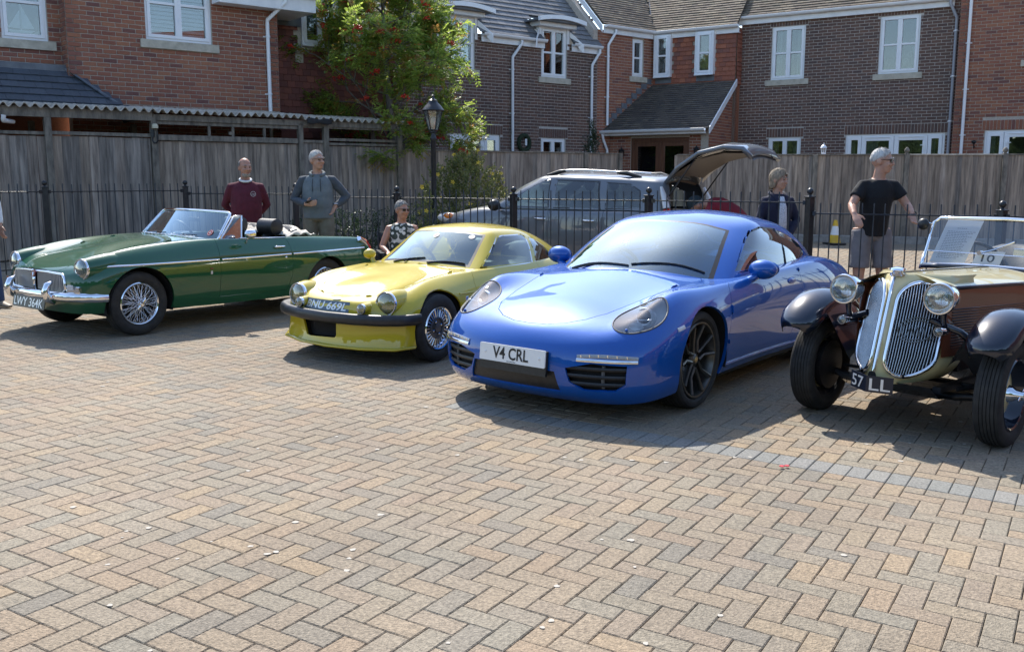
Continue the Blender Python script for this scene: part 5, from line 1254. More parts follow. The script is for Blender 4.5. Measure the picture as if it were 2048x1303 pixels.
# ================================================================ green open roadster
def rim_wire(t, r, w, rings=(14, 14, 14), ears=True, **k):
 f = w * .40; m = MB(); m.lathe([(r + .004, f + .004), (r - .004, f + .010), (r - .012, f + .004), (r - .018, f - .012), (r - .022, f - .03), (r - .035, 0), (r - .022, -f + .02), (r + .004, -f)], 48); m.build('rim', M_chrome, t, smooth=40)
 m = MB(); n = 24
 for lay, (zh, rr, zr) in enumerate(((f + .022, .030, f - .020), (f - .025, .042, -.01), (-f * .3, .046, -.02))):
  for q in range(n):
   a = 2 * math.pi * (q + .33 * lay) / n; da = (.55 if q % 2 else -.55)
   m.tube([(rr * math.cos(a + da), rr * math.sin(a + da), zh), ((r - .022) * math.cos(a), (r - .022) * math.sin(a), zr)], .0022, 5, cap=False)
 m.build('wire_spokes', M_chrome, t, smooth=True)
 m = MB(); m.lathe([(.001, f + .045), (.02, f + .044), (.026, f + .036), (.030, f + .02), (.034, f + .018), (.036, f), (.05, f - .03), (.05, -f), (.001, -f)], 24); hb = m.build('hub', M_chrome, t, smooth=40)
 m = MB()
 for a in (.9, .9 + math.pi): m.tube([(.015 * math.cos(a), .015 * math.sin(a), f + .036), (.05 * math.cos(a), .05 * math.sin(a), f + .036), (.068 * math.cos(a), .068 * math.sin(a), f + .030)], [.013, .012, .006], 8, flat=.6)
 m.build('spinner', M_chrome, hb, smooth=60)
 m = MB(); m.lathe([(.001, -.02), (r - .03, -.02), (r - .03, -f)], 24); m.build('brake_drum', M_void, t, smooth=30)
def head_lamp(root, c, d, r, depth=.06, bowl=None, shell=None, name='headlight', dome=.022):
 """round lamp: bezel, reflector, bulb shade and domed lens, looking along d"""
 F = axisM(c, d); m = MB(); m.lathe([(r * 1.02, -depth), (r * 1.10, -.012), (r * 1.11, .0), (r * 1.06, .010), (r * .98, .010), (r * .96, .0)], 32, F); bz = m.build(name, shell or M_chrome, root, smooth=50)
 m = MB(); m.lathe([(r * .97, .0), (r * .85, -.03), (r * .5, -.055), (.001, -.062)], 28, F); m.build('reflector', M_reflector, bz, smooth=True)
 m = MB(); m.lathe([(.012, -.05), (.012, -.018), (.001, -.014)], 12, F); m.build('bulb', M_lens, bz, smooth=True)
 m = MB(); m.lathe([(r * .985, .004), (r * .85, .004 + dome * .45), (r * .5, .004 + dome * .85), (.001, .004 + dome)], 28, F); m.build('lens', MATS['fluted_lens'], bz, smooth=True)
 m = MB()
 for q in np.linspace(-.7, .7, 7): m.tube([F @ Vector((r * q, s * r * math.sqrt(max(0, 1 - q * q)) * .92, .004 + dome * (1 - q * q - .85 * s * s * (1 - q * q)) * .9)) for s in np.linspace(-1, 1, 7)], .0014, 4)
 m.build('lens_flutes', MATS['fluted_lens'], bz)
 return bz
glass('fluted_lens', (0.88, 0.90, 0.90), refl=2.2, dust=.10)
plain('bright_slat', (.42, .42, .42), .3, .5)
def green_roadster():
 M_green = paint('racing_green_paint', (0.010, 0.085, 0.034), rough=.35)
 root = place_car('green_roadster', -3.351, 10.152, -2.199, 'dark green open-top roadster with chrome bumper and wire wheels')
 net = [
  [(1.72, 0, .235), (1.765, 0, .34), (1.785, 0, .46), (1.785, 0, .56), (1.765, 0, .605), (1.69, 0, .645), (1.56, 0, .690)],
  [(1.71, .30, .235), (1.755, .30, .34), (1.775, .30, .46), (1.770, .30, .56), (1.745, .30, .60), (1.64, .22, .662), (1.38, 0, .740)],
  [(1.67, .52, .235), (1.715, .53, .34), (1.73, .54, .46), (1.715, .54, .57), (1.675, .51, .632), (1.53, .37, .698), (1.18, 0, .787)],
  [(1.55, .665, .24), (1.58, .70, .34), (1.585, .718, .47), (1.57, .70, .61), (1.50, .595, .752), (1.33, .43, .738), (.98, 0, .822)],
  [(1.155, .70, .24), (1.155, .735, .35), (1.155, .756, .50), (1.155, .745, .68), (1.13, .625, .825), (1.04, .45, .805), (.78, 0, .850)],
  [(.75, .70, .225), (.75, .738, .34), (.75, .760, .50), (.75, .755, .69), (.75, .650, .846), (.72, .49, .848), (.56, 0, .866)],
  [(.35, .70, .215), (.35, .740, .34), (.35, .765, .50), (.35, .760, .70), (.35, .675, .852), (.35, .55, .865), (.35, 0, .876)],
  [(-.10, .70, .215), (-.10, .742, .34), (-.10, .766, .50), (-.10, .762, .70), (-.10, .690, .845), (-.10, .58, .852), (-.10, 0, .855)],
  [(-.62, .70, .22), (-.62, .742, .34), (-.62, .766, .50), (-.62, .762, .69), (-.62, .690, .838), (-.62, .58, .848), (-.62, 0, .852)],
  [(-1.155, .70, .24), (-1.155, .735, .35), (-1.155, .757, .50), (-1.155, .752, .68), (-1.155, .672, .825), (-1.155, .53, .838), (-1.155, 0, .842)],
  [(-1.67, .67, .27), (-1.71, .71, .37), (-1.735, .73, .50), (-1.73, .728, .66), (-1.69, .672, .802), (-1.65, .50, .808), (-1.61, 0, .808)],
  [(-1.83, .58, .30), (-1.875, .63, .38), (-1.89, .65, .50), (-1.86, .645, .66), (-1.79, .60, .765), (-1.75, .44, .770), (-1.72, 0, .770)],
  [(-1.86, 0, .30), (-1.91, 0, .38), (-1.93, 0, .50), (-1.91, 0, .62), (-1.87, 0, .70), (-1.83, 0, .725), (-1.80, 0, .735)]]
 sh = Shell(net, 8, 7, .88); bm, lu, lv = sh.bm(); bvh = BVHTree.FromBMesh(bm)
 side = lambda sg, lo=.45: [f for f in bm.faces if f.calc_center_median().y * sg > lo]
 for sg in (1, -1):
  for ax, r in ((1.175, .345), (-1.155, .325)):
   c = knife(bm, side(sg), circle(ax, .30, r, 40)); bmesh.ops.delete(bm, geom=[f for f in c if f.is_valid], context='FACES')
 ck = [(.22, .40), (.16, .55), (0, .60), (-.55, .60), (-.72, .56), (-.92, .46), (-.98, .25)]
 c = knife(bm, [f for f in bm.faces if f.calc_center_median().z > .7], ck + [(x, -y) for x, y in ck[::-1]], 'top'); bmesh.ops.delete(bm, geom=[f for f in c if f.is_valid], context='FACES')
 gr = knife(bm, [f for f in bm.faces if f.calc_center_median().x > 1.5], [(-.46, .46), (-.43, .425), (.43, .425), (.46, .46), (.44, .555), (.40, .585), (0, .597), (-.40, .585), (-.44, .555)], 'front'); grm = take(bm, gr)
 H = [(.42, .52), (1.0, .455), (1.35, .405), (1.60, .37), (1.70, .345), (1.735, .30), (1.755, .15), (1.76, 0)]
 hb = take(bm, knife(bm, [f for f in bm.faces if f.calc_center_median().z > .58 and f.calc_center_median().x > .3], H + [(x, -y) for x, y in H[-2::-1]], 'top'), .0048); lip(hb, .012); finish(hb, 'bonnet', M_green, root)
 for sg in (1, -1):
  d = knife(bm, side(sg, .5), [(.30, .9), (.315, .7), (.31, .29), (-.56, .29), (-.62, .45), (-.615, .75), (-.58, .9)]); d = [f for f in d if f.is_valid]
  db = take(bm, d, .0032); lip(db, .012); do = finish(db, 'door', M_green, root)
  hp = bvh.ray_cast(Vector((-.46, 2 * sg, .757)), Vector((0, -sg, 0)))[0]; m = MB(); m.tube([hp + Vector((.07, 0, 0)), hp + Vector((.06, .022 * sg, .004)), hp + Vector((-.05, .026 * sg, .004)), hp + Vector((-.075, .012 * sg, 0))], [.009, .011, .010, .006], 8); m.build('handle', M_chrome, do, smooth=True)
  m = MB(); m.lathe([(.001, .004), (.012, .003), (.014, 0)], 12, axisM(bvh.ray_cast(Vector((-.53, 2 * sg, .645)), Vector((0, -sg, 0)))[0], (0, sg, 0))); m.build('lock', M_chrome, do, smooth=True)
  # quarter light
  a = [(.235, .655, .842), (.01, .60, 1.085), (-.075, .615, 1.088), (-.03, .665, .852)]; a = [Vector((x, y * sg, z)) for x, y, z in a]
  m = MB(); m.tube(a + [a[0]], .010, 8); q = m.build('quarter_light', M_chrome, do, smooth=50); MB().add(a, [(0, 1, 2, 3)]).build('pane', M_sideglass, q)
  m = MB(); m.tube([(x, y * sg, z) for x, y, z in ((.0, .675, .862), (-.3, .682, .855), (-.58, .682, .850))], .010, 6, flat=.7); m.build('door_top_rail', M_chrome, do, smooth=True)
 lip(bm, .018); finish(bm, 'body', M_green, root)
 # side strips, sill
 for sg in (1, -1):
  for (x0, x1) in ((1.52, .33), (.295, -.60), (-.63, -1.74)):
   P, N = skin_line(bvh, [(x, 2 * sg, .662 + .014 * (1.5 - x) / 3.2 + .014 * max(0, (-x) / 1.7)) for x in np.linspace(x0, x1, 16)], (0, -sg, 0)); ribbon(P, N, .017, .008).build('side_strip', M_chrome, root, smooth=50)
  for ax, r in ((1.175, .345), (-1.155, .325)):
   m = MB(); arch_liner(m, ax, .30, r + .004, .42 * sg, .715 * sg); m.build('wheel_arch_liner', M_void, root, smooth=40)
  P, N = skin_line(bvh, [(x, 2 * sg, z) for x, z in ((-1.70, .815), (-1.76, .77), (-1.80, .71), (-1.835, .64), (-1.85, .59))], (0.0, -sg, 0))
  pts = [(-1.70, .690 * sg, .802), (-1.785, .684 * sg, .755), (-1.855, .672 * sg, .685), (-1.90, .66 * sg, .585)]
  m = MB(); m.tube(pts[:2], [.020, .034], 10); tl = m.build('tail_light', M_amber, root, smooth=50); m = MB(); m.tube(pts[1:], [.034, .036, .02], 10); m.build('brake_lens', M_redlens, tl, smooth=50); m = MB(); m.tube([(x + .02, y, z - .005) for x, y, z in pts], .040, 10, flat=.7); m.build('lamp_base', M_chrome, tl, smooth=50)
 # grille
 for v in grm.verts: v.co.x -= .05
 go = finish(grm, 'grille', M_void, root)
 def surf(y, z, off=0.0): h = bvh.ray_cast(Vector((2.5, y, z)), Vector((-1, 0, 0))); return h[0] + Vector((off, 0, 0))
 loop = [(-.46, .46), (-.43, .425), (-.2, .42), (0, .418), (.2, .42), (.43, .425), (.46, .46), (.44, .555), (.40, .587), (.2, .598), (.05, .600), (0, .59), (-.05, .600), (-.2, .598), (-.40, .587), (-.44, .555)]
 m = MB(); m.tube([surf(y, z, .004) for y, z in loop], .013, 8, closed=True); m.build('grille_surround', M_chrome, go, smooth=True)
 for k in range(46):
  y = -.425 + .85 * k / 45
  if abs(y) < .03: continue
  zt = .588 if abs(y) < .38 else .57; m = MB(); p, q = surf(y, .435, -.006), surf(y, zt, -.006); m.box((p + q) / 2, (.022, .010, (q - p).length)); m.build('slat', MATS['bright_slat'], go)
 m = MB(); m.tube([surf(0, .425, .0), surf(0, .50, .006), surf(0, .585, .01)], [.010, .014, .02], 8); cb = m.build('centre_bar', M_chrome, go, smooth=True)
 m = MB(); B = axisM(surf(0, .575, .018), (1, 0, .15)); m.prism([(.034 * math.cos(2 * math.pi * (k + .5) / 8), .034 * math.sin(2 * math.pi * (k + .5) / 8)) for k in range(8)], -.01, .004, B); m.build('badge', plain('badge_maroon', (.14, .012, .014), .3), go)
 # bumper with overriders
 bp = [(1.50, .71, .385), (1.60, .695, .388), (1.70, .62, .392), (1.775, .50, .394), (1.82, .30, .396), (1.835, 0, .396)]; bp = bp + [(x, -y, z) for x, y, z in bp[-2::-1]]
 m = MB(); rows = []
 for k, p in enumerate(bp):
  a, b = Vector(bp[max(k - 1, 0)]), Vector(bp[min(k + 1, len(bp) - 1)]); d = (b - a).normalized(); n = Vector((0, 0, 1)).cross(d) ; n = n if n.dot(Vector((p[0] - 1.2, p[1], 0))) > 0 else -n
  rows.append([Vector(p) + n * o + Vector((0, 0, z)) for o, z in ((-.012, .038), (.006, .040), (.022, .025), (.026, 0), (.022, -.025), (.006, -.040), (-.012, -.038))])
 m.grid(rows); bo = m.build('bumper', M_chrome, root, smooth=50)
 for y in (.33, -.33):
  m = MB(); m.tube([(1.79, y, .335), (1.852, y, .37), (1.872, y, .43), (1.85, y, .495), (1.80, y, .525)], [.026, .038, .042, .036, .018], 12, flat=.85); m.build('overrider', M_chrome, bo, smooth=True)
 m = MB(); m.tube([(1.51, .705, .385), (1.50, .68, .385)], .02, 8); m.build('bumper_iron', M_black, bo)
 for sg in (1, -1):
  p = surf(.55 * sg, .462); m = MB(); F = axisM(p, (1, .28 * sg, 0)); m.box((0, 0, 0), (.15, .062, .04), M=F); io = m.build('indicator', M_chrome, root, bevel=.008)
  m = MB(); m.box((.036 * -sg, 0, .02), (.066, .046, .01), M=F); m.build('amber_lens', M_amber, io, bevel=.004); m = MB(); m.box((.036 * sg, 0, .02), (.066, .046, .01), M=F); m.build('clear_lens', MATS['clear_lens'], io, bevel=.004)
  head_lamp(root, (1.668, .588 * sg, .640), (1, .10 * sg, .05), .090, depth=.03); m = MB(); m.tube([(1.652, .587 * sg, .639), (1.56, .590 * sg, .648), (1.42, .592 * sg, .668), (1.22, .60 * sg, .70)], [.098, .110, .112, .08], 22); m.build('headlight_cowl', M_green, root, smooth=60)
 # plate
 P = Matrix(((0, 0, 1, 1.865), (1, 0, 0, .02), (0, 1, 0, .318), (0, 0, 0, 1))) @ Matrix.Rotation(R(-12), 4, 'X')
 m = MB(); m.prism([(-.28, -.055), (.28, -.055), (.28, .055), (-.28, .055)], -.004, .003, P); pl = m.build('number_plate', M_plate_b, root, bevel=.006)
 text('plate_lettering', 'LWY 364K', M_silverletters, pl, P @ Matrix.Translation((0, 0, .004)), .080, .50, .0015, bold=.012)
 # windscreen
 def wsp(t, v):   # t across -1..1, v up 0..1
  y = (.655 + (.572 - .655) * v) * t; x = .262 + (.020 - .262) * v + .085 * (1 - t * t) * (1 - .25 * v); return Vector((x, y, .842 + .274 * v + .024 * (1 - t * t) * (1 - .5 * v)))
 G = [[wsp(-.99 + 1.98 * a / 18, .03 + .94 * b / 6) for a in range(19)] for b in range(7)]
 m = MB(); m.grid(G); wo = m.build('windscreen', M_wsglass, root, smooth=True)
 path = [wsp(-1, 0)] + [wsp(-1, v) for v in (.25, .5, .75, .88)] + [wsp(-.985, .97), wsp(-.94, 1.0)] + [wsp(t, 1.0) for t in np.linspace(-.8, .8, 11)] + [wsp(.94, 1.0), wsp(.985, .97)] + [wsp(1, v) for v in (.88, .75, .5, .25, 0)]
 m = MB(); m.tube(path, .015, 8); m.build('screen_frame', M_chrome, wo, smooth=True)
 m = MB(); m.tube([wsp(t, 0.0) for t in np.linspace(-1, 1, 15)], .013, 8); m.build('screen_rail', M_chrome, wo, smooth=True)
 m = MB(); m.tube([wsp(t, -.06) + Vector((.012, 0, 0)) for t in np.linspace(-.97, .97, 15)], .012, 8); m.build('scuttle_seal', M_black, wo, smooth=True)
 for sg in (1, -1): m = MB(); m.tube([wsp(sg, 0), wsp(sg, 0) + Vector((.05, 0, -.02)), wsp(sg, 0) + Vector((.11, -.01 * sg, -.03))], [.022, .018, .008], 8); m.build('frame_foot', M_chrome, wo, smooth=True)
 m = MB(); c = wsp(.80, .24); n = Vector((.75, .1, .65)); F = axisM(c + n * .004, n); m.lathe([(.001, .0015), (.036, .001), (.037, 0)], 24, F); st = m.build('sticker', plain('sticker_red', (.42, .02, .03), .5), wo); m = MB(); m.lathe([(.026, .0025), (.031, .0025)], 24, F); m.lathe([(.001, .0025), (.012, .0025)], 16, F); m.build('sticker_print', plain('sticker_pale', (.6, .55, .5), .6), st)
 for (y0, y1) in ((-.42, -.10), (.02, .36)):
  m = MB(); m.tube([wsp(y0 / .62, .05) + Vector((.012, 0, .008)), wsp(y1 / .62, .10) + Vector((.012, 0, .008))], .005, 6); wi = m.build('wiper', M_black, root)
  m = MB(); m.tube([(.385, (y0 + y1) / 2 - .12, .885), wsp((y0 + y1) / 2 / .62, .08) + Vector((.016, 0, .012))], .006, 6); m.lathe([(.02, 0), (.016, .016), (.001, .02)], 10, Matrix.Translation((.385, (y0 + y1) / 2 - .12, .878))); m.build('wiper_arm', M_chrome, wi, smooth=50)
 m = MB()
 for k in range(14): m.box((.405 - .02 * abs(k - 6.5) / 6.5, -.42 + .065 * k, .884), (.03, .045, .01))
 m.build('scuttle_vent', M_chrome, root, bevel=.003)
 # mirrors
 m = MB(); m.tube([(.055, .83, .915), (.03, .83, .915), (-.03, .83, .915), (-.045, .83, .915)], [.012, .042, .048, .046], 16); mo = m.build('door_mirror', M_chrome, root, smooth=50); m = MB(); m.tube([(.0, .76, .82), (.0, .79, .86), (.01, .83, .90)], [.018, .01, .009], 8); m.build('mirror_stem', M_chrome, mo, smooth=True)
 m = MB(); m.box((.06, 0, 1.03), (.015, .18, .045)); m.build('rear_view_mirror', M_black, root, bevel=.008)
 # cockpit
 m = MB(); m.box((-.35, 0, .35), (1.5, 1.15, .12)); m.box((-1.0, 0, .55), (.06, 1.1, .5)); m.box((.28, 0, .60), (.1, 1.2, .5)); m.build('cockpit_tub', M_leather, root)
 m = MB(); m.grid([[(.22, y, .850), (.14, y, .852), (.10, y, .80), (.12, y, .6)] for y in np.linspace(-.6, .6, 9)]); m.build('dashboard', M_black, root, smooth=40)
 for sg in (1, -1):
  s = seat(root, -.42, .30 * sg, .30, M_leather, h=.46, w=.46, head=False); m = MB(); m.tube([(-.70, .30 * sg + t, .945) for t in (-.135, -.12, .12, .135)], [.05, .088, .088, .05], 16, up=(0, 0, 1)); m.build('headrest', M_leather, s, smooth=60)
 steering(root, -.02, -.30, .83, .19)
 # cream hood cover folded behind the seats
 P = []
 for i in range(15):
  x = -.72 - .55 * i / 14; P.append([(x - .04 * math.cos(a * 2.0), .60 * math.sin(a) * (1 - .25 * (i / 14) ** 2), .850 + .095 * math.sin(math.pi * min(1, i / 14 + .08)) * math.cos(a) ** .6 + .012 * math.sin(i * 1.3 + a * 7) + .008 * math.sin(a * 17 + i)) for a in np.linspace(-1.5, 1.5, 25)])
 m = MB(); m.grid(P); o = m.build('hood_cover', noisy('canvas_cream', (.42, .38, .32), (.58, .54, .47), 10, .9, .3), root, smooth=True); o.modifiers.new('s', 'SOLIDIFY').thickness = .012
 m = MB(); m.box((0, 0, .22), (2.9, 1.1, .05)); m.build('underbody', M_void, root)
 # wing badge and reflector
 for (z, c) in ((.585, 'badge_maroon'), (.545, 'sticker_pale')):
  h = bvh.ray_cast(Vector((.42, 2, z)), Vector((0, -1, 0)))[0]; MB().box(h, (.035 if z > .56 else .022, .008, .014 if z > .56 else .034)).build('wing_badge', MATS[c], root, bevel=.003)
 for sg in (1, -1):
  make_wheel(root, 1.175, .635 * sg, .300, sg, .300, .196, .155, rim_wire, steer=.0); make_wheel(root, -1.155, .635 * sg, .300, sg, .300, .196, .155, rim_wire)
 return root
green_roadster()
# ================================================================ small yellow coupe
def rim_slots(t, r, w, **k):
 """turbine-slotted alloy with polished lip"""
 f = w * .42; m = MB(); m.lathe([(r + .004, f), (r - .002, f + .010), (r - .012, f + .006), (r - .020, f - .025), (r - .028, f - .030), (r - .03, -f), (r + .004, -f)], 48); m.build('rim', M_chrome, t, smooth=40)
 m = MB(); n = 26
 for q in range(n):
  a = 2 * math.pi * q / n; c, s = math.cos(a), math.sin(a); m.tube([(.088 * c, .088 * s, f - .018), ((r - .026) * c, (r - .026) * s, f - .026)], [.007, .010], 6, flat=.8)
 m.build('vanes', M_alloy, t, smooth=40)
 m = MB(); m.lathe([(.092, f - .020), (.092, f - .010), (.078, f - .008), (.072, f - .022), (.04, f - .024), (.036, f - .006), (.001, f - .004)], 28); hb = m.build('hub', plain('hub_grey', (.10, .10, .105), .35, .5) if 'hub_grey' not in MATS else MATS['hub_grey'], t, smooth=35)
 m = MB()
 for q in range(4): a = 2 * math.pi * q / 4 + .4; m.lathe([(.011, 0), (.011, .014), (.001, .017)], 6, Matrix.Translation((.055 * math.cos(a), .055 * math.sin(a), f - .024)))
 m.build('wheel_nuts', M_chrome, hb, smooth=30)
 m = MB(); m.lathe([(.001, 0), (r - .03, 0)], 28); m.build('backing', M_void, t)
def yellow_coupe():
 M_yel = paint('sunshine_paint', (0.52, 0.40, 0.018), rough=.4)
 plain('bright_trim', (.72, .73, .75), .22, .6); root = place_car('yellow_coupe', -.627, 9.024, -2.145, 'small bright yellow coupe with black rubber bumper and round headlights')
 net = [
  [(1.60, 0, .14), (1.588, 0, .235), (1.588, 0, .335), (1.588, 0, .425), (1.556, 0, .507), (1.42, 0, .540), (1.27, 0, .580)],
  [(1.575, .32, .14), (1.555, .32, .235), (1.555, .32, .335), (1.553, .32, .43), (1.517, .31, .510), (1.335, .24, .563), (1.07, 0, .624)],
  [(1.50, .57, .145), (1.47, .57, .245), (1.465, .575, .345), (1.45, .565, .455), (1.375, .475, .570), (1.16, .355, .603), (.86, 0, .660)],
  [(1.36, .68, .155), (1.345, .685, .255), (1.345, .69, .375), (1.32, .675, .505), (1.21, .555, .630), (1.00, .42, .642), (.68, 0, .690)],
  [(1.04, .66, .17), (1.04, .70, .27), (1.04, .718, .40), (1.04, .70, .56), (.99, .575, .678), (.82, .46, .675), (.52, 0, .715)],
  [(.68, .66, .17), (.68, .695, .28), (.68, .712, .42), (.68, .705, .57), (.66, .605, .695), (.55, .50, .703), (.43, 0, .735)],
  [(.25, .66, .17), (.25, .70, .28), (.25, .722, .42), (.25, .718, .59), (.25, .645, .705), (.25, .55, .72), (.25, 0, .74)],
  [(-.40, .66, .17), (-.40, .70, .28), (-.40, .727, .42), (-.40, .727, .60), (-.40, .66, .722), (-.40, .55, .738), (-.40, 0, .75)],
  [(-1.04, .66, .18), (-1.04, .705, .28), (-1.04, .727, .42), (-1.04, .722, .60), (-1.04, .63, .738), (-1.04, .50, .748), (-1.04, 0, .752)],
  [(-1.50, .62, .22), (-1.50, .66, .32), (-1.50, .68, .45), (-1.50, .67, .58), (-1.50, .58, .68), (-1.50, .42, .70), (-1.50, 0, .71)],
  [(-1.85, .45, .26), (-1.87, .50, .34), (-1.88, .52, .45), (-1.87, .50, .54), (-1.84, .44, .60), (-1.80, .30, .62), (-1.78, 0, .63)],
  [(-1.95, 0, .26), (-1.98, 0, .34), (-1.98, 0, .45), (-1.96, 0, .53), (-1.93, 0, .58), (-1.90, 0, .60), (-1.87, 0, .61)]]
 sh = Shell(net, 8, 7, .88); bm, lu, lv = sh.bm(); bvh = BVHTree.FromBMesh(bm)
 side = lambda sg, lo=.45: [f for f in bm.faces if f.calc_center_median().y * sg > lo]
 for sg in (1, -1):
  for ax in (1.03, -1.04):
   c = knife(bm, side(sg), circle(ax, .285, .315, 40)); bmesh.ops.delete(bm, geom=[f for f in c if f.is_valid], context='FACES')
 it = take(bm, knife(bm, [f for f in bm.faces if f.calc_center_median().x > 1.2], [(-.30, .20), (-.25, .192), (.04, .205), (.055, .22), (.055, .325), (-.36, .325)], 'front'))
 H = [(.43, .50), (.9, .46), (1.2, .42), (1.38, .35), (1.425, .24), (1.435, 0)]
 hb = take(bm, knife(bm, [f for f in bm.faces if f.calc_center_median().z > .45 and f.calc_center_median().x > .35], H + [(x, -y) for x, y in H[-2::-1]], 'top'), .005); lip(hb, .012); finish(hb, 'bonnet', M_yel, root)
 for sg in (1, -1):
  d = knife(bm, side(sg, .5), [(.47, .72), (.53, .62), (.545, .27), (-.50, .27), (-.56, .5), (-.55, .76), (.30, .76)])
  db = take(bm, [f for f in d if f.is_valid], .003); lip(db, .012); do = finish(db, 'door', M_yel, root)
  hp = bvh.ray_cast(Vector((-.42, 2 * sg, .63)), Vector((0, -sg, 0)))[0]; MB().box(hp, (.09, .02, .022)).build('handle', M_chrome, do, bevel=.006)
  P, N = skin_line(bvh, [(x, 2 * sg, .545) for x in np.linspace(.78, .56, 6)], (0, -sg, 0)); ribbon(P, N, .012, .008).build('wing_crease', M_yel, root, smooth=50)
  MB().box(bvh.ray_cast(Vector((.68, 2 * sg, .50)), Vector((0, -sg, 0)))[0], (.04, .012, .04)).build('side_badge', M_alloy, root, bevel=.006)
  for ax in (1.03, -1.04): m = MB(); arch_liner(m, ax, .285, .320, .40 * sg, .675 * sg); m.build('wheel_arch_liner', M_void, root, smooth=40)
 lip(bm, .016); finish(bm, 'body', M_yel, root)
 for v in it.verts: v.co.x -= .06
 io = finish(it, 'intake', M_void, root)
 m = MB()
 for k in range(7): y = -.32 + .05 * k; m.box((1.50, y, .26), (.006, .004, .12))
 m.build('intake_mesh', M_black, io)
 # front splitter lip
 lp = [(1.36, .70, .165), (1.50, .60, .15), (1.60, .33, .143), (1.635, 0, .140)]; lp += [(x, -y, z) for x, y, z in lp[-2::-1]]; m = MB(); m.tube(lp, .018, 8, flat=.7); m.build('chin_spoiler', M_yel, root, smooth=True)
 # rubber bumper
 bp = [(1.33, .722, .400), (1.40, .705, .398), (1.49, .64, .394), (1.57, .50, .390), (1.625, .28, .386), (1.645, 0, .384)]; bp += [(x, -y, z) for x, y, z in bp[-2::-1]]
 rows = []; m = MB()
 for k, p in enumerate(bp):
  a, b = Vector(bp[max(k - 1, 0)]), Vector(bp[min(k + 1, len(bp) - 1)]); d = (b - a).normalized(); n = Vector((0, 0, 1)).cross(d); n = n if n.dot(Vector((p[0] - .8, p[1], 0))) > 0 else -n
  rows.append([Vector(p) + n * o + Vector((0, 0, z)) for o, z in ((-.05, .030), (.0, .040), (.022, .034), (.032, .015), (.034, -.02), (.026, -.042), (0, -.052), (-.05, -.052))])
 m.grid(rows); m.build('bumper', noisy('bumper_rubber', (.012, .012, .014), (.025, .025, .027), 20, .38, .1), root, smooth=50)
 # lamps
 for sg in (1, -1):
  head_lamp(root, (1.472, .490 * sg, .508), (1, .08 * sg, .05), .091, depth=.03)
  m = MB(); m.tube([(1.46, .49 * sg, .506), (1.36, .495 * sg, .515), (1.22, .51 * sg, .55)], [.098, .108, .06], 20); m.build('headlight_cowl', M_yel, root, smooth=60)
  l = head_lamp(root, (1.600, .340 * sg, .468), (1, .05 * sg, .05), .038, depth=.03, name='indicator', dome=.02); m = MB(); m.tube([(1.585, .34 * sg, .466), (1.50, .34 * sg, .478), (1.42, .34 * sg, .50)], [.043, .038, .01], 14); m.build('indicator_pod', M_yel, l, smooth=60)
 # stuck-on plate and badge
 def nose(y, t, off=0.003):
  x = 1.40 + .18 * (1 - t); h = bvh.ray_cast(Vector((x, y, 2)), Vector((0, 0, -1))); return h[0] + h[1] * off, h[1]
 rows = []; cy, W_ = -.072, .255
 for k in range(13):
  y = cy - W_ + 2 * W_ * k / 12; h0 = bvh.ray_cast(Vector((2.2, y, .418)), Vector((-1, 0, 0)))[0]; h1 = bvh.ray_cast(Vector((2.2, y, .495)), Vector((-1, 0, 0)))[0]; up = (h1 - h0).normalized(); n = up.cross(Vector((0, -1, 0))).normalized(); n = n if n.x > 0 else -n
  rows.append((h0 + n * .006, h0 + n * .006 + up * .088, n))
 m = MB(); m.grid([[a for a, b, n in rows], [b for a, b, n in rows]]); po = m.build('number_plate', plain('plate_blue_black', (.085, .125, .17), .35), root)
 po.modifiers.new('s', 'SOLIDIFY').thickness = .002
 a, b, n = rows[6]; right = (rows[-1][0] - rows[0][0]).normalized(); up = (b - a).normalized(); nn = right.cross(up); P = Matrix((right, up, nn)).transposed().to_4x4(); P.translation = (a + b) / 2
 t = text('plate_lettering', 'BNU 669L', M_silverletters, po, Matrix.Identity(4), .066, .46, 0, bold=.02, shear=.25)
 for v in t.data.vertices:   # lay the letters on the curved plate
  f = (v.co.x + .255) / .51 * 12; i = max(0, min(11, int(f))); q = f - i; A, B = rows[i], rows[i + 1]; pa = A[0].lerp(B[0], q); pb = A[1].lerp(B[1], q); g = .5 + v.co.y / .088; v.co = pa.lerp(pb, g) + A[2] * .0025
 h = bvh.ray_cast(Vector((2.2, .02, .517)), Vector((-1, 0, 0))); B = axisM(h[0] + h[1] * .002, h[1]); m = MB(); m.prism([(.04 * math.cos(t) * (1 - .25 * math.sin(t)), .022 * math.sin(t)) for t in np.linspace(0, 2 * math.pi, 19)[:-1]], 0, .005, B); m.build('badge', M_alloy, root)
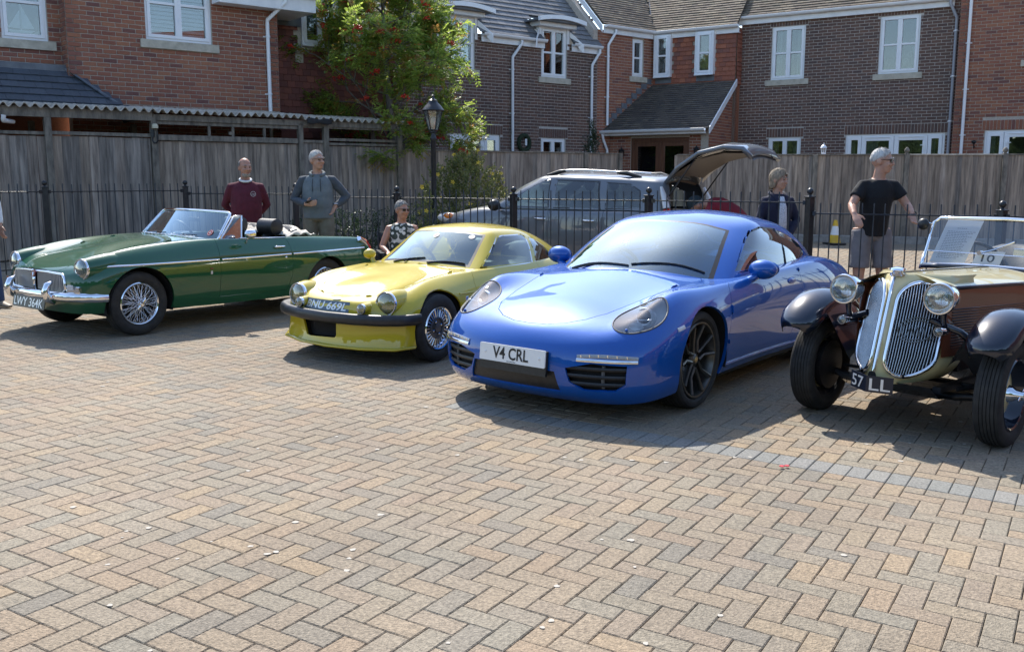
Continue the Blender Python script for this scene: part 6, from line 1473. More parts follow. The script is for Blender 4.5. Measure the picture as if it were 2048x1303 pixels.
 # cabin
 cab = [
  [(.44, 0, .735), (.28, 0, .850), (.15, 0, .940), (.02, 0, 1.022), (-.08, 0, 1.056), (-.20, 0, 1.076)],
  [(.42, .28, .730), (.26, .268, .843), (.13, .253, .932), (.0, .238, 1.014), (-.09, .20, 1.052), (-.26, 0, 1.082)],
  [(.355, .530, .710), (.215, .495, .808), (.085, .460, .903), (-.050, .425, .998), (-.16, .33, 1.048), (-.34, 0, 1.086)],
  [(.22, .622, .705), (.09, .578, .810), (-.03, .530, .905), (-.15, .468, .997), (-.25, .35, 1.052), (-.44, 0, 1.085)],
  [(-.20, .655, .715), (-.24, .608, .820), (-.28, .555, .915), (-.34, .482, 1.0), (-.42, .355, 1.052), (-.55, 0, 1.080)],
  [(-.60, .648, .725), (-.60, .600, .825), (-.61, .548, .910), (-.62, .475, .985), (-.66, .35, 1.036), (-.72, 0, 1.062)],
  [(-.95, .610, .735), (-.94, .565, .810), (-.93, .515, .872), (-.92, .45, .930), (-.92, .33, .980), (-.94, 0, 1.008)],
  [(-1.25, .53, .735), (-1.24, .49, .780), (-1.23, .45, .818), (-1.22, .39, .858), (-1.20, .29, .895), (-1.20, 0, .920)],
  [(-1.52, .36, .71), (-1.51, .34, .735), (-1.50, .31, .758), (-1.49, .27, .780), (-1.47, .20, .805), (-1.46, 0, .822)],
  [(-1.64, 0, .69), (-1.63, 0, .705), (-1.62, 0, .722), (-1.61, 0, .740), (-1.60, 0, .755), (-1.59, 0, .765)]]
 cs = Shell(cab, 8, 7, .88); cb, lu, lv = cs.bm(); cbv = BVHTree.FromBMesh(cb)
 ws = [f for f in cb.faces if f[lu] < 1.9 and .12 < f[lv] < 2.95 and f.calc_center_median().x > -.12]; fr = set(f for f in ws if f[lu] > 1.76 or f[lv] < .28 or f[lv] > 2.86)
 wb = take(cb, [f for f in ws if f not in fr]); fb = take(cb, list(fr)); finish(fb, 'windscreen_seal', M_black, root, 40); wo = finish(wb, 'windscreen', M_wsglass, root, 40)
 for sg in (1, -1):
  for nm, poly in (('side_window', [(.26, .735), (-.12, .972), (-.20, .985), (-.52, .985), (-.56, .965), (-.475, .738)]), ('quarter_window', [(-.56, .740), (-.635, .95), (-.70, .945), (-.86, .865), (-.90, .815), (-.885, .765), (-.82, .748)])):
   cx = sum(p[0] for p in poly) / len(poly); cz = sum(p[1] for p in poly) / len(poly); out = [((x - cx) * 1.07 + cx, (z - cz) * 1.09 + cz) for x, z in poly]
   if nm == 'quarter_window': out = [((x - cx) * 1.10 + cx, (z - cz) * 1.10 + cz) for x, z in poly]
   c = knife(cb, [f for f in cb.faces if f.calc_center_median().y * sg > .25], out); g = knife(cb, c, poly); gs = set(g); rest = [f for f in c if f.is_valid and f not in gs]
   gb = take(cb, g); o = finish(gb, nm, M_sideglass, root, 40); finish(take(cb, rest), 'window_trim', MATS['bright_trim'], root, 40)
  if sg > 0: continue
  hp = Vector((.38, .64 * sg, .785)); m = MB(); m.sphere(hp, 1, 14, 8, (.07, .055, .048)); mo = m.build('door_mirror', M_yel, root, smooth=True); m = MB(); m.tube([(.38, .585 * sg, .70), (.38, .62 * sg, .76)], .022, 8); m.build('mirror_stem', M_yel, mo)
 rw = [f for f in cb.faces if f[lu] > 5.7 and 3.1 < f[lv] and f[lu] < 7.4 and abs(f.calc_center_median().y) < .36]; finish(take(cb, rw), 'rear_window', M_sideglass, root, 40)
 lip(cb, .010); finish(cb, 'roof', M_yel, root, 45)
 wiper(root, cbv, (.42, -.40, 1.2), (.37, .02, 1.2), (0, 0, -1), pivot=(.43, -.18, .745), w=.014); wiper(root, cbv, (.42, .08, 1.2), (.33, .44, 1.2), (0, 0, -1), pivot=(.43, .10, .745), w=.014)
 for (t, v, c1) in ((-.12, .80, (.55, .05, .05)), (.62, .80, (.40, .10, .16))):
  h = cbv.ray_cast(Vector((2, .5 * t, .735 + .30 * v)), Vector((-1, 0, 0))); F = axisM(h[0] + Vector((.004, 0, .003)), h[1]); nm = 'sticker_%.1f' % t; m = MB(); m.lathe([(.001, .001), (.030, .001), (.031, 0)], 20, F); s = m.build('sticker', plain(nm, (.62, .60, .58), .5), wo); m = MB(); m.lathe([(.001, .002), (.019, .002)], 16, F); m.build('sticker_print', plain(nm + 'p', c1, .5), s)
 m = MB(); m.grid([[(.36, y, .715), (.22, y, .735), (.14, y, .69), (.14, y, .5)] for y in np.linspace(-.55, .55, 9)]); m.build('dashboard', M_black, root, smooth=40)
 m = MB(); m.box((-.35, 0, .28), (1.6, 1.2, .12)); m.box((-.95, 0, .5), (.1, 1.15, .5)); m.build('cabin_floor', M_leather, root); m = MB(); m.box((0, 0, .20), (2.7, .8, .05)); m.build('underbody', M_void, root)
 for sg in (1, -1): seat(root, -.36, .29 * sg, .18, M_leather, h=.52, w=.44, lean=.4, head=False)
 steering(root, .02, -.29, .72, .16)
 for sg in (1, -1):
  make_wheel(root, 1.045, .625 * sg, .285, sg, .285, .178, .165, rim_slots); make_wheel(root, -1.04, .625 * sg, .285, sg, .285, .178, .165, rim_slots)
 return root
yellow_coupe()
# ================================================================ cream and blue vintage tourer
def rim_vintage(t, r, w, **k):
 M_cr = MATS['cream_paint']; f = w * .40; m = MB(); m.lathe([(r + .004, f), (r - .004, f + .008), (r - .014, f + .002), (r - .022, f - .03), (r - .05, -.01), (r - .02, -f + .02), (r + .004, -f)], 40); m.build('rim', MATS['midnight_paint'], t, smooth=40)
 m = MB(); m.lathe([(r - .045, -.012), (r * .55, .012), (.055, .030), (.05, .02)], 36); m.build('disc', M_cr, t, smooth=40)
 m = MB(); m.lathe([(.001, f + .055), (.022, f + .052), (.028, f + .04), (.030, f + .01), (.045, f - .01), (.055, .02)], 20); hb = m.build('hub', M_chrome, t, smooth=40)
 m = MB()
 for a in (.5, .5 + math.pi): m.tube([(.015 * math.cos(a), .015 * math.sin(a), f + .034), (.055 * math.cos(a), .055 * math.sin(a), f + .034)], [.014, .009], 8, flat=.6)
 m.build('spinner', M_chrome, hb, smooth=60)
 m = MB(); m.lathe([(.001, -.03), (.16, -.03), (.165, -.045), (.165, -.075), (.05, -.09), (.001, -.09)], 28); m.build('brake_drum', M_black, t, smooth=40)
def glow_paper(name):
 """thin paper: scatters light to both sides"""
 m = bpy.data.materials.new(name); m.use_nodes = True; n = m.node_tree.nodes; L = m.node_tree.links; n.clear(); o = n.new('ShaderNodeOutputMaterial'); a = n.new('ShaderNodeBsdfDiffuse'); b = n.new('ShaderNodeBsdfTranslucent'); x = n.new('ShaderNodeMixShader')
 a.inputs['Color'].default_value = b.inputs['Color'].default_value = (.86, .88, .92, 1); L.new(a.outputs[0], x.inputs[1]); L.new(b.outputs[0], x.inputs[2]); L.new(x.outputs[0], o.inputs['Surface']); MATS[name] = m; return m
def vintage_tourer():
 M_cr = paint('cream_paint', (0.60, 0.52, 0.27), rough=.4); M_bl = paint('midnight_paint', (0.006, 0.010, 0.022), rough=.3); M_br = paint('maroon_panel', (0.20, 0.062, 0.030), rough=.35)
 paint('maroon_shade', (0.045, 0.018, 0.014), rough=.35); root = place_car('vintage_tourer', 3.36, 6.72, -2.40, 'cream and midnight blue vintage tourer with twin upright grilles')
 # radiator cowl: a raked prow with two sides swept back
 prow = lambda z: 1.625 - .30 * (z - .33)
 def sidept(t, z, sg):      # t 0 at the prow .. 1 at the outer edge
  w = .268 * (1 - .12 * max(0, (z - .82) / .16) ** 2 - .28 * max(0, (.45 - z) / .12) ** 2); y = w * t; return Vector((prow(z) - .24 * t - .05 * t * t, y * sg, z - .018 * t * t * (1 if z > .6 else -1)))
 rows = []
 for z in np.linspace(.325, .975, 27):
  z = float(z); rows.append([sidept(t, z, -1) for t in np.linspace(1, 0, 10)] + [sidept(t, z, 1) for t in np.linspace(0, 1, 10)[1:]])
 # close the top over to the bonnet and wrap the edges back
 back = [[p + Vector((-.24, .020 * (1 if p.y > 0 else -1), 0)) for p in (r[0], r[-1])] for r in rows]
 full = [[b[0]] + r + [b[1]] for r, b in zip(rows, back)]
 topr = [Vector((p.x - .05, p.y, .992 - .25 * p.y ** 2)) for p in full[-1]]
 m = MB(); m.grid(full + [topr]); cowl = m.build('radiator_cowl', M_cr, root, smooth=55)
 for sg in (1, -1):
  def gp(a, b, off=0.0):     # a across 0..1, b up in metres
   p = sidept(a, b, sg); n = (sidept(min(1, a + .05), b, sg) - sidept(max(0, a - .05), b, sg)).cross(Vector((0, 0, 1))); n = n if n.x > 0 else -n; return p + n.normalized() * off
  z0, z1 = .375, .945; c0, c1 = .12, .90; rad = .115
  def half(z):       # oval: rounded ends
   if z > z1 - rad: return math.sqrt(max(0, 1 - ((z - (z1 - rad)) / rad) ** 2))
   if z < z0 + rad: return math.sqrt(max(0, 1 - (((z0 + rad) - z) / rad) ** 2))
   return 1.0
  mid = (c0 + c1) / 2; hw = (c1 - c0) / 2
  zs = [z0 + rad - rad * math.cos(t) for t in np.linspace(0, math.pi / 2, 8)] + list(np.linspace(z0 + rad, z1 - rad, 8))[1:-1] + [z1 - rad + rad * math.sin(t) for t in np.linspace(0, math.pi / 2, 8)]
  loop = [gp(mid + hw * half(z), z, .012) for z in zs] + [gp(mid - hw * half(z), z, .012) for z in zs[::-1]]
  m = MB(); m.grid([[gp(mid - hw * half(z), z, .004), gp(mid, z, .004), gp(mid + hw * half(z), z, .004)] for z in zs]); go = m.build('grille', M_void, root)
  m = MB(); m.tube(loop, .014, 8, closed=True); m.build('grille_surround', M_chrome, go, smooth=True)
  for k in range(18):
   a = c0 + (c1 - c0) * (k + .5) / 18; e = abs(a - mid) / hw; s = math.sqrt(1 - e * e); lo, hi = z0 + rad - rad * s, z1 - rad + rad * s
   pts = [gp(a, z, .013) for z in np.linspace(lo, hi, 6)]; m = MB(); m.tube(pts, .0036, 5, cap=False); m.build('slat', M_alloy, go, smooth=True)
  if sg > 0:      # round wire club badge fixed to the slats
   m = MB()
   for rr in (.078, .062): m.tube([gp(mid + rr * math.cos(t) / .27, .66 + rr * math.sin(t), .020) for t in np.linspace(0, 2 * math.pi, 29)[:-1]], .003, 5, closed=True)
   for x in (-.025, .0, .025): m.tube([gp(mid + (x - .012) / .27, .63, .02), gp(mid + x / .27, .69, .02), gp(mid + (x + .012) / .27, .63, .02)], .003, 5)
   m.build('grille_badge', plain('badge_pewter', (.20, .22, .23), .4, .6), go)
 m = MB(); m.tube([(prow(z) + .004, 0, z) for z in np.linspace(.34, .97, 8)], .012, 8); m.build('prow_strip', M_chrome, cowl, smooth=True)
 m = MB(); m.lathe([(.045, -.01), (.045, .004), (.03, .01), (.03, .018), (.05, .024), (.046, .036), (.02, .042), (.001, .043)], 20, Matrix.Translation((prow(.98) - .04, 0, .985))); m.build('filler_cap', M_chrome, cowl, smooth=50)
 m = MB(); m.lathe([(.001, .004), (.024, .004), (.026, 0)], 16, axisM((prow(.35) - .0, 0.0, .385), (1, 0, 0))); m.build('starting_handle_hole', M_void, cowl)
 # bonnet with louvred sides
 st = []
 for x, w, zc, ze in ((1.32, .262, .988, .918), (.9, .30, .982, .912), (.4, .345, .972, .902), (.0, .39, .962, .895)):
  st.append([Vector((x, w * s, ze + (zc - ze) * (1 - abs(s) ** 2.4))) for s in np.linspace(-1, 1, 17)])
 m = MB(); m.grid(st); bn = m.build('bonnet', M_cr, root, smooth=50); m = MB(); m.tube([p[8] + Vector((0, 0, .002)) for p in st], .004, 6); m.build('bonnet_hinge', M_black, bn)
 for sg in (1, -1):
  E = [Vector((r[0].x, abs(r[0].y) * sg, r[0].z)) for r in st]
  m = MB(); m.tube([e + Vector((0, .004 * sg, -.004)) for e in E], .012, 8); m.build('waist_moulding', M_bl, bn, smooth=True)
  m = MB(); m.grid([[e + Vector((0, 0, -.01)) for e in E], [e + Vector((0, .012 * sg, -.42)) for e in E]]); sp = m.build('bonnet_side', M_br, root)
  for k in range(15):
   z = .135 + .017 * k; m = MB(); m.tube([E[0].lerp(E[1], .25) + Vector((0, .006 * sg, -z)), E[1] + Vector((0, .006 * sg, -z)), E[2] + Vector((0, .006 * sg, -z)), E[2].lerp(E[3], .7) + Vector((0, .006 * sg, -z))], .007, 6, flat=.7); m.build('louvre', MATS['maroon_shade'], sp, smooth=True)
 # scuttle and open body behind
 body = [[(.0, .39), (.0, .40), (.0, .40)], [(-.5, .50)], [(-1.3, .54)], [(-1.75, .50)], [(-2.0, .30)]]
 P = []
 for x, w, zt, zb in ((.0, .39, .905, .36), (-.25, .455, .90, .34), (-.6, .50, .86, .34), (-1.2, .53, .86, .34), (-1.7, .50, .87, .38), (-1.95, .36, .84, .46), (-2.02, .02, .82, .5)):
  P.append([Vector((x, w * .93, zb)), Vector((x, w, zb + .2)), Vector((x, w, zt - .1)), Vector((x, w * .97, zt))])
 for sg in (1, -1):
  m = MB(); m.grid([[Vector((p.x, p.y * sg, p.z)) for p in r] for r in P]); m.build('body_side', M_cr, root, smooth=45)
 m = MB(); m.grid([[Vector((x, w * s, z + .055 * (1 - abs(s) ** 2.2))) for s in np.linspace(-1, 1, 13)] for x, w, z in ((.0, .39, .895), (-.14, .43, .90), (-.24, .452, .898))]); m.build('scuttle', M_cr, root, smooth=45)
 m = MB(); m.grid([[Vector((x, w * s, z)) for s in np.linspace(-1, 1, 9)] for x, w, z in ((-1.45, .515, .865), (-1.7, .49, .868), (-1.95, .35, .84), (-2.02, .02, .82))]); m.build('rear_deck', M_cr, root, smooth=45)
 m = MB(); m.box((-.7, 0, .40), (2.4, .9, .08)); m.box((-.22, 0, .66), (.04, .85, .45)); m.build('floor', M_leather, root); m = MB(); m.box((-.2, 0, .42), (2.4, .50, .10)); m.build('chassis', M_black, root)
 for sg in (1, -1): seat(root, -.72, .24 * sg, .45, M_leather, h=.42, w=.42, head=False)
 steering(root, -.40, -.24, .93, .20)
 # flat folding windscreen
 T = lambda y, v: Vector((-.075 - .17 * v, y, .940 + .345 * v))
 m = MB(); m.add([T(-.50, .03), T(.50, .03), T(.50, .97), T(-.50, .97)], [(0, 1, 2, 3)]); wo = m.build('windscreen', glass('clear_glass', (.90, .93, .93), refl=1.2, dust=.02), root)
 m = MB(); m.tube([T(-.51, 0), T(-.51, .9), T(-.47, 1.0), T(0, 1.03), T(.47, 1.0), T(.51, .9), T(.51, 0), T(.2, .05), T(0, .06), T(-.2, .05)], .013, 8, closed=True); m.build('screen_frame', M_chrome, wo, smooth=True)
 m = MB(); m.tube([T(y, -.03 + .05 * (1 - (y / .5) ** 2)) + Vector((.02, 0, 0)) for y in np.linspace(-.5, .5, 9)], .018, 8); m.build('scuttle_seal', M_bl, wo, smooth=True)
 m = MB(); m.tube([T(-.50, .30) + Vector((.014, 0, 0)), T(.50, .30) + Vector((.014, 0, 0))], .003, 5); m.build('screen_rod', M_chrome, wo)
 m = MB(); m.tube([T(-.10, .32) + Vector((.016, 0, 0)), T(-.02, .40) + Vector((.018, 0, 0)), T(.10, .58) + Vector((.016, 0, 0))], .006, 6); m.lathe([(.016, -.02), (.016, .02)], 10, axisM(T(-.11, .32) + Vector((.02, 0, 0)), (1, 0, 0)), cap=True); m.build('wiper', M_chrome, wo, smooth=50)
 m = MB(); m.box(T(.16, .36) + Vector((-.04, 0, 0)), (.015, .14, .06)); m.build('rear_view_mirror', M_alloy, wo, bevel=.006)
 for sg in (1, -1):
  m = MB(); m.tube([T(.51 * sg, -.10), T(.515 * sg, .25)], [.017, .011], 8); m.build('screen_post', M_chrome, wo, smooth=True)
  a = [T(.52 * sg, .0), T(.52 * sg, .85), Vector((-.38, .60 * sg, 1.16)), Vector((-.30, .60 * sg, .95))]; MB().add(a, [(0, 1, 2, 3)]).build('wind_deflector', M_sideglass, wo)
 m = MB(); m.tube([T(-.51, .86), (-.18, -.53, 1.245), (-.17, -.545, 1.24)], .006, 6); mo = m.build('door_mirror', M_chrome, root); m = MB(); m.sphere((-.165, -.565, 1.235), 1, 14, 8, (.03, .045, .045)); m.build('mirror_head', M_black, mo, smooth=True)
 # front wings sweeping back to running boards
 for sg in (1, -1):
  path = []
  for a in np.linspace(33, 165, 16): path.append((1.165 + .445 * math.cos(R(a)), .325 + .455 * math.sin(R(a))))
  path += [(.60, .36), (.48, .30), (.30, .275)]; rows = []
  for i, (x, z) in enumerate(path):
   d = Vector((path[min(i + 1, len(path) - 1)][0] - path[max(i - 1, 0)][0], 0, path[min(i + 1, len(path) - 1)][1] - path[max(i - 1, 0)][1])).normalized(); n = Vector((-d.z, 0, d.x)); n = n if n.dot(Vector((x - 1.1, 0, z - .3))) > 0 or i > 14 else -n
   hw = (.085, .13, .148)[min(i, 2)]; rows.append([Vector((x, (.60 + hw * s) * sg, z)) + n * (.045 * (1 - s * s) - .035 * max(0, abs(s) - .8) / .2) for s in np.linspace(-1, 1, 13)])
  m = MB(); m.grid(rows); wg = m.build('front_wing', M_bl, root, smooth=60); wg.modifiers.new('s', 'SOLIDIFY').thickness = .006
  m = MB(); m.grid([[r[0] if sg > 0 else r[0] for r in rows[3:]], [Vector((r[0].x * .9 + .1, .30 * sg, max(.34, r[0].z - .28))) for r in rows[3:]]]); m.build('wing_valance', M_bl, wg, smooth=60)
  m = MB(); m.box((-.15, .58 * sg, .27), (.95, .22, .03)); m.build('running_board', M_bl, root, bevel=.01)
  # rear wing
  rows = []
  for a in np.linspace(-5, 185, 18): rows.append([Vector((-1.10 + .40 * math.cos(R(a)), (.60 + .13 * s) * sg, .325 + .42 * math.sin(R(a)))) + Vector((math.cos(R(a)), 0, math.sin(R(a)))) * .04 * (1 - s * s) for s in np.linspace(-1, 1, 9)])
  m = MB(); m.grid(rows); m.build('rear_wing', M_bl, root, smooth=60)
  # lamps
  c = Vector((1.470, .300 * sg, .868)); d = Vector((1, .02 * sg, -.02)); bz = head_lamp(root, c, d, .086, depth=.02, dome=.018); F = axisM(c, d)
  m = MB(); m.lathe([(.092, .0), (.090, -.05), (.078, -.11), (.055, -.17), (.025, -.205), (.001, -.212)], 28, F); m.build('lamp_shell', M_chrome, bz, smooth=60)
  m = MB(); m.tube([c + Vector((-.07, 0, -.08)), c + Vector((-.08, 0, -.14)), c + Vector((-.10, 0, -.17))], [.022, .016, .02], 10); m.build('lamp_stalk', M_bl, bz, smooth=50)
  s = head_lamp(root, (1.452, .305 * sg, .672), (1, 0, .05), .026, depth=.05, name='side_light', dome=.014); m = MB(); m.tube([(1.44, .305 * sg, .67), (1.34, .30 * sg, .66), (1.26, .27 * sg, .65)], [.024, .018, .015], 10); m.build('lamp_bracket', M_bl, s, smooth=50)
  m = MB(); m.tube([(1.33, .20 * sg, .72), (1.28, .36 * sg, .66), (1.20, .46 * sg, .56)], .022, 8); m.build('wing_stay', M_bl, root, smooth=50)
 m = MB(); m.tube([(1.10, -.55, .27), (1.12, -.30, .235), (1.12, .30, .235), (1.10, .55, .27)], .025, 10); m.build('front_axle', M_black, root, smooth=60)
 m = MB(); m.tube([(1.02, -.50, .30), (1.02, .50, .30)], .012, 8); m.tube([(1.25, .36, .31), (1.10, .46, .33)], .016, 8); m.build('track_rod', M_black, root)
 for sg in (1, -1): m = MB(); m.box((1.02, .27 * sg, .30), (.62, .05, .035)); m.build('leaf_spring', M_black, root)
 m = MB(); m.grid([[Vector((x, y, z)) for y in np.linspace(-.3, .3, 7)] for x, z in ((1.50, .34), (1.35, .25), (1.0, .22), (.6, .24))]); m.build('apron', M_bl, root, smooth=50)
 # plate bent round the prow
 MP = plain('plate_ink_blue', (.012, .016, .03), .35); q = lambda u, v: Vector((prow(.34) + .035 - .55 * abs(u), u - .015, .335 + v - .05 * u))
 m = MB(); m.grid([[q(u, -.05) for u in (-.135, -.07, -.0001, .07, .135)], [q(u, .05) for u in (-.135, -.07, -.0001, .07, .135)]]); po = m.build('number_plate', MP, root); po.modifiers.new('s', 'SOLIDIFY').thickness = .004
 for txt, u0, wd in (('57', -.068, .10), ('LL', .068, .105)):
  t = text('plate_lettering', txt, M_silverletters, po, Matrix.Identity(4), .072, wd, 0, bold=.01)
  for v in t.data.vertices: v.co = q(u0 + v.co.x, v.co.y) + Vector((.005, .003 * (1 if u0 > 0 else -1), 0))
 for sg in (1, -1):
  make_wheel(root, 1.165, .592 * sg, .318, sg, .318, .215, .158, rim_vintage, steer=.06); make_wheel(root, -1.10, .600 * sg, .315, sg, .315, .215, .135, rim_vintage)
 # show papers propped inside the windscreen
 inv = root
 bpy.context.view_layer.update(); MW = root.matrix_world
 def sheet(name, pts, mat, label, cat):
  P4 = [MW @ Vector(p) for p in pts]; o = empty(name, P4[0]); m = MB(); n = (P4[1] - P4[0]).cross(P4[3] - P4[0]).normalized() * .0008; m.hexa([p - P4[0] for p in P4] + [p + n - P4[0] for p in P4]); m.build('sheet', mat, o); tag(o, label, cat); return o, P4
 paper = glow_paper('paper_white')
 o, P4 = sheet('information_sheet', [T(-.47, .05) + Vector((-.02, 0, 0)), T(-.215, .05) + Vector((-.02, 0, 0)), T(-.16, .97) + Vector((-.02, 0, 0)), T(-.42, .97) + Vector((-.02, 0, 0))], paper, 'white printed sheet propped inside the vintage tourer windscreen', 'paper')
 Lx = P4[1] - P4[0]; Ly = P4[3] - P4[0]; nn = Lx.cross(Ly).normalized(); nn = nn if nn.dot(Vector((0, -1, 0))) > 0 else -nn; ink = plain('print_grey', (.22, .23, .27), .8); m = MB()
 random.seed(4)
 for k in range(19):
  v = .80 - .038 * k; a, b = (.38, .62) if k == 0 else (.14, random.uniform(.70, .88))
  if k == 1: continue
  x = a
  while x < b:
   w_ = random.uniform(.03, .08); p0 = Lx * x + Ly * v + nn * .002; m.add([p0, p0 + Lx * w_, p0 + Lx * w_ + Ly * .011, p0 + Ly * .011], [(0, 1, 2, 3)]); x += w_ + .018
 m.build('printed_lines', ink, o)
 o, P4 = sheet('number_card', [T(-.16, .06) + Vector((-.012, 0, 0)), T(.03, .06) + Vector((-.012, 0, 0)), T(.05, .36) + Vector((-.012, 0, 0)), T(-.14, .36) + Vector((-.012, 0, 0))], paper, 'small white card numbered 10 inside the vintage tourer windscreen', 'card')
 Lx = (P4[1] - P4[0]).normalized(); Ly = (P4[3] - P4[0]); Ly = (Ly - Lx * Ly.dot(Lx)).normalized(); n = Lx.cross(Ly); Mt = Matrix((Lx, Ly, n)).transposed().to_4x4(); Mt.translation = (P4[1] + P4[3]) / 2 - P4[0]
 text('card_number', '10', M_ink, o, Mt @ Matrix.Translation((0, 0, .002)), .06, .09, .0015, bold=.01)
 return root
vintage_tourer()
# ================================================================ grey people carrier with its tailgate up
def rim_plain(t, r, w, **k):
 f = w * .4; m = MB(); m.lathe([(r, f), (r - .012, f + .004), (r - .03, f - .03), (r - .03, -f), (r, -f)], 32); m.build('rim', M_alloy, t, smooth=40); m = MB()
 for q in range(7): a = 2 * math.pi * q / 7; m.tube([(.03 * math.cos(a), .03 * math.sin(a), f - .02), ((r - .02) * math.cos(a), (r - .02) * math.sin(a), f - .01)], [.022, .018], 6, flat=.6)
 m.lathe([(.001, f - .005), (.05, f - .008), (.055, f - .04)], 16); m.build('spokes', M_alloy, t, smooth=40)
def people_carrier():
 M_g = paint('graphite_paint', (0.13, 0.14, 0.155), rough=.4, metal=.3)
 x, y = .85, 14.3; root = place_car('people_carrier', x, y, R(146.7), 'dark grey people carrier with roof rails and its tailgate wide open'); root['group'] = 'vehicles'; del root['group']
 net = [
  [(1.98, 0, .22), (2.04, 0, .35), (2.05, 0, .52), (2.0, 0, .70), (1.9, 0, .82), (1.7, 0, .90), (1.45, 0, .97)],
  [(1.95, .45, .22), (2.0, .45, .35), (2.0, .45, .52), (1.95, .45, .70), (1.84, .43, .83), (1.6, .35, .92), (1.25, 0, 1.02)],
  [(1.80, .74, .22), (1.83, .77, .35), (1.83, .78, .52), (1.78, .76, .72), (1.66, .69, .87), (1.42, .5, .955), (1.1, 0, 1.05)],
  [(1.27, .80, .24), (1.27, .845, .38), (1.27, .865, .58), (1.27, .85, .78), (1.22, .79, .93), (1.1, .6, 1.0), (.95, 0, 1.07)],
  [(.6, .81, .24), (.6, .85, .38), (.6, .867, .6), (.6, .86, .82), (.6, .815, .97), (.6, .6, 1.0), (.6, 0, 1.04)],
  [(-.5, .81, .24), (-.5, .85, .38), (-.5, .868, .6), (-.5, .862, .84), (-.5, .825, .99), (-.5, .6, 1.0), (-.5, 0, 1.02)],
  [(-1.27, .81, .24), (-1.27, .85, .38), (-1.27, .87, .6), (-1.27, .862, .85), (-1.27, .82, 1.0), (-1.27, .6, 1.01), (-1.27, 0, 1.02)],
  [(-1.75, .76, .26), (-1.78, .80, .38), (-1.79, .82, .6), (-1.78, .81, .85), (-1.76, .77, 1.0), (-1.74, .6, 1.01), (-1.7, 0, 1.02)],
  [(-1.96, .55, .28), (-2.0, .58, .38), (-2.02, .60, .6), (-2.0, .60, .85), (-1.96, .58, .98), (-1.9, .4, 1.0), (-1.85, 0, 1.01)],
  [(-2.0, 0, .28), (-2.05, 0, .38), (-2.07, 0, .6), (-2.05, 0, .85), (-2.0, 0, .95), (-1.95, 0, .97), (-1.9, 0, .98)]]
 sh = Shell(net, 6, 5, .88); bm, lu, lv = sh.bm(); bvh = BVHTree.FromBMesh(bm)
 for sg in (1, -1):
  for ax in (1.27, -1.27):
   c = knife(bm, [f for f in bm.faces if f.calc_center_median().y * sg > .5], circle(ax, .31, .36, 30)); bmesh.ops.delete(bm, geom=[f for f in c if f.is_valid], context='FACES')
 c = knife(bm, [f for f in bm.faces if f.calc_center_median().x < -1.6], [(-.60, .68), (.60, .68), (.62, 1.2), (-.62, 1.2)], 'front'); bmesh.ops.delete(bm, geom=[f for f in c if f.is_valid], context='FACES')
 for sg in (1, -1):
  for nm, p in (('front_door', [(.95, .92), (.93, .32), (-.12, .32), (-.12, 1.05), (.6, 1.05)]), ('rear_door', [(-.14, 1.05), (-.14, .32), (-.85, .32), (-1.0, .75), (-1.0, 1.05)])):
   d = [f for f in knife(bm, [f for f in bm.faces if f.calc_center_median().y * sg > .55], p) if f.is_valid]; db = take(bm, d, .005); lip(db, .012); do = finish(db, nm, M_g, root)
   hx = -.0 if nm == 'front_door' else -.78; hp = bvh.ray_cast(Vector((hx, 2 * sg, .86)), Vector((0, -sg, 0)))[0]; m = MB(); m.tube([hp + Vector((.09, 0, 0)), hp + Vector((.07, .03 * sg, 0)), hp + Vector((-.07, .03 * sg, 0)), hp + Vector((-.09, 0, 0))], .013, 8); m.build('handle', M_chrome, do, smooth=50)
  for ax in (1.27, -1.27): m = MB(); arch_liner(m, ax, .31, .362, .5 * sg, .82 * sg); m.build('wheel_arch_liner', M_void, root, smooth=40)
  h = bvh.ray_cast(Vector((3, .62 * sg, .80)), Vector((-1, 0, 0)))[0]; m = MB(); m.sphere(h + Vector((-.05, .02 * sg, .0)), 1, 16, 10, (.22, .13, .085)); hl = m.build('headlight', MATS['clear_lens'], root, smooth=True); m = MB(); m.sphere(h + Vector((-.10, .11 * sg, .03)), 1, 10, 6, (.1, .05, .05)); m.build('indicator', M_amber, hl, smooth=True)
 lip(bm, .02); finish(bm, 'body', M_g, root)
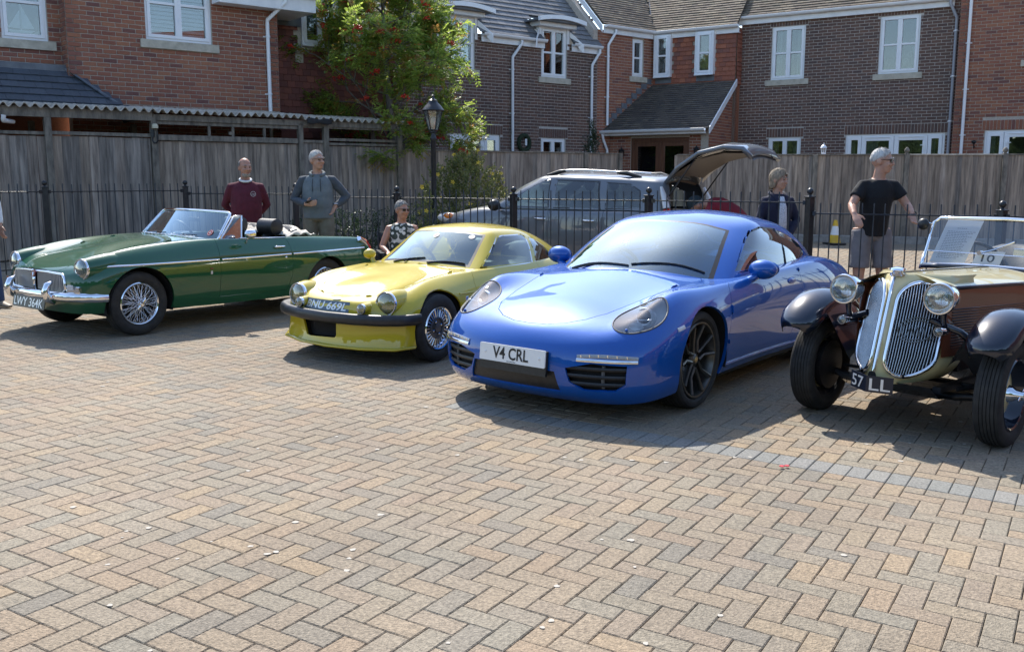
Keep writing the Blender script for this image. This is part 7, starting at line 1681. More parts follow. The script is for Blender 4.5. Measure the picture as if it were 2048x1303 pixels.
 cab = [
  [(1.12, 0, 1.03), (.85, 0, 1.19), (.60, 0, 1.34), (.35, 0, 1.45), (.10, 0, 1.51), (-.15, 0, 1.53)],
  [(1.08, .4, 1.02), (.81, .385, 1.18), (.57, .365, 1.33), (.32, .34, 1.44), (.08, .28, 1.50), (-.20, 0, 1.535)],
  [(.95, .70, 1.0), (.70, .67, 1.14), (.48, .64, 1.28), (.25, .60, 1.40), (.02, .50, 1.485), (-.25, 0, 1.54)],
  [(.75, .80, .99), (.52, .77, 1.13), (.31, .73, 1.27), (.08, .67, 1.40), (-.15, .55, 1.49), (-.40, 0, 1.54)],
  [(.0, .825, 1.0), (-.03, .795, 1.14), (-.06, .755, 1.28), (-.12, .69, 1.41), (-.25, .56, 1.49), (-.60, 0, 1.54)],
  [(-.80, .825, 1.01), (-.80, .795, 1.15), (-.80, .755, 1.28), (-.80, .69, 1.40), (-.85, .56, 1.48), (-.95, 0, 1.53)],
  [(-1.50, .80, 1.02), (-1.50, .77, 1.15), (-1.50, .73, 1.28), (-1.50, .67, 1.39), (-1.50, .54, 1.465), (-1.50, 0, 1.515)],
  [(-1.88, .70, 1.0), (-1.86, .68, 1.14), (-1.84, .655, 1.26), (-1.81, .61, 1.36), (-1.76, .50, 1.44), (-1.74, 0, 1.495)],
  [(-1.97, 0, 1.0), (-1.94, 0, 1.14), (-1.90, 0, 1.26), (-1.86, 0, 1.36), (-1.82, 0, 1.43), (-1.78, 0, 1.475)]]
 cs = Shell(cab, 7, 6, .88); cb, lu, lv = cs.bm(); cbv = BVHTree.FromBMesh(cb)
 bmesh.ops.delete(cb, geom=[f for f in cb.faces if f[lu] > 7.15 and f[lv] < 4.2 and f.calc_center_median().x < -1.7], context='FACES')
 ws = [f for f in cb.faces if f[lu] < 1.85 and .15 < f[lv] < 3.0 and f.calc_center_median().x > 0]; finish(take(cb, ws), 'windscreen', M_wsglass, root, 40)
 for sg in (1, -1):
  for nm, p in (('front_window', [(.62, 1.03), (.30, 1.26), (.08, 1.38), (-.06, 1.395), (-.10, 1.03)]), ('rear_window', [(-.22, 1.03), (-.18, 1.395), (-.84, 1.385), (-.92, 1.03)]), ('quarter_window', [(-1.03, 1.04), (-.98, 1.375), (-1.32, 1.36), (-1.48, 1.28), (-1.52, 1.06)])):
   cx = sum(q[0] for q in p) / len(p); cz = sum(q[1] for q in p) / len(p); out = [((a - cx) * 1.08 + cx, (b - cz) * 1.10 + cz) for a, b in p]
   c = knife(cb, [f for f in cb.faces if f.calc_center_median().y * sg > .3], out); g = knife(cb, c, p); gs = set(g); rest = [f for f in c if f.is_valid and f not in gs]
   gb = take(cb, g); finish(gb, nm, M_sideglass, root, 40); finish(take(cb, rest), 'window_seal', M_black, root, 40)
  pts = [cbv.ray_cast(Vector((a, .55 * sg, 3)), Vector((0, 0, -1)))[0] for a in (.05, -.15, -.4, -.8, -1.15, -1.35)]; m = MB(); off = (0, .05, .06, .06, .05, 0)
  m.tube([p + Vector((0, 0, o)) for p, o in zip(pts, off)], .017, 8); rl = m.build('roof_rail', M_alloy, root, smooth=60); m = MB(); m.tube([pts[4] + Vector((.1, 0, .05)), pts[4] + Vector((-.05, 0, .045)), pts[5] + Vector((-.06, 0, 0))], [.022, .035, .02], 8); m.tube([pts[0] + Vector((.03, 0, 0)), pts[1] + Vector((.02, 0, .035)), pts[1] + Vector((-.08, 0, .052))], [.018, .03, .02], 8); m.build('rail_foot', M_black, rl, smooth=60)
  m = MB(); m.sphere((.70, .99 * sg, 1.03), 1, 16, 10, (.09, .10, .085)); mo = m.build('door_mirror', M_black, root, smooth=True); m = MB(); m.tube([(.72, .82 * sg, .99), (.71, .93 * sg, 1.01)], .03, 8); m.build('mirror_arm', M_black, mo)
  # tall tail lamp: clear above, red below
  m = MB(); m.tube([(-1.80, .735 * sg, 1.34), (-1.86, .755 * sg, 1.20), (-1.90, .765 * sg, 1.06)], [.03, .07, .075], 12, flat=.6); tl = m.build('tail_lamp', MATS['clear_lens'], root, smooth=60); m = MB(); m.tube([(-1.905, .768 * sg, 1.05), (-1.93, .765 * sg, .95), (-1.93, .755 * sg, .86)], [.075, .075, .05], 12, flat=.6); m.build('brake_lens', M_redlens, tl, smooth=60)
 lip(cb, .012); finish(cb, 'roof', M_g, root, 45)
 # raised tailgate: curved shell with its window and dark lining
 h0 = Vector((-1.74, 0, 1.50)); rows = []
 prof = [(.02, -.03, .60), (-.16, .17, .64), (-.45, .36, .66), (-.80, .44, .66), (-1.05, .42, .62), (-1.17, .30, .56)]
 for (dx, dz, hw) in prof: rows.append([h0 + Vector((dx - .05 * abs(s) ** 2, hw * s, dz - .06 * s * s)) for s in np.linspace(-1, 1, 15)])
 m = MB(); m.grid(rows); tg = m.build('tailgate', M_g, root, smooth=50); tg.modifiers.new('s', 'SOLIDIFY').thickness = .05
 m = MB(); m.grid([[p + Vector((0, 0, -.06 - .05 * math.sin(math.pi * i / 5))) for p in r[1:-1]] for i, r in enumerate(rows)]); m.build('tailgate_lining', plain('lining_brown', (.07, .05, .04), .5), tg, smooth=50)
 m = MB(); m.grid([[p + Vector((0, 0, .006)) for p in r[3:-3]] for r in rows[1:4]]); m.build('tailgate_window', M_sideglass, tg, smooth=50)
 m = MB(); m.box(h0 + Vector((-1.08, 0, .31)), (.10, .5, .05)); m.tube([h0 + Vector((-1.16, -.3, .3)), h0 + Vector((-1.2, -.28, .25))], .012, 6); m.build('plate_panel', M_black, tg, bevel=.01)
 for sg in (1, -1): m = MB(); m.tube([(-1.84, .60 * sg, 1.20), (-2.26, .60 * sg, 1.80)], [.013, .008], 8); m.build('gas_strut', M_black, tg)
 m = MB(); m.box((-.3, 0, .5), (3.0, 1.5, .3)); m.box((-1.62, 0, .72), (.5, 1.2, .06)); m.build('floor', M_void, root); m = MB(); m.box((0, 0, .27), (3.6, 1.2, .08)); m.build('underbody', M_void, root)
 m = MB(); m.grid([[(1.0, yy, 1.02), (.78, yy, 1.03), (.66, yy, .95), (.66, yy, .6)] for yy in np.linspace(-.7, .7, 7)]); m.build('dashboard', M_dashgrey, root, smooth=40)
 for sx in (.0, -.85):
  for sg in (1, -1): seat(root, sx, .38 * sg, .55, M_dashgrey, h=.50, w=.48)
 for sg in (1, -1):
  for ax in (1.27, -1.27): make_wheel(root, ax, .75 * sg, .31, sg, .31, .21, .195, rim_plain)
people_carrier()
# ================================================================ trees and shrubs
def leafmat(name, c1, c2, trans=.35):
 m, nt, b = _new(name); n = nt.nodes; L = nt.links; g = n.new('ShaderNodeNewGeometry'); cr = n.new('ShaderNodeValToRGB'); e = cr.color_ramp.elements; e[0].color = rgb(c1); e[1].color = rgb(c2); L.new(g.outputs['Random Per Island'], cr.inputs['Fac'])
 L.new(cr.outputs['Color'], b.inputs['Base Color']); b.inputs['Roughness'].default_value = .45; b.inputs['Specular IOR Level'].default_value = .45
 tl = n.new('ShaderNodeBsdfTranslucent'); hs = n.new('ShaderNodeHueSaturation'); hs.inputs['Value'].default_value = 1.9; hs.inputs['Hue'].default_value = .485; L.new(cr.outputs['Color'], hs.inputs['Color']); L.new(hs.outputs['Color'], tl.inputs['Color'])
 mx = n.new('ShaderNodeMixShader'); mx.inputs['Fac'].default_value = trans; L.new(b.outputs[0], mx.inputs[1]); L.new(tl.outputs[0], mx.inputs[2]); L.new(mx.outputs[0], n['Material Output'].inputs['Surface']); return m
M_bark = noisy('bark', (.07, .06, .05), (.17, .15, .125), 12, .9, .6, stretch=(1, 1, .3))
def leaflet(m, p, d, n, L, w):
 d = d.normalized(); s = d.cross(n).normalized(); nn = s.cross(d); a = p; b = p + d * L * .45 + s * w - nn * L * .04; c = p + d * L - nn * L * .10; e = p + d * L * .45 - s * w - nn * L * .04
 m.add([a, b, c, e], [(0, 1, 2, 3)])
def rvec(): return Vector((random.gauss(0, 1), random.gauss(0, 1), random.gauss(0, 1))).normalized()
def rowan():
 random.seed(11); base = Vector((-2.50, 19.75, gz(-2.5, 19.75))); root = empty('rowan_tree', base); tag(root, 'rowan tree with bunches of red berries growing behind the timber shelter', 'tree')
 tr = [Vector((0, 0, 0)), Vector((.05, 0, 1.2)), Vector((.02, .05, 2.4)), Vector((-.05, 0, 3.6)), Vector((-.1, .05, 4.8)), Vector((-.12, 0, 6.0))]
 m = MB(); m.tube(tr, [.10, .085, .07, .05, .032, .012], 10); tips = []
 limbs = MB()
 def grow(p, d, L, r, lev):
  pts = [p]; rs = [r]; q = p; n = 5
  for k in range(n):
   d = (d + rvec() * .22 + Vector((0, 0, .05 if lev else .10))).normalized(); q = q + d * L / n; pts.append(q); rs.append(r * (1 - .75 * (k + 1) / n))
   if lev < 2 and k >= 1 and random.random() < .9: grow(q, (d + rvec() * .75).normalized(), L * .5, r * .5, lev + 1)
   if lev >= 1 or k >= 2: tips.append((q.copy(), d.copy(), lev))
  limbs.tube(pts, rs, 5, cap=False)
 for k in range(30):
  t = .9 + 4.6 * (k + random.random()) / 30; i = min(4, int(t / 1.2)); p = tr[i].lerp(tr[i + 1], (t / 1.2) - i); a = k * 2.4 + random.uniform(-.4, .4)
  Lr = (1.9 if t < 2.5 else 1.9 - .50 * (t - 2.5)) * random.uniform(.75, 1.05)
  if t < 1.8: Lr *= .8
  grow(p, Vector((math.cos(a), math.sin(a), .28 if t < 3 else .5)), max(.4, Lr), .026, 0)
 m.build('trunk', M_bark, root, smooth=True); limbs.build('limbs', M_bark, root, smooth=True)
 mats = [leafmat('rowan_leaf', (.09, .15, .030), (.26, .34, .06), .55), leafmat('rowan_leaf_turning', (.20, .17, .03), (.34, .20, .05), .4)]
 mm = [MB(), MB()]
 def compound(p, d):
  d = (d + Vector((0, 0, -.25)) + rvec() * .6).normalized(); n = (Vector((0, 0, 1)) + rvec() * .7).normalized(); s = d.cross(n).normalized(); L = random.uniform(.15, .24); M_ = mm[1 if random.random() < .16 else 0]
  for k in range(5):
   q = p + d * (L * (.2 + .2 * k)) - Vector((0, 0, .012 * k))
   for sg in (1, -1): leaflet(M_, q, d * .5 + s * sg, n + rvec() * .25, .075, .017)
  leaflet(M_, p + d * L, d, n, .078, .017)
 for (q, d, lev) in tips:
  for _ in range(3 if lev else 1): compound(q + rvec() * .10, d)
 for M_, mt, nm in ((mm[0], mats[0], 'crown'), (mm[1], mats[1], 'turning_leaves')): tag(M_.build(nm, mt, root), kind='stuff')
 # berry bunches
 red = noisy('rowan_berry', (.42, .012, .008), (.62, .05, .015), 30, .35, 0.0, per_obj=.2); meshes = []
 for v in range(3):
  b = MB()
  for _ in range(26):
   a = random.uniform(0, 6.28); r = random.uniform(0, .075); b.sphere((r * math.cos(a), r * math.sin(a), random.uniform(-.025, .015) - r * .3), .0105, 6, 4)
  me = b.mesh('berry_bunch'); shade(me, True); me.materials.append(red); meshes.append(me)
 out = [t for t in tips if t[0].y < .6]; random.shuffle(out)
 for (q, d, lev) in out[:110]:
  o = bpy.data.objects.new('berry_bunch', random.choice(meshes)); COL.objects.link(o); o.parent = root; o['kind'] = 'stuff'; o.location = q + rvec() * .06 + Vector((0, -.05, -.05)); o.rotation_euler = (random.uniform(-.5, .5), random.uniform(-.5, .5), random.uniform(0, 6)); s = random.uniform(1.0, 1.7); o.scale = (s, s, s)
rowan()
def shrub(name, c, rx, ry, h, n, mat, label, L=.045, w=.013, flowers=None, z0=0.0, seed=3, stems=9, cat='bush'):
 random.seed(seed); base = Vector((c[0], c[1], gz(*c))); root = empty(name, base); tag(root, label, cat); lm = MB(); st = MB(); sprays = []
 for k in range(stems):
  a = 2 * math.pi * k / stems; st.tube([(0.05 * math.cos(a), .05 * math.sin(a), 0), (rx * .4 * math.cos(a), ry * .4 * math.sin(a), h * .5), (rx * .8 * math.cos(a), ry * .8 * math.sin(a), h * random.uniform(.75, .95))], [.014, .009, .004], 5)
 ns = n // 14
 for _ in range(ns):
  a = random.uniform(0, 6.28); t = random.random() ** .45; ph = random.uniform(.02, 1); r = math.sin(math.acos(min(1, max(-1, 1 - 1.55 * ph)))) ; r = math.sqrt(max(.05, 1 - (2 * ph * .93 - .85) ** 2)) if h > .9 else 1.0
  lum = 1 + .16 * math.sin(a * 3 + ph * 7) + .1 * math.sin(a * 7 + 2)
  p = Vector((rx * r * t * lum * math.cos(a), ry * r * t * lum * math.sin(a), z0 + (h - z0) * ph * random.uniform(.9, 1.06))); d = (Vector((p.x / rx, p.y / ry, .5 + ph * .6)) + rvec() * .5).normalized(); sprays.append((p, d, t))
  for k in range(14):
   q = p + d * (.14 * k / 14) + rvec() * .012; leaflet(lm, q, (d * .6 + rvec()).normalized(), rvec(), L * random.uniform(.7, 1.2), w)
 tag(lm.build('foliage', mat, root), kind='stuff'); st.build('stems', M_bark, root, smooth=True)
 if flowers:
  yl = plain('yellow_petal', (.70, .46, .03), .6); fm = MB()
  for k in range(5):
   a = 2 * math.pi * k / 5; fm.add([(0, 0, 0), (.03 * math.cos(a - .45), .03 * math.sin(a - .45), .012), (.042 * math.cos(a), .042 * math.sin(a), .006), (.03 * math.cos(a + .45), .03 * math.sin(a + .45), .012)], [(0, 1, 2, 3)])
  me = fm.mesh('flower'); me.materials.append(yl)
  for (p, d, t) in random.sample([s for s in sprays if s[2] > .75 and s[0].y < .2], flowers):
   o = bpy.data.objects.new('flower', me); COL.objects.link(o); o.parent = root; o.location = p + d * .14; o.rotation_euler = (R(60) + random.uniform(-.4, .4), random.uniform(-.4, .4), random.uniform(-.5, .5))
 return root
M_shrub = leafmat('shrub_leaf', (.06, .085, .026), (.22, .22, .065), .4); M_hedge = leafmat('hedge_leaf', (.012, .03, .012), (.035, .06, .02), .2); M_cyp = leafmat('cypress_leaf', (.012, .03, .012), (.03, .055, .02), .1)
shrub('flowering_shrub', (-.78, 16.3), .78, .55, 1.62, 15000, M_shrub, 'rounded shrub with small yellow flowers behind the lamp post', flowers=26, seed=5)
shrub('flowering_shrub', (-1.36, 15.4), .16, .16, 1.15, 900, M_shrub, 'thin yellow-flowered sprig growing beside the lamp post', flowers=5, seed=9, stems=4)
shrub('low_hedge', (-2.25, 14.75), 1.1, .30, .78, 7000, M_hedge, 'low dark green hedge behind the railing beside the seated woman', seed=6, L=.035, w=.012, cat='hedge')
shrub('cypress', (1.83, 22.2), .19, .19, 2.25, 5000, M_cyp, 'narrow dark cypress standing behind the fence by the porch', seed=8, L=.05, w=.010, cat='tree')
# ================================================================ lamp post, cone, chair, lantern
def lamp_post():
 x, y = -1.26, 15.5; root = empty('lamp_post', (x, y, gz(x, y))); tag(root, 'black lamp post with a glazed lantern in front of the rowan tree', 'lamp post'); H = 2.06
 m = MB(); m.lathe([(.11, 0), (.11, .05), (.085, .08), (.08, .5), (.06, .55), (.055, .60), (.042, .66), (.040, H - .12), (.052, H - .10), (.052, H - .07), (.038, H - .05), (.038, H), (.06, H + .01), (.06, H + .03), (.02, H + .04)], 20); m.build('post', M_iron, root, smooth=35)
 m = MB(); a = [(.075, .0), (.15, .30)]
 for k in range(6):
  t = 2 * math.pi * k / 6; m.tube([(r * math.cos(t), r * math.sin(t), H + .05 + h) for r, h in a], .008, 6)
 for r, h in a: m.tube([(r * math.cos(2 * math.pi * k / 6), r * math.sin(2 * math.pi * k / 6), H + .05 + h) for k in range(6)], .009, 6, closed=True)
 lf = m.build('lantern_frame', M_iron, root)
 for k in range(6):
  t0, t1 = 2 * math.pi * k / 6, 2 * math.pi * (k + 1) / 6; MB().add([(.073 * math.cos(t0), .073 * math.sin(t0), H + .055), (.073 * math.cos(t1), .073 * math.sin(t1), H + .055), (.147 * math.cos(t1), .147 * math.sin(t1), H + .345), (.147 * math.cos(t0), .147 * math.sin(t0), H + .345)], [(0, 1, 2, 3)]).build('pane', MATS['fluted_lens'], lf)
 m = MB(); m.lathe([(.175, H + .345), (.18, H + .36), (.13, H + .43), (.075, H + .48), (.07, H + .50), (.075, H + .51), (.03, H + .54), (.02, H + .57), (.03, H + .585), (.001, H + .61)], 12); m.build('lantern_cap', M_iron, root, smooth=35)
 m = MB(); m.sphere((0, 0, H + .18), 1, 12, 8, (.045, .045, .075)); m.build('bulb', plain('bulb_white', (.8, .8, .76), .3), root, smooth=True)
lamp_post()
def cone():
 x, y = 6.62, 19.55; root = empty('traffic_cone', (x, y, gz(x, y))); tag(root, 'yellow and white traffic cone standing by the far kerb', 'cone'); root.rotation_euler = (0, TILT, .3)
 Y = noisy('cone_yellow', (.60, .36, .02), (.72, .45, .03), 8, .5, .05); W = plain('cone_white', (.75, .75, .74), .45)
 m = MB(); m.box((0, 0, .02), (.34, .34, .04)); m.build('base', M_black, root, bevel=.012)
 for z0, z1, mt, nm in ((.04, .20, Y, 'lower_sleeve'), (.20, .38, W, 'white_band'), (.38, .50, Y, 'top_sleeve')):
  r = lambda z: .125 - .20 * (z - .04); m = MB(); m.lathe([(r(z0), z0), (r(z1), z1)] + ([(.001, z1 + .004)] if z1 > .49 else []), 24); m.build(nm, mt, root, smooth=40)
cone()
def fence_lantern():
 x, y = 6.55, 20.30; root = empty('garden_lantern', (x, y, 2.04)); tag(root, 'small white lantern standing on the tall fence', 'lantern'); W = MATS['upvc']
 m = MB(); m.lathe([(.05, 0), (.05, .02), (.02, .03)], 8); m.build('foot', W, root); m = MB()
 for k in range(6): t = 2 * math.pi * k / 6; m.tube([(.042 * math.cos(t), .042 * math.sin(t), .02), (.055 * math.cos(t), .055 * math.sin(t), .13)], .006, 5)
 m.build('cage', W, root); m = MB(); m.lathe([(.075, .13), (.05, .17), (.012, .20), (.012, .23), (.001, .235)], 8); m.build('cap', W, root)
fence_lantern()
def camp_chair():
 x, y = -1.33, 11.6; root = empty('folding_chair', (x, y, gz(x, y))); root.rotation_euler = (0, TILT, R(-75)); tag(root, 'dark folding chair under the woman in the floral dress', 'chair'); D = noisy('chair_fabric', (.015, .017, .02), (.03, .032, .036), 30, .85, .2)
 m = MB(); m.grid([[(.24 - .5 * i / 6, -.25 + .5 * j / 6, .42 - .03 * math.sin(math.pi * j / 6) - .01 * i) for j in range(7)] for i in range(7)]); o = m.build('seat', D, root, smooth=True); o.modifiers.new('s', 'SOLIDIFY').thickness = .008
 m = MB(); m.grid([[(-.27 - .10 * i / 5 - .02 * math.sin(math.pi * j / 6), -.25 + .5 * j / 6, .42 + .42 * i / 5) for j in range(7)] for i in range(6)]); o = m.build('backrest', D, root, smooth=True); o.modifiers.new('s', 'SOLIDIFY').thickness = .008
 for sg in (1, -1):
  for a, b in (((.24, .26 * sg, .42), (.26, -.24 * sg, .0)), ((-.28, .26 * sg, .42), (-.26, -.24 * sg, .0)), ((.24, .27 * sg, 0), (-.28, .27 * sg, .44)), ((-.27, .26 * sg, .0), (.24, .27 * sg, .60))): MB().tube([a, b], .010, 6).build('leg', M_iron, root)
  MB().tube([(-.24, .26 * sg, .40), (-.38, .26 * sg, .86)], .010, 6).build('back_post', M_iron, root); MB().box((0, .28 * sg, .615), (.46, .05, .015)).build('armrest', D, root)
camp_chair()
# ================================================================ people
def loft(m, secs, lat=Vector((0, 1, 0)), n=16):
 """stack of ellipses: (centre, half width along lat, half depth)"""
 P = []; N = len(secs)
 for i, (c, w, d) in enumerate(secs):
  a = Vector(secs[max(0, i - 1)][0]); b = Vector(secs[min(N - 1, i + 1)][0]); ax = (b - a).normalized(); u = (lat - ax * lat.dot(ax)).normalized(); v = ax.cross(u)
  P.append([Vector(c) + u * (w * math.cos(2 * math.pi * k / n)) + v * (d * math.sin(2 * math.pi * k / n)) for k in range(n)])
 k0 = len(m.v); m.add([q for r in P for q in r], [(i * n + k, i * n + (k + 1) % n, (i + 1) * n + (k + 1) % n, (i + 1) * n + k) for i in range(N - 1) for k in range(n)] + [tuple(range(n))[::-1], tuple(range((N - 1) * n, N * n))])
def fuse(m, name, mat, parent, vox, it=5):
 """weld overlapping pieces into one continuous smooth surface"""
 o = m.build(name, mat, parent, smooth=True); r = o.modifiers.new('fuse', 'REMESH'); r.mode = 'VOXEL'; r.voxel_size = vox; r.use_smooth_shade = True
 s = o.modifiers.new('soften', 'SMOOTH'); s.factor = .5; s.iterations = it; return o
def hand(m, w, d, side_v, curl, s=1.0, spread=.012):
 """palm, four fingers and a thumb beginning at wrist w, pointing along d; side_v points to the thumb"""
 d = Vector(d).normalized(); t = Vector(side_v); t = (t - d * t.dot(d)).normalized(); n = d.cross(t)   # n: back of the hand or palm
 loft(m, [(w, .026 * s, .020 * s), (w + d * .03 * s, .034 * s, .018 * s), (w + d * .075 * s, .042 * s, .016 * s), (w + d * .098 * s, .038 * s, .013 * s)], t, 10)
 for k, L in enumerate((.070, .080, .074, .058)):
  p = w + d * .092 * s + t * (.031 - .0205 * k) * s; pts = [p]; dd = d.copy()
  for q in range(3):
   dd = (Matrix.Rotation(curl / 3 * (1 + .3 * q), 3, t) @ dd).normalized(); p = p + dd * L * s * (.42, .33, .25)[q]; pts.append(p)
  m.tube(pts, [.0095 * s, .009 * s, .0085 * s, .007 * s], 8)
 p = w + d * .025 * s + t * .030 * s; dd = (d * .75 + t * .7).normalized(); dd2 = (Matrix.Rotation(curl * .4, 3, t) @ (d * .95 + t * .25)).normalized(); m.tube([p, p + dd * .045 * s, p + dd * .045 * s + dd2 * .035 * s], [.014 * s, .0115 * s, .009 * s], 8)
def skinmat(name, c):
 m, nt, b = _new(name); b.inputs['Base Color'].default_value = rgb(c); b.inputs['Roughness'].default_value = .5; b.inputs['Subsurface Weight'].default_value = .12; b.inputs['Subsurface Radius'].default_value = (.012, .005, .003); b.inputs['Subsurface Scale'].default_value = .5
 n = nt.nodes; g = n.new('ShaderNodeNewGeometry'); no = n.new('ShaderNodeTexNoise'); no.inputs['Scale'].default_value = 22; nt.links.new(g.outputs['Position'], no.inputs['Vector']); hs = n.new('ShaderNodeHueSaturation'); hs.inputs['Color'].default_value = rgb(c); mr = n.new('ShaderNodeMapRange'); mr.inputs['To Min'].default_value = .82; mr.inputs['To Max'].default_value = 1.16; nt.links.new(no.outputs['Fac'], mr.inputs['Value']); nt.links.new(mr.outputs['Result'], hs.inputs['Value']); nt.links.new(hs.outputs['Color'], b.inputs['Base Color']); return m
def cloth(name, c, k=1.35, sc=9): return noisy(name, c, tuple(min(1, q * k) for q in c), sc, .88, .5, bscale=14, bdist=.03)
SK = [skinmat('skin_a', (.46, .25, .17)), skinmat('skin_b', (.42, .21, .14))]
def person(loc, yaw, H, J, label, skin, look, clothes, hair, eyes=True, group='onlookers', lean=0.0):
 """J: joints in metres for a 1.75 m figure, x forwards, y to the figure's left; look: (yaw, pitch) of the head"""
 k = H / 1.75; root = empty('person', loc); root.rotation_euler = (0, 0, yaw); root.scale = (k, k, k); tag(root, label, 'person', group); V = {a: Vector(b) for a, b in J.items()}
 D = dict(pelvis=(0, 0, .95), waist=(0, 0, 1.08), chest=(0, 0, 1.30), neck=(-.01, 0, 1.465), head=(.015, 0, 1.625), shL=(0, .178, 1.385), shR=(0, -.178, 1.385), elL=(-.03, .26, 1.13), elR=(-.03, -.26, 1.13), wrL=(.05, .25, .89), wrR=(.05, -.25, .89), hiL=(0, .095, .93), hiR=(0, -.095, .93), knL=(.02, .11, .50), knR=(.02, -.11, .50), anL=(-.02, .12, .08), anR=(-.02, -.12, .08))
 for a, b in D.items(): V.setdefault(a, Vector(b))
 fat = clothes.get('belly', 0.0); lat = Vector((0, 1, 0)); m = MB()
 sl_ = clothes.get('slim', 1.0); sp = lambda e: [(q[0], q[1] * sl_, q[2]) for q in sp0(e)]; sp0 = lambda e: [(V['pelvis'] - (V['waist'] - V['pelvis']) * .55, .150 + e, .105 + e), (V['pelvis'], .172 + e, .118 + fat * .5 + e), (V['waist'], .155 + fat * .6 + e, .112 + fat + e), (V['waist'].lerp(V['chest'], .5), .162 + fat * .4 + e, .116 + fat * .9 + e), (V['chest'], .178 + e, .122 + fat * .3 + e), (V['chest'].lerp(V['neck'], .48), .172 + e, .102 + e), (V['chest'].lerp(V['neck'], .74), .135 + e, .080 + e), (V['chest'].lerp(V['neck'], .92), .085 + e, .068 + e)]
 loft(m, sp(0)); nk = V['neck']; hd = V['head']; loft(m, [(V['chest'].lerp(nk, .7), .085, .07), (nk, .060, .060), (nk.lerp(hd, .55), .054, .058), (hd, .05, .055)])
 ly, lp = look; HR = Matrix.Rotation(ly, 3, 'Z') @ Matrix.Rotation(lp, 3, 'Y'); h = lambda x, y, z: hd + HR @ Vector((x, y, z))
 def ball(c, r): m.lathe([(max(1e-4, math.sin(math.pi * i / 10)), -math.cos(math.pi * i / 10)) for i in range(11)], 16, Matrix.Translation(c) @ HR.to_4x4() @ Matrix.Diagonal((r[0], r[1], r[2], 1)))
 ball(h(-.012, 0, .025), (.098, .076, .098)); ball(h(.022, 0, -.035), (.074, .062, .085)); ball(h(.045, 0, -.080), (.045, .045, .040)); ball(h(.070, 0, .018), (.030, .056, .022))
 m.tube([h(.086, 0, .015), h(.102, 0, -.012), h(.112, 0, -.030), h(.090, 0, -.040)], [.010, .013, .016, .010], 8); ball(h(.078, 0, -.066), (.020, .030, .012)); ball(h(.075, .035, -.028), (.024, .022, .022)); ball(h(.075, -.035, -.028), (.024, .022, .022))
 for sg in (1, -1): ball(h(-.008, .078 * sg, -.008), (.026, .012, .034))
 for S in 'LR':
  sg = 1 if S == 'L' else -1; a, b, c = V['sh' + S], V['el' + S], V['wr' + S]; m.tube([a + Vector((0, -.03 * sg, .0)), a, a.lerp(b, .4), b, b.lerp(c, .35), c], [.050, .052, .047, .040, .041, .026], 12); d = V.get('hd' + S, (c - b).normalized()); hand(m, c, d, V.get('th' + S, Vector((1, 0, 0))), J.get('cu' + S, .9) if not isinstance(J.get('cu' + S), tuple) else .9)
  p, q, r = V['hi' + S], V['kn' + S], V['an' + S]; m.tube([p + Vector((0, 0, .04)), p.lerp(q, .15), p.lerp(q, .6), q, q.lerp(r, .3), q.lerp(r, .7), r, r - Vector((0, 0, .03))], [.085, .090, .070, .056, .060, .043, .037, .04], 12)
 fuse(m, 'body', skin, root, .0085, 4)
 # garments
 top = clothes.get('top')
 if top:
  mat, sl = top; m = MB(); s = sp(.016); hem = clothes.get('hem', .3); s[0] = (V['pelvis'] - (V['waist'] - V['pelvis']) * hem, s[0][1] + .03, s[0][2] + .028); loft(m, s[:7] + [(V['chest'].lerp(nk, .93), .080, .076)])
  for S in 'LR':
   sg = 1 if S == 'L' else -1; a, b, c = V['sh' + S], V['el' + S], V['wr' + S]; in_ = a + Vector((0, -.09 * sg, .012))
   if sl == 'none': continue
   if sl == 'short': m.tube([in_, a, a.lerp(b, .35), a.lerp(b, .62)], [.052, .060, .066, .068], 14)
   else: m.tube([in_, a, a.lerp(b, .4), b, b.lerp(c, .35), b.lerp(c, .93)], [.052, .059, .058, .052, .050, .038], 14)
  fuse(m, 'top', mat, root, .012, 5)
 bot = clothes.get('bottom')
 if bot:
  mat, ln = bot; m = MB(); s = sp(.012); loft(m, [s[0], s[1], (V['pelvis'].lerp(V['waist'], .6), s[1][1] - .008, s[1][2])])
  for S in 'LR':
   p, q, r = V['hi' + S], V['kn' + S], V['an' + S]
   if ln == 'shorts': m.tube([p + Vector((0, 0, .02)), p.lerp(q, .2), p.lerp(q, .55), p.lerp(q, .84)], [.098, .108, .100, .102], 14)
   else: m.tube([p + Vector((0, 0, .02)), p.lerp(q, .2), p.lerp(q, .6), q, q.lerp(r, .5), r + Vector((0, 0, -.02))], [.098, .104, .088, .076, .072, .068], 14)
  fuse(m, 'trousers' if ln != 'shorts' else 'shorts', mat, root, .012, 5)
 sh = clothes.get('shoes')
 if sh:
  for S in 'LR':
   r = V['an' + S]; f = Vector((1, .15 * (1 if S == 'L' else -1), 0)).normalized(); m = MB(); loft(m, [(r + f * -.07 + Vector((0, 0, -.04)), .03, .035), (r + f * -.02 + Vector((0, 0, -.032)), .042, .048), (r + f * .06 + Vector((0, 0, -.042)), .044, .036), (r + f * .14 + Vector((0, 0, -.055)), .045, .024), (r + f * .20 + Vector((0, 0, -.062)), .03, .015)], Vector((0, 1, 0))); fuse(m, 'shoe', sh, root, .010, 3)
 # hair: a shell over the skull, cut by its hairline
 hm, style = hair
 m = MB(); P = []; I = 12
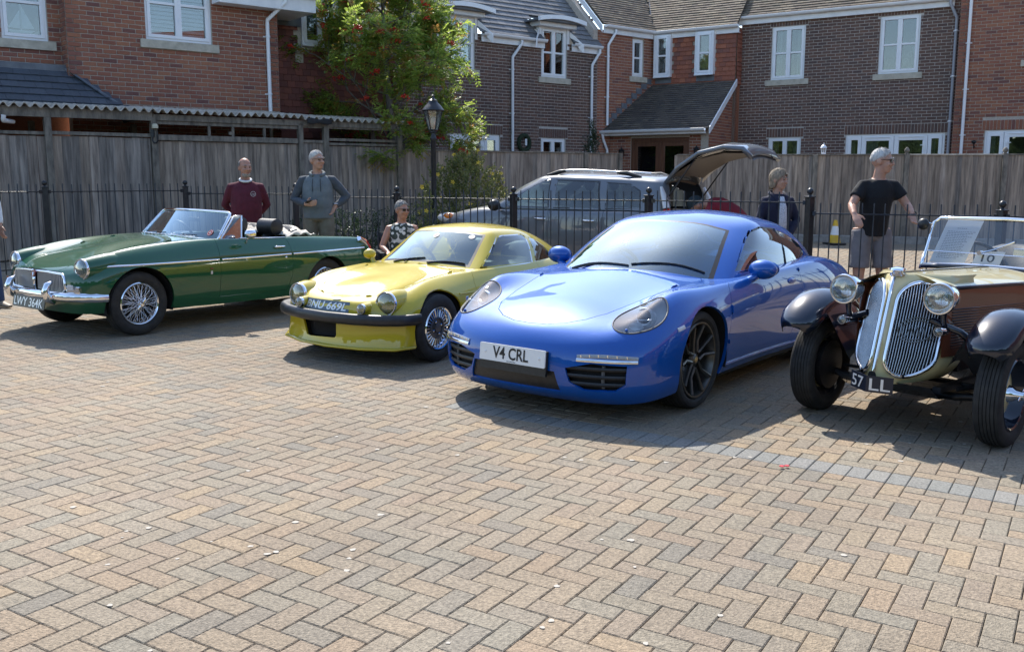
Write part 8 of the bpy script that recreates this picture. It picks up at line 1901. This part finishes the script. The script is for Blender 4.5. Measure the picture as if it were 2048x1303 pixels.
 for j in range(37):
  ph = 2 * math.pi * j / 36; c = math.cos(ph); f = max(0, c) ** 1.2; bk = max(0, -c); row = []
  t1 = R(99 - 39 * f + 24 * bk) if style != 'bob' else R(100 - 36 * f + 14 * bk); t0 = 0.0 if style != 'bald' else R(58)
  if style == 'bald' and c > .25: continue
  for i in range(I + 1):
   t = t0 + (t1 - t0) * i / I; e = 1 + .03 * math.sin(ph * 11 + i * 1.7) * (i > 2) + .02 * math.sin(ph * 5 + i); v = (.005 if style != 'bob' else .014) if i < I - 1 or style == 'bob' else (.001 if i < I else -.005)
   row.append(h(-.012 + (.098 + v) * math.sin(t) * c * e, (.076 + v) * math.sin(t) * math.sin(ph) * e, .025 + (.098 + v * 1.3) * math.cos(t)))
  if style == 'bob':
   dr = .105 * (1 - f ** .35) if c > 0 else .105
   for q in (.5, 1.0): row.append(row[I] + HR @ Vector((.006 * q, -.010 * q * math.sin(ph), -dr * q)))
  P.append(row)
 m.grid(P); o = m.build('hair', hm, root, smooth=True); q = o.modifiers.new('s', 'SOLIDIFY'); q.thickness = .010; q.offset = -1
 m = MB()
 for _ in range(420):      # loose locks break up the outline
  r_ = random.choice(P); i = random.randint(1 if style != 'bald' else 0, len(r_) - 2); p = Vector(r_[i]); q = Vector(r_[i + 1]); d = (q - p).normalized() + rvec() * .35; nrm = (p - hd).normalized(); L_ = random.uniform(.018, .034) if style != 'bob' else random.uniform(.03, .06); s = d.cross(nrm).normalized() * .0028; p = p + nrm * .001
  m.add([p - s, p + s, p + d * L_ + nrm * random.uniform(.0, .008)], [(0, 1, 2)])
 m.build('hair_locks', hm, root)
 if eyes:
  for sg in (1, -1): m = MB(); m.sphere(h(.083, .030 * sg, .004), 1, 10, 6, (.010, .012, .008)); m.build('eye', MATS['eye_dark'], root, smooth=True)
  m = MB(); m.tube([h(.0985, -.022, -.066), h(.103, 0, -.067), h(.0985, .022, -.066)], .0035, 6); m.build('mouth', MATS['lip'], root, smooth=True)
  for sg in (1, -1): m = MB(); m.tube([h(.096, .014 * sg, .026), h(.097, .032 * sg, .031), h(.086, .05 * sg, .026)], .005, 6); m.build('eyebrow', hm, root, smooth=True)
 root['_h'] = 0; del root['_h']
 return root, h, V
plain('eye_dark', (.03, .022, .018), .15); plain('lip', (.30, .10, .08), .5)
def glasses(root, h, dark, name):
 mt = plain('sunglass_lens', (.006, .006, .007), .06, coat=1.0) if dark and 'sunglass_lens' not in MATS else (MATS['sunglass_lens'] if dark else MATS['spectacle_frame'])
 m = MB()
 for sg in (1, -1):
  if dark: m.add([h(.104, .008 * sg, .018), h(.098, .058 * sg, .020), h(.096, .054 * sg, -.012), h(.103, .014 * sg, -.012), h(.098, .008 * sg, .018), h(.092, .056 * sg, .020), h(.090, .052 * sg, -.012), h(.097, .014 * sg, -.012)], [(0, 1, 2, 3), (7, 6, 5, 4), (0, 4, 5, 1), (1, 5, 6, 2), (2, 6, 7, 3), (3, 7, 4, 0)])
  else: m.tube([h(.102, (.032 + .022 * math.cos(t)) * sg, .004 + .015 * math.sin(t)) for t in np.linspace(0, 6.28, 13)[:-1]], .0022, 5, closed=True)
  m.tube([h(.094, .056 * sg, .016), h(.04, .080 * sg, .014), h(-.02, .082 * sg, .008)], .0030, 5)
 m.tube([h(.103, -.012, .014), h(.103, .012, .014)], .003, 5); m.build(name, mt, root)
plain('spectacle_frame', (.10, .09, .08), .3, .6)
W_HAIR = noisy('white_hair', (.36, .35, .33), (.66, .65, .62), 60, .6, .6, stretch=(1, 1, .3)); G_HAIR = noisy('grey_hair', (.14, .14, .14), (.34, .335, .33), 60, .6, .6); B_HAIR = noisy('ash_brown_hair', (.18, .13, .09), (.40, .32, .22), 40, .6, .6, stretch=(3, 3, .3))
def people():
 M_navy = cloth('navy_jacket', (.010, .011, .028)); M_blk = cloth('black_cotton', (.0055, .006, .008)); M_grey = cloth('grey_jersey', (.115, .135, .145)); M_dgrey = cloth('grey_sleeve', (.055, .065, .078)); M_mar = cloth('maroon_knit', (.075, .008, .018)); M_shorts = cloth('grey_shorts', (.155, .145, .150)); M_khaki = cloth('khaki_cotton', (.125, .115, .085)); M_dark = cloth('dark_trousers', (.02, .02, .024)); M_red = cloth('red_fleece', (.16, .010, .018)); M_denim = cloth('blue_denim', (.030, .055, .12)); M_shoe = plain('shoe_dark', (.03, .028, .026), .5); M_shoel = plain('shoe_tan', (.22, .17, .12), .6); M_white = cloth('white_cotton', (.55, .56, .57)); M_floral = palette('floral_print', [(.62, .60, .55), (.05, .06, .05), (.58, .56, .52), (.30, .33, .22)], speck=.5, sscale=18)
 n = M_floral.node_tree; cr = [q for q in n.nodes if q.type == 'VALTORGB'][0]; vo = n.nodes.new('ShaderNodeTexVoronoi'); vo.inputs['Scale'].default_value = 13; g = [q for q in n.nodes if q.type == 'NEW_GEOMETRY'][0]; n.links.new(g.outputs['Position'], vo.inputs['Vector']); n.links.new(vo.outputs['Distance'], cr.inputs['Fac']); cr.color_ramp.interpolation = 'CONSTANT'
 # man in black leaning on the rail
 x, y = 3.95, 10.42; bz = gz(x, y); rl = (1.17 - bz) / (1.92 / 1.75)
 J = dict(pelvis=(-.05, 0, .95), waist=(-.02, 0, 1.08), chest=(.03, 0, 1.30), neck=(.06, 0, 1.465), head=(.085, 0.01, 1.625), shL=(.05, .155, 1.39), shR=(.05, -.155, 1.39), elL=(.10, .275, 1.20), elR=(.12, -.285, 1.20), wrL=(.27, .255, 1.115), wrR=(.27, -.32, 1.115), hdL=(.55, -.15, -.55), hdR=(.6, .1, -.55), thL=(.2, -1, .2), thR=(.2, 1, .2), hiL=(-.05, .10, .93), hiR=(-.05, -.10, .93), knL=(-.02, .12, .50), knR=(-.02, -.12, .50), anL=(-.06, .13, .08), anR=(-.06, -.13, .08))
 r, h, V = person((x, y, bz), R(-90) + .06, 1.92, J, 'white-haired man in black T-shirt and grey shorts leaning on the railing', SK[0], (.95, .05), dict(top=(M_blk, 'short'), bottom=(M_shorts, 'shorts'), shoes=M_shoe, hem=.25, belly=.012, slim=.86), (W_HAIR, 'short'), eyes=True, group='people behind the railing'); glasses(r, h, True, 'sunglasses')
 c = V['wrL']; m = MB(); m.tube([c + Vector((.03 * math.cos(t), .0, .0)) + Vector((0, .03 * math.sin(t), 0)) for t in np.linspace(0, 6.28, 13)[:-1]], .007, 6, closed=True); m.lathe([(.001, .008), (.017, .008), (.018, 0)], 12, axisM(c + Vector((.0, .03, .012)), (.3, .8, .5))); m.build('wristwatch', M_black, r, smooth=50)
 # woman in navy
 x, y = 3.08, 11.12
 J = dict(elL=(.03, .25, 1.14), elR=(.03, -.25, 1.14), wrL=(.19, .07, .97), wrR=(.19, -.07, .97), hdL=(.4, -.6, -.5), hdR=(.4, .6, -.5), shL=(.0, .165, 1.375), shR=(.0, -.165, 1.375))
 r, h, V = person((x, y, gz(x, y)), R(-90) + .25, 1.69, J, 'woman with bobbed hair in navy jacket standing behind the railing', SK[0], (.55, .08), dict(top=(M_navy, 'long'), bottom=(M_dark, 'long'), shoes=M_shoe, hem=.7), (B_HAIR, 'bob'), group='people behind the railing')
 m = MB(); loft(m, [((.135, 0, .90), .055, .02), ((.137, 0, 1.10), .060, .02), ((.135, 0, 1.30), .050, .02), ((.085, 0, 1.42), .04, .02)]); m.build('blouse', palette('spotted_blouse', [(.5, .5, .52), (.6, .6, .62)], speck=.6, sscale=110), r, smooth=True)
 m = MB(); m.tube([(-.05, .085, 1.47), (.03, .095, 1.45), (.10, .06, 1.40), (.135, .062, 1.30)], [.02, .024, .022, .012], 8); m.tube([(-.05, -.085, 1.47), (.03, -.095, 1.45), (.10, -.06, 1.40), (.135, -.062, 1.30)], [.02, .024, .022, .012], 8); m.tube([(-.05, .085, 1.47), (-.09, 0, 1.48), (-.05, -.085, 1.47)], .02, 8); m.build('jacket_collar', M_navy, r, smooth=True)
 # man in red bending into the open boot
 x, y = 2.92, 12.55
 J = dict(pelvis=(-.10, 0, .93), waist=(.02, 0, 1.05), chest=(.22, 0, 1.17), neck=(.37, 0, 1.21), head=(.50, .02, 1.19), shL=(.30, .19, 1.17), shR=(.30, -.19, 1.17), elL=(.48, .22, .95), elR=(.48, -.22, .95), wrL=(.66, .12, .82), wrR=(.66, -.12, .82), hiL=(-.10, .10, .91), hiR=(-.10, -.10, .91), knL=(-.02, .12, .49), knR=(-.02, -.12, .49), anL=(-.06, .12, .08), anR=(-.06, -.12, .08), hdL=(.7, -.2, -.5), hdR=(.7, .2, -.5))
 r, h, V = person((x, y, gz(x, y)), R(168), 1.74, J, 'person in red fleece and dark cap bending into the open tailgate', SK[1], (.25, .75), dict(top=(M_red, 'long'), bottom=(M_dark, 'long'), shoes=M_shoe, belly=.03), (G_HAIR, 'bald'), eyes=False, group='people behind the railing')
 m = MB(); P = [[h(-.012 + .112 * math.sin(t) * math.cos(p), .092 * math.sin(t) * math.sin(p), .03 + .108 * math.cos(t)) for p in np.linspace(0, 6.283, 21)] for t in np.linspace(.02, 1.55, 8)]; m.grid(P); m.grid([[h(.09 + .0 * q, s * .07, .035), h(.16 - .05 * abs(s), s * .075, .015)] for s in np.linspace(-1, 1, 9) for q in (0,)]); m.build('cap', cloth('cap_cloth', (.012, .022, .026)), r, smooth=True)
 # man in maroon jumper, hands behind his back
 x, y = -3.37, 12.15
 J = dict(elL=(-.10, .27, 1.14), elR=(-.10, -.27, 1.14), wrL=(-.19, .08, .95), wrR=(-.19, -.08, .95), hdL=(-.1, -.7, -.3), hdR=(-.1, .7, -.3), shL=(0, .185, 1.375), shR=(0, -.185, 1.375))
 r, h, V = person((x, y, gz(x, y)), R(-90) + .30, 1.69, J, 'balding bearded man in maroon jumper with hands behind his back', SK[1], (.35, .02), dict(top=(M_mar, 'long'), bottom=(M_dark, 'long'), shoes=M_shoe, belly=.05, hem=.5), (G_HAIR, 'bald'), group='people in front of the timber shelter')
 m = MB(); m.lathe([(max(1e-4, math.sin(math.pi * i / 8)), -math.cos(math.pi * i / 8)) for i in range(9)], 14, Matrix.Translation(h(.034, 0, -.094)) @ Matrix.Rotation(.65, 4, 'Z') @ Matrix.Diagonal((.062, .056, .036, 1))); m.build('beard', noisy('grey_beard', (.22, .18, .15), (.42, .37, .32), 60, .8, .6), r, smooth=True)
 m = MB(); m.tube([(.03 + .075 * math.cos(t), .072 * math.sin(t), 1.468 - .025 * math.cos(t)) for t in np.linspace(0, 6.28, 17)[:-1]], .015, 6, closed=True); m.build('shirt_collar', MATS['white_cotton'], r, smooth=True)
 F = axisM((.142, .085, 1.285), (1, .18, .1)); m = MB(); m.lathe([(.030, .004), (.034, .004)], 24, F);
 for sx in (-.014, 0, .014): m.tube([F @ Vector((sx - .006, -.012, .005)), F @ Vector((sx, .012, .005)), F @ Vector((sx + .006, -.012, .005))], .0018, 4)
 m.build('embroidered_badge', plain('thread_white', (.6, .58, .58), .8), r)
 # man in grey half-zip with a phone
 x, y = -2.50, 12.35
 J = dict(elR=(-.03, -.30, 1.14), wrR=(.22, -.12, 1.09), hdR=(.55, .65, .10), thR=(.2, 0, 1), elL=(-.07, .36, 1.17), wrL=(.04, .215, 1.06), hdL=(.25, -.55, -.75), thL=(-.6, -.5, .5))
 r, h, V = person((x, y, gz(x, y)), R(-90) + .10, 1.80, J, 'white-haired man in grey half-zip top holding a phone at his waist', SK[0], (.75, -.05), dict(top=(M_grey, 'none'), bottom=(M_khaki, 'long'), shoes=M_shoel, belly=.045, hem=.35), (W_HAIR, 'short'), group='people in front of the timber shelter'); glasses(r, h, False, 'spectacles')
 for S in 'LR':
  sg = 1 if S == 'L' else -1; a, b, c = V['sh' + S], V['el' + S], V['wr' + S]; m = MB(); m.tube([a + Vector((0, -.06 * sg, .005)), a, a.lerp(b, .4), b, b.lerp(c, .35), b.lerp(c, .95)], [.054, .062, .061, .054, .051, .038], 14); fuse(m, 'sleeve', M_dgrey, r, .012, 5)
 m = MB(); m.tube([(.02 + .08 * math.cos(t), .085 * math.sin(t), 1.465 - .03 * math.cos(t)) for t in np.linspace(.5, 5.78, 17)], .020, 6); m.build('collar', M_grey, r, smooth=True)
 for sg in (1, -1): m = MB(); m.tube([(.115, .045 * sg, 1.40), (.150, .05 * sg, 1.33), (.160, .052 * sg, 1.24)], .004, 5); m.build('drawstring', M_dark, r)
 m = MB(); m.box((.27, -.06, 1.115), (.075, .14, .012), M=Matrix.Rotation(.35, 3, 'Y')); m.build('watch_strap', M_black, r) if False else None
 ph = empty('mobile_phone', (0, 0, 0)); bpy.context.view_layer.update(); ph.location = r.matrix_world @ Vector((.265, -.055, 1.125)); ph.rotation_euler = (0.1, -.45, R(-90) + .6); m = MB(); m.box((0, 0, 0), (.075, .15, .010)); m.build('phone_body', M_black, ph, bevel=.004); tag(ph, 'dark mobile phone held by the man in grey', 'phone')
 c = V['wrL']; m = MB(); m.tube([c + Vector((0, 0, .03)) + Vector((.032 * math.cos(t), .032 * math.sin(t), .0)) for t in np.linspace(0, 6.28, 13)[:-1]], .008, 6, closed=True); m.build('wristwatch', M_alloy, r, smooth=50)
 # seated woman
 x, y = -1.33, 11.6; zc = -.47
 J = dict(pelvis=(-.06, 0, .52), waist=(-.08, 0, .66), chest=(-.09, 0, .87), neck=(-.08, 0, 1.035), head=(-.05, 0, 1.19), shL=(-.08, .162, .955), shR=(-.08, -.162, .955), elL=(-.06, .26, .72), elR=(-.02, -.27, .72), wrL=(.16, .22, .66), wrR=(.20, -.22, .66), hiL=(-.03, .09, .52), hiR=(-.03, -.09, .52), knL=(.40, .11, .52), knR=(.40, -.11, .52), anL=(.42, .12, .08), anR=(.42, -.12, .08), hdL=(1, 0, -.1), hdR=(1, 0, -.1), thL=(0, -1, 0), thR=(0, 1, 0))
 r, h, V = person((x, y, gz(x, y)), R(-75), 1.64, J, 'grey-haired woman in sunglasses and floral dress sitting beside the yellow car', SK[1], (.50, .02), dict(top=(M_floral, 'none'), bottom=(M_floral, 'shorts'), shoes=M_shoel), (G_HAIR, 'short'), group='people in front of the timber shelter'); glasses(r, h, True, 'sunglasses')
 # someone in jeans at the edge of the picture
 x, y = -5.86, 10.4; r, h, V = person((x, y, gz(x, y)), R(-35), 1.76, dict(anL=(.10, .14, .08), knL=(.08, .12, .50)), 'person in blue jeans standing at the left edge beside the green car', SK[0], (.2, .1), dict(top=(M_white, 'long'), bottom=(M_denim, 'long'), shoes=M_shoel, belly=.03), (G_HAIR, 'short'), group='people in front of the timber shelter')
people()
# ================================================================ trees and a terrace behind the photographer (they show as reflections in paint and glass)
def behind():
 random.seed(21); m = MB(); P = []
 xs = np.linspace(-60, 60, 161)
 for k, z in enumerate((-1.0, 1.5, 3.0, 4.2, 5.2, 5.9)):
  P.append([(x, -15 - .06 * abs(x) + 1.1 * math.sin(x * 1.7 + k) * .5 + random.uniform(-.5, .5) + .35 * k, z * (1 + .22 * math.sin(x * .43) + .12 * math.sin(x * 1.31 + 1)) + random.uniform(-.25, .25)) for x in xs])
 m.grid(P); tag(m.build('treeline', noisy('treeline_leaf', (.012, .03, .010), (.06, .10, .03), 3, .9, .9, bscale=5, bdist=.3, coords='World'), smooth=True), 'dark belt of trees behind the photographer', kind='stuff')
 m = MB(); m.box((17, 2, 2.6), (4, 24, 5.8)); m.prism([(-2.3, 0), (2.3, 0), (0, 2.4)], -12.3, 12.3, frame((17, 2, 5.5), (1, 0, 0)) @ Matrix.Rotation(R(90), 4, 'X')); w = m.build('terrace_wall', noisy('terrace_brick', (.22, .08, .05), (.31, .13, .08), 4, .9, .2, coords='World')); tag(w, 'brick terrace outside the picture on the right', kind='structure')
 for k in range(6):
  for z in (1.2, 3.8):
   m = MB(); m.box((14.97, -8 + 3.6 * k, z), (.08, 1.3, 1.3)); m.build('window', MATS['upvc'], w); m = MB(); m.box((14.94, -8 + 3.6 * k, z), (.08, 1.1, 1.1)); m.build('pane', M_room, w)
behind()
bpy.context.view_layer.update()
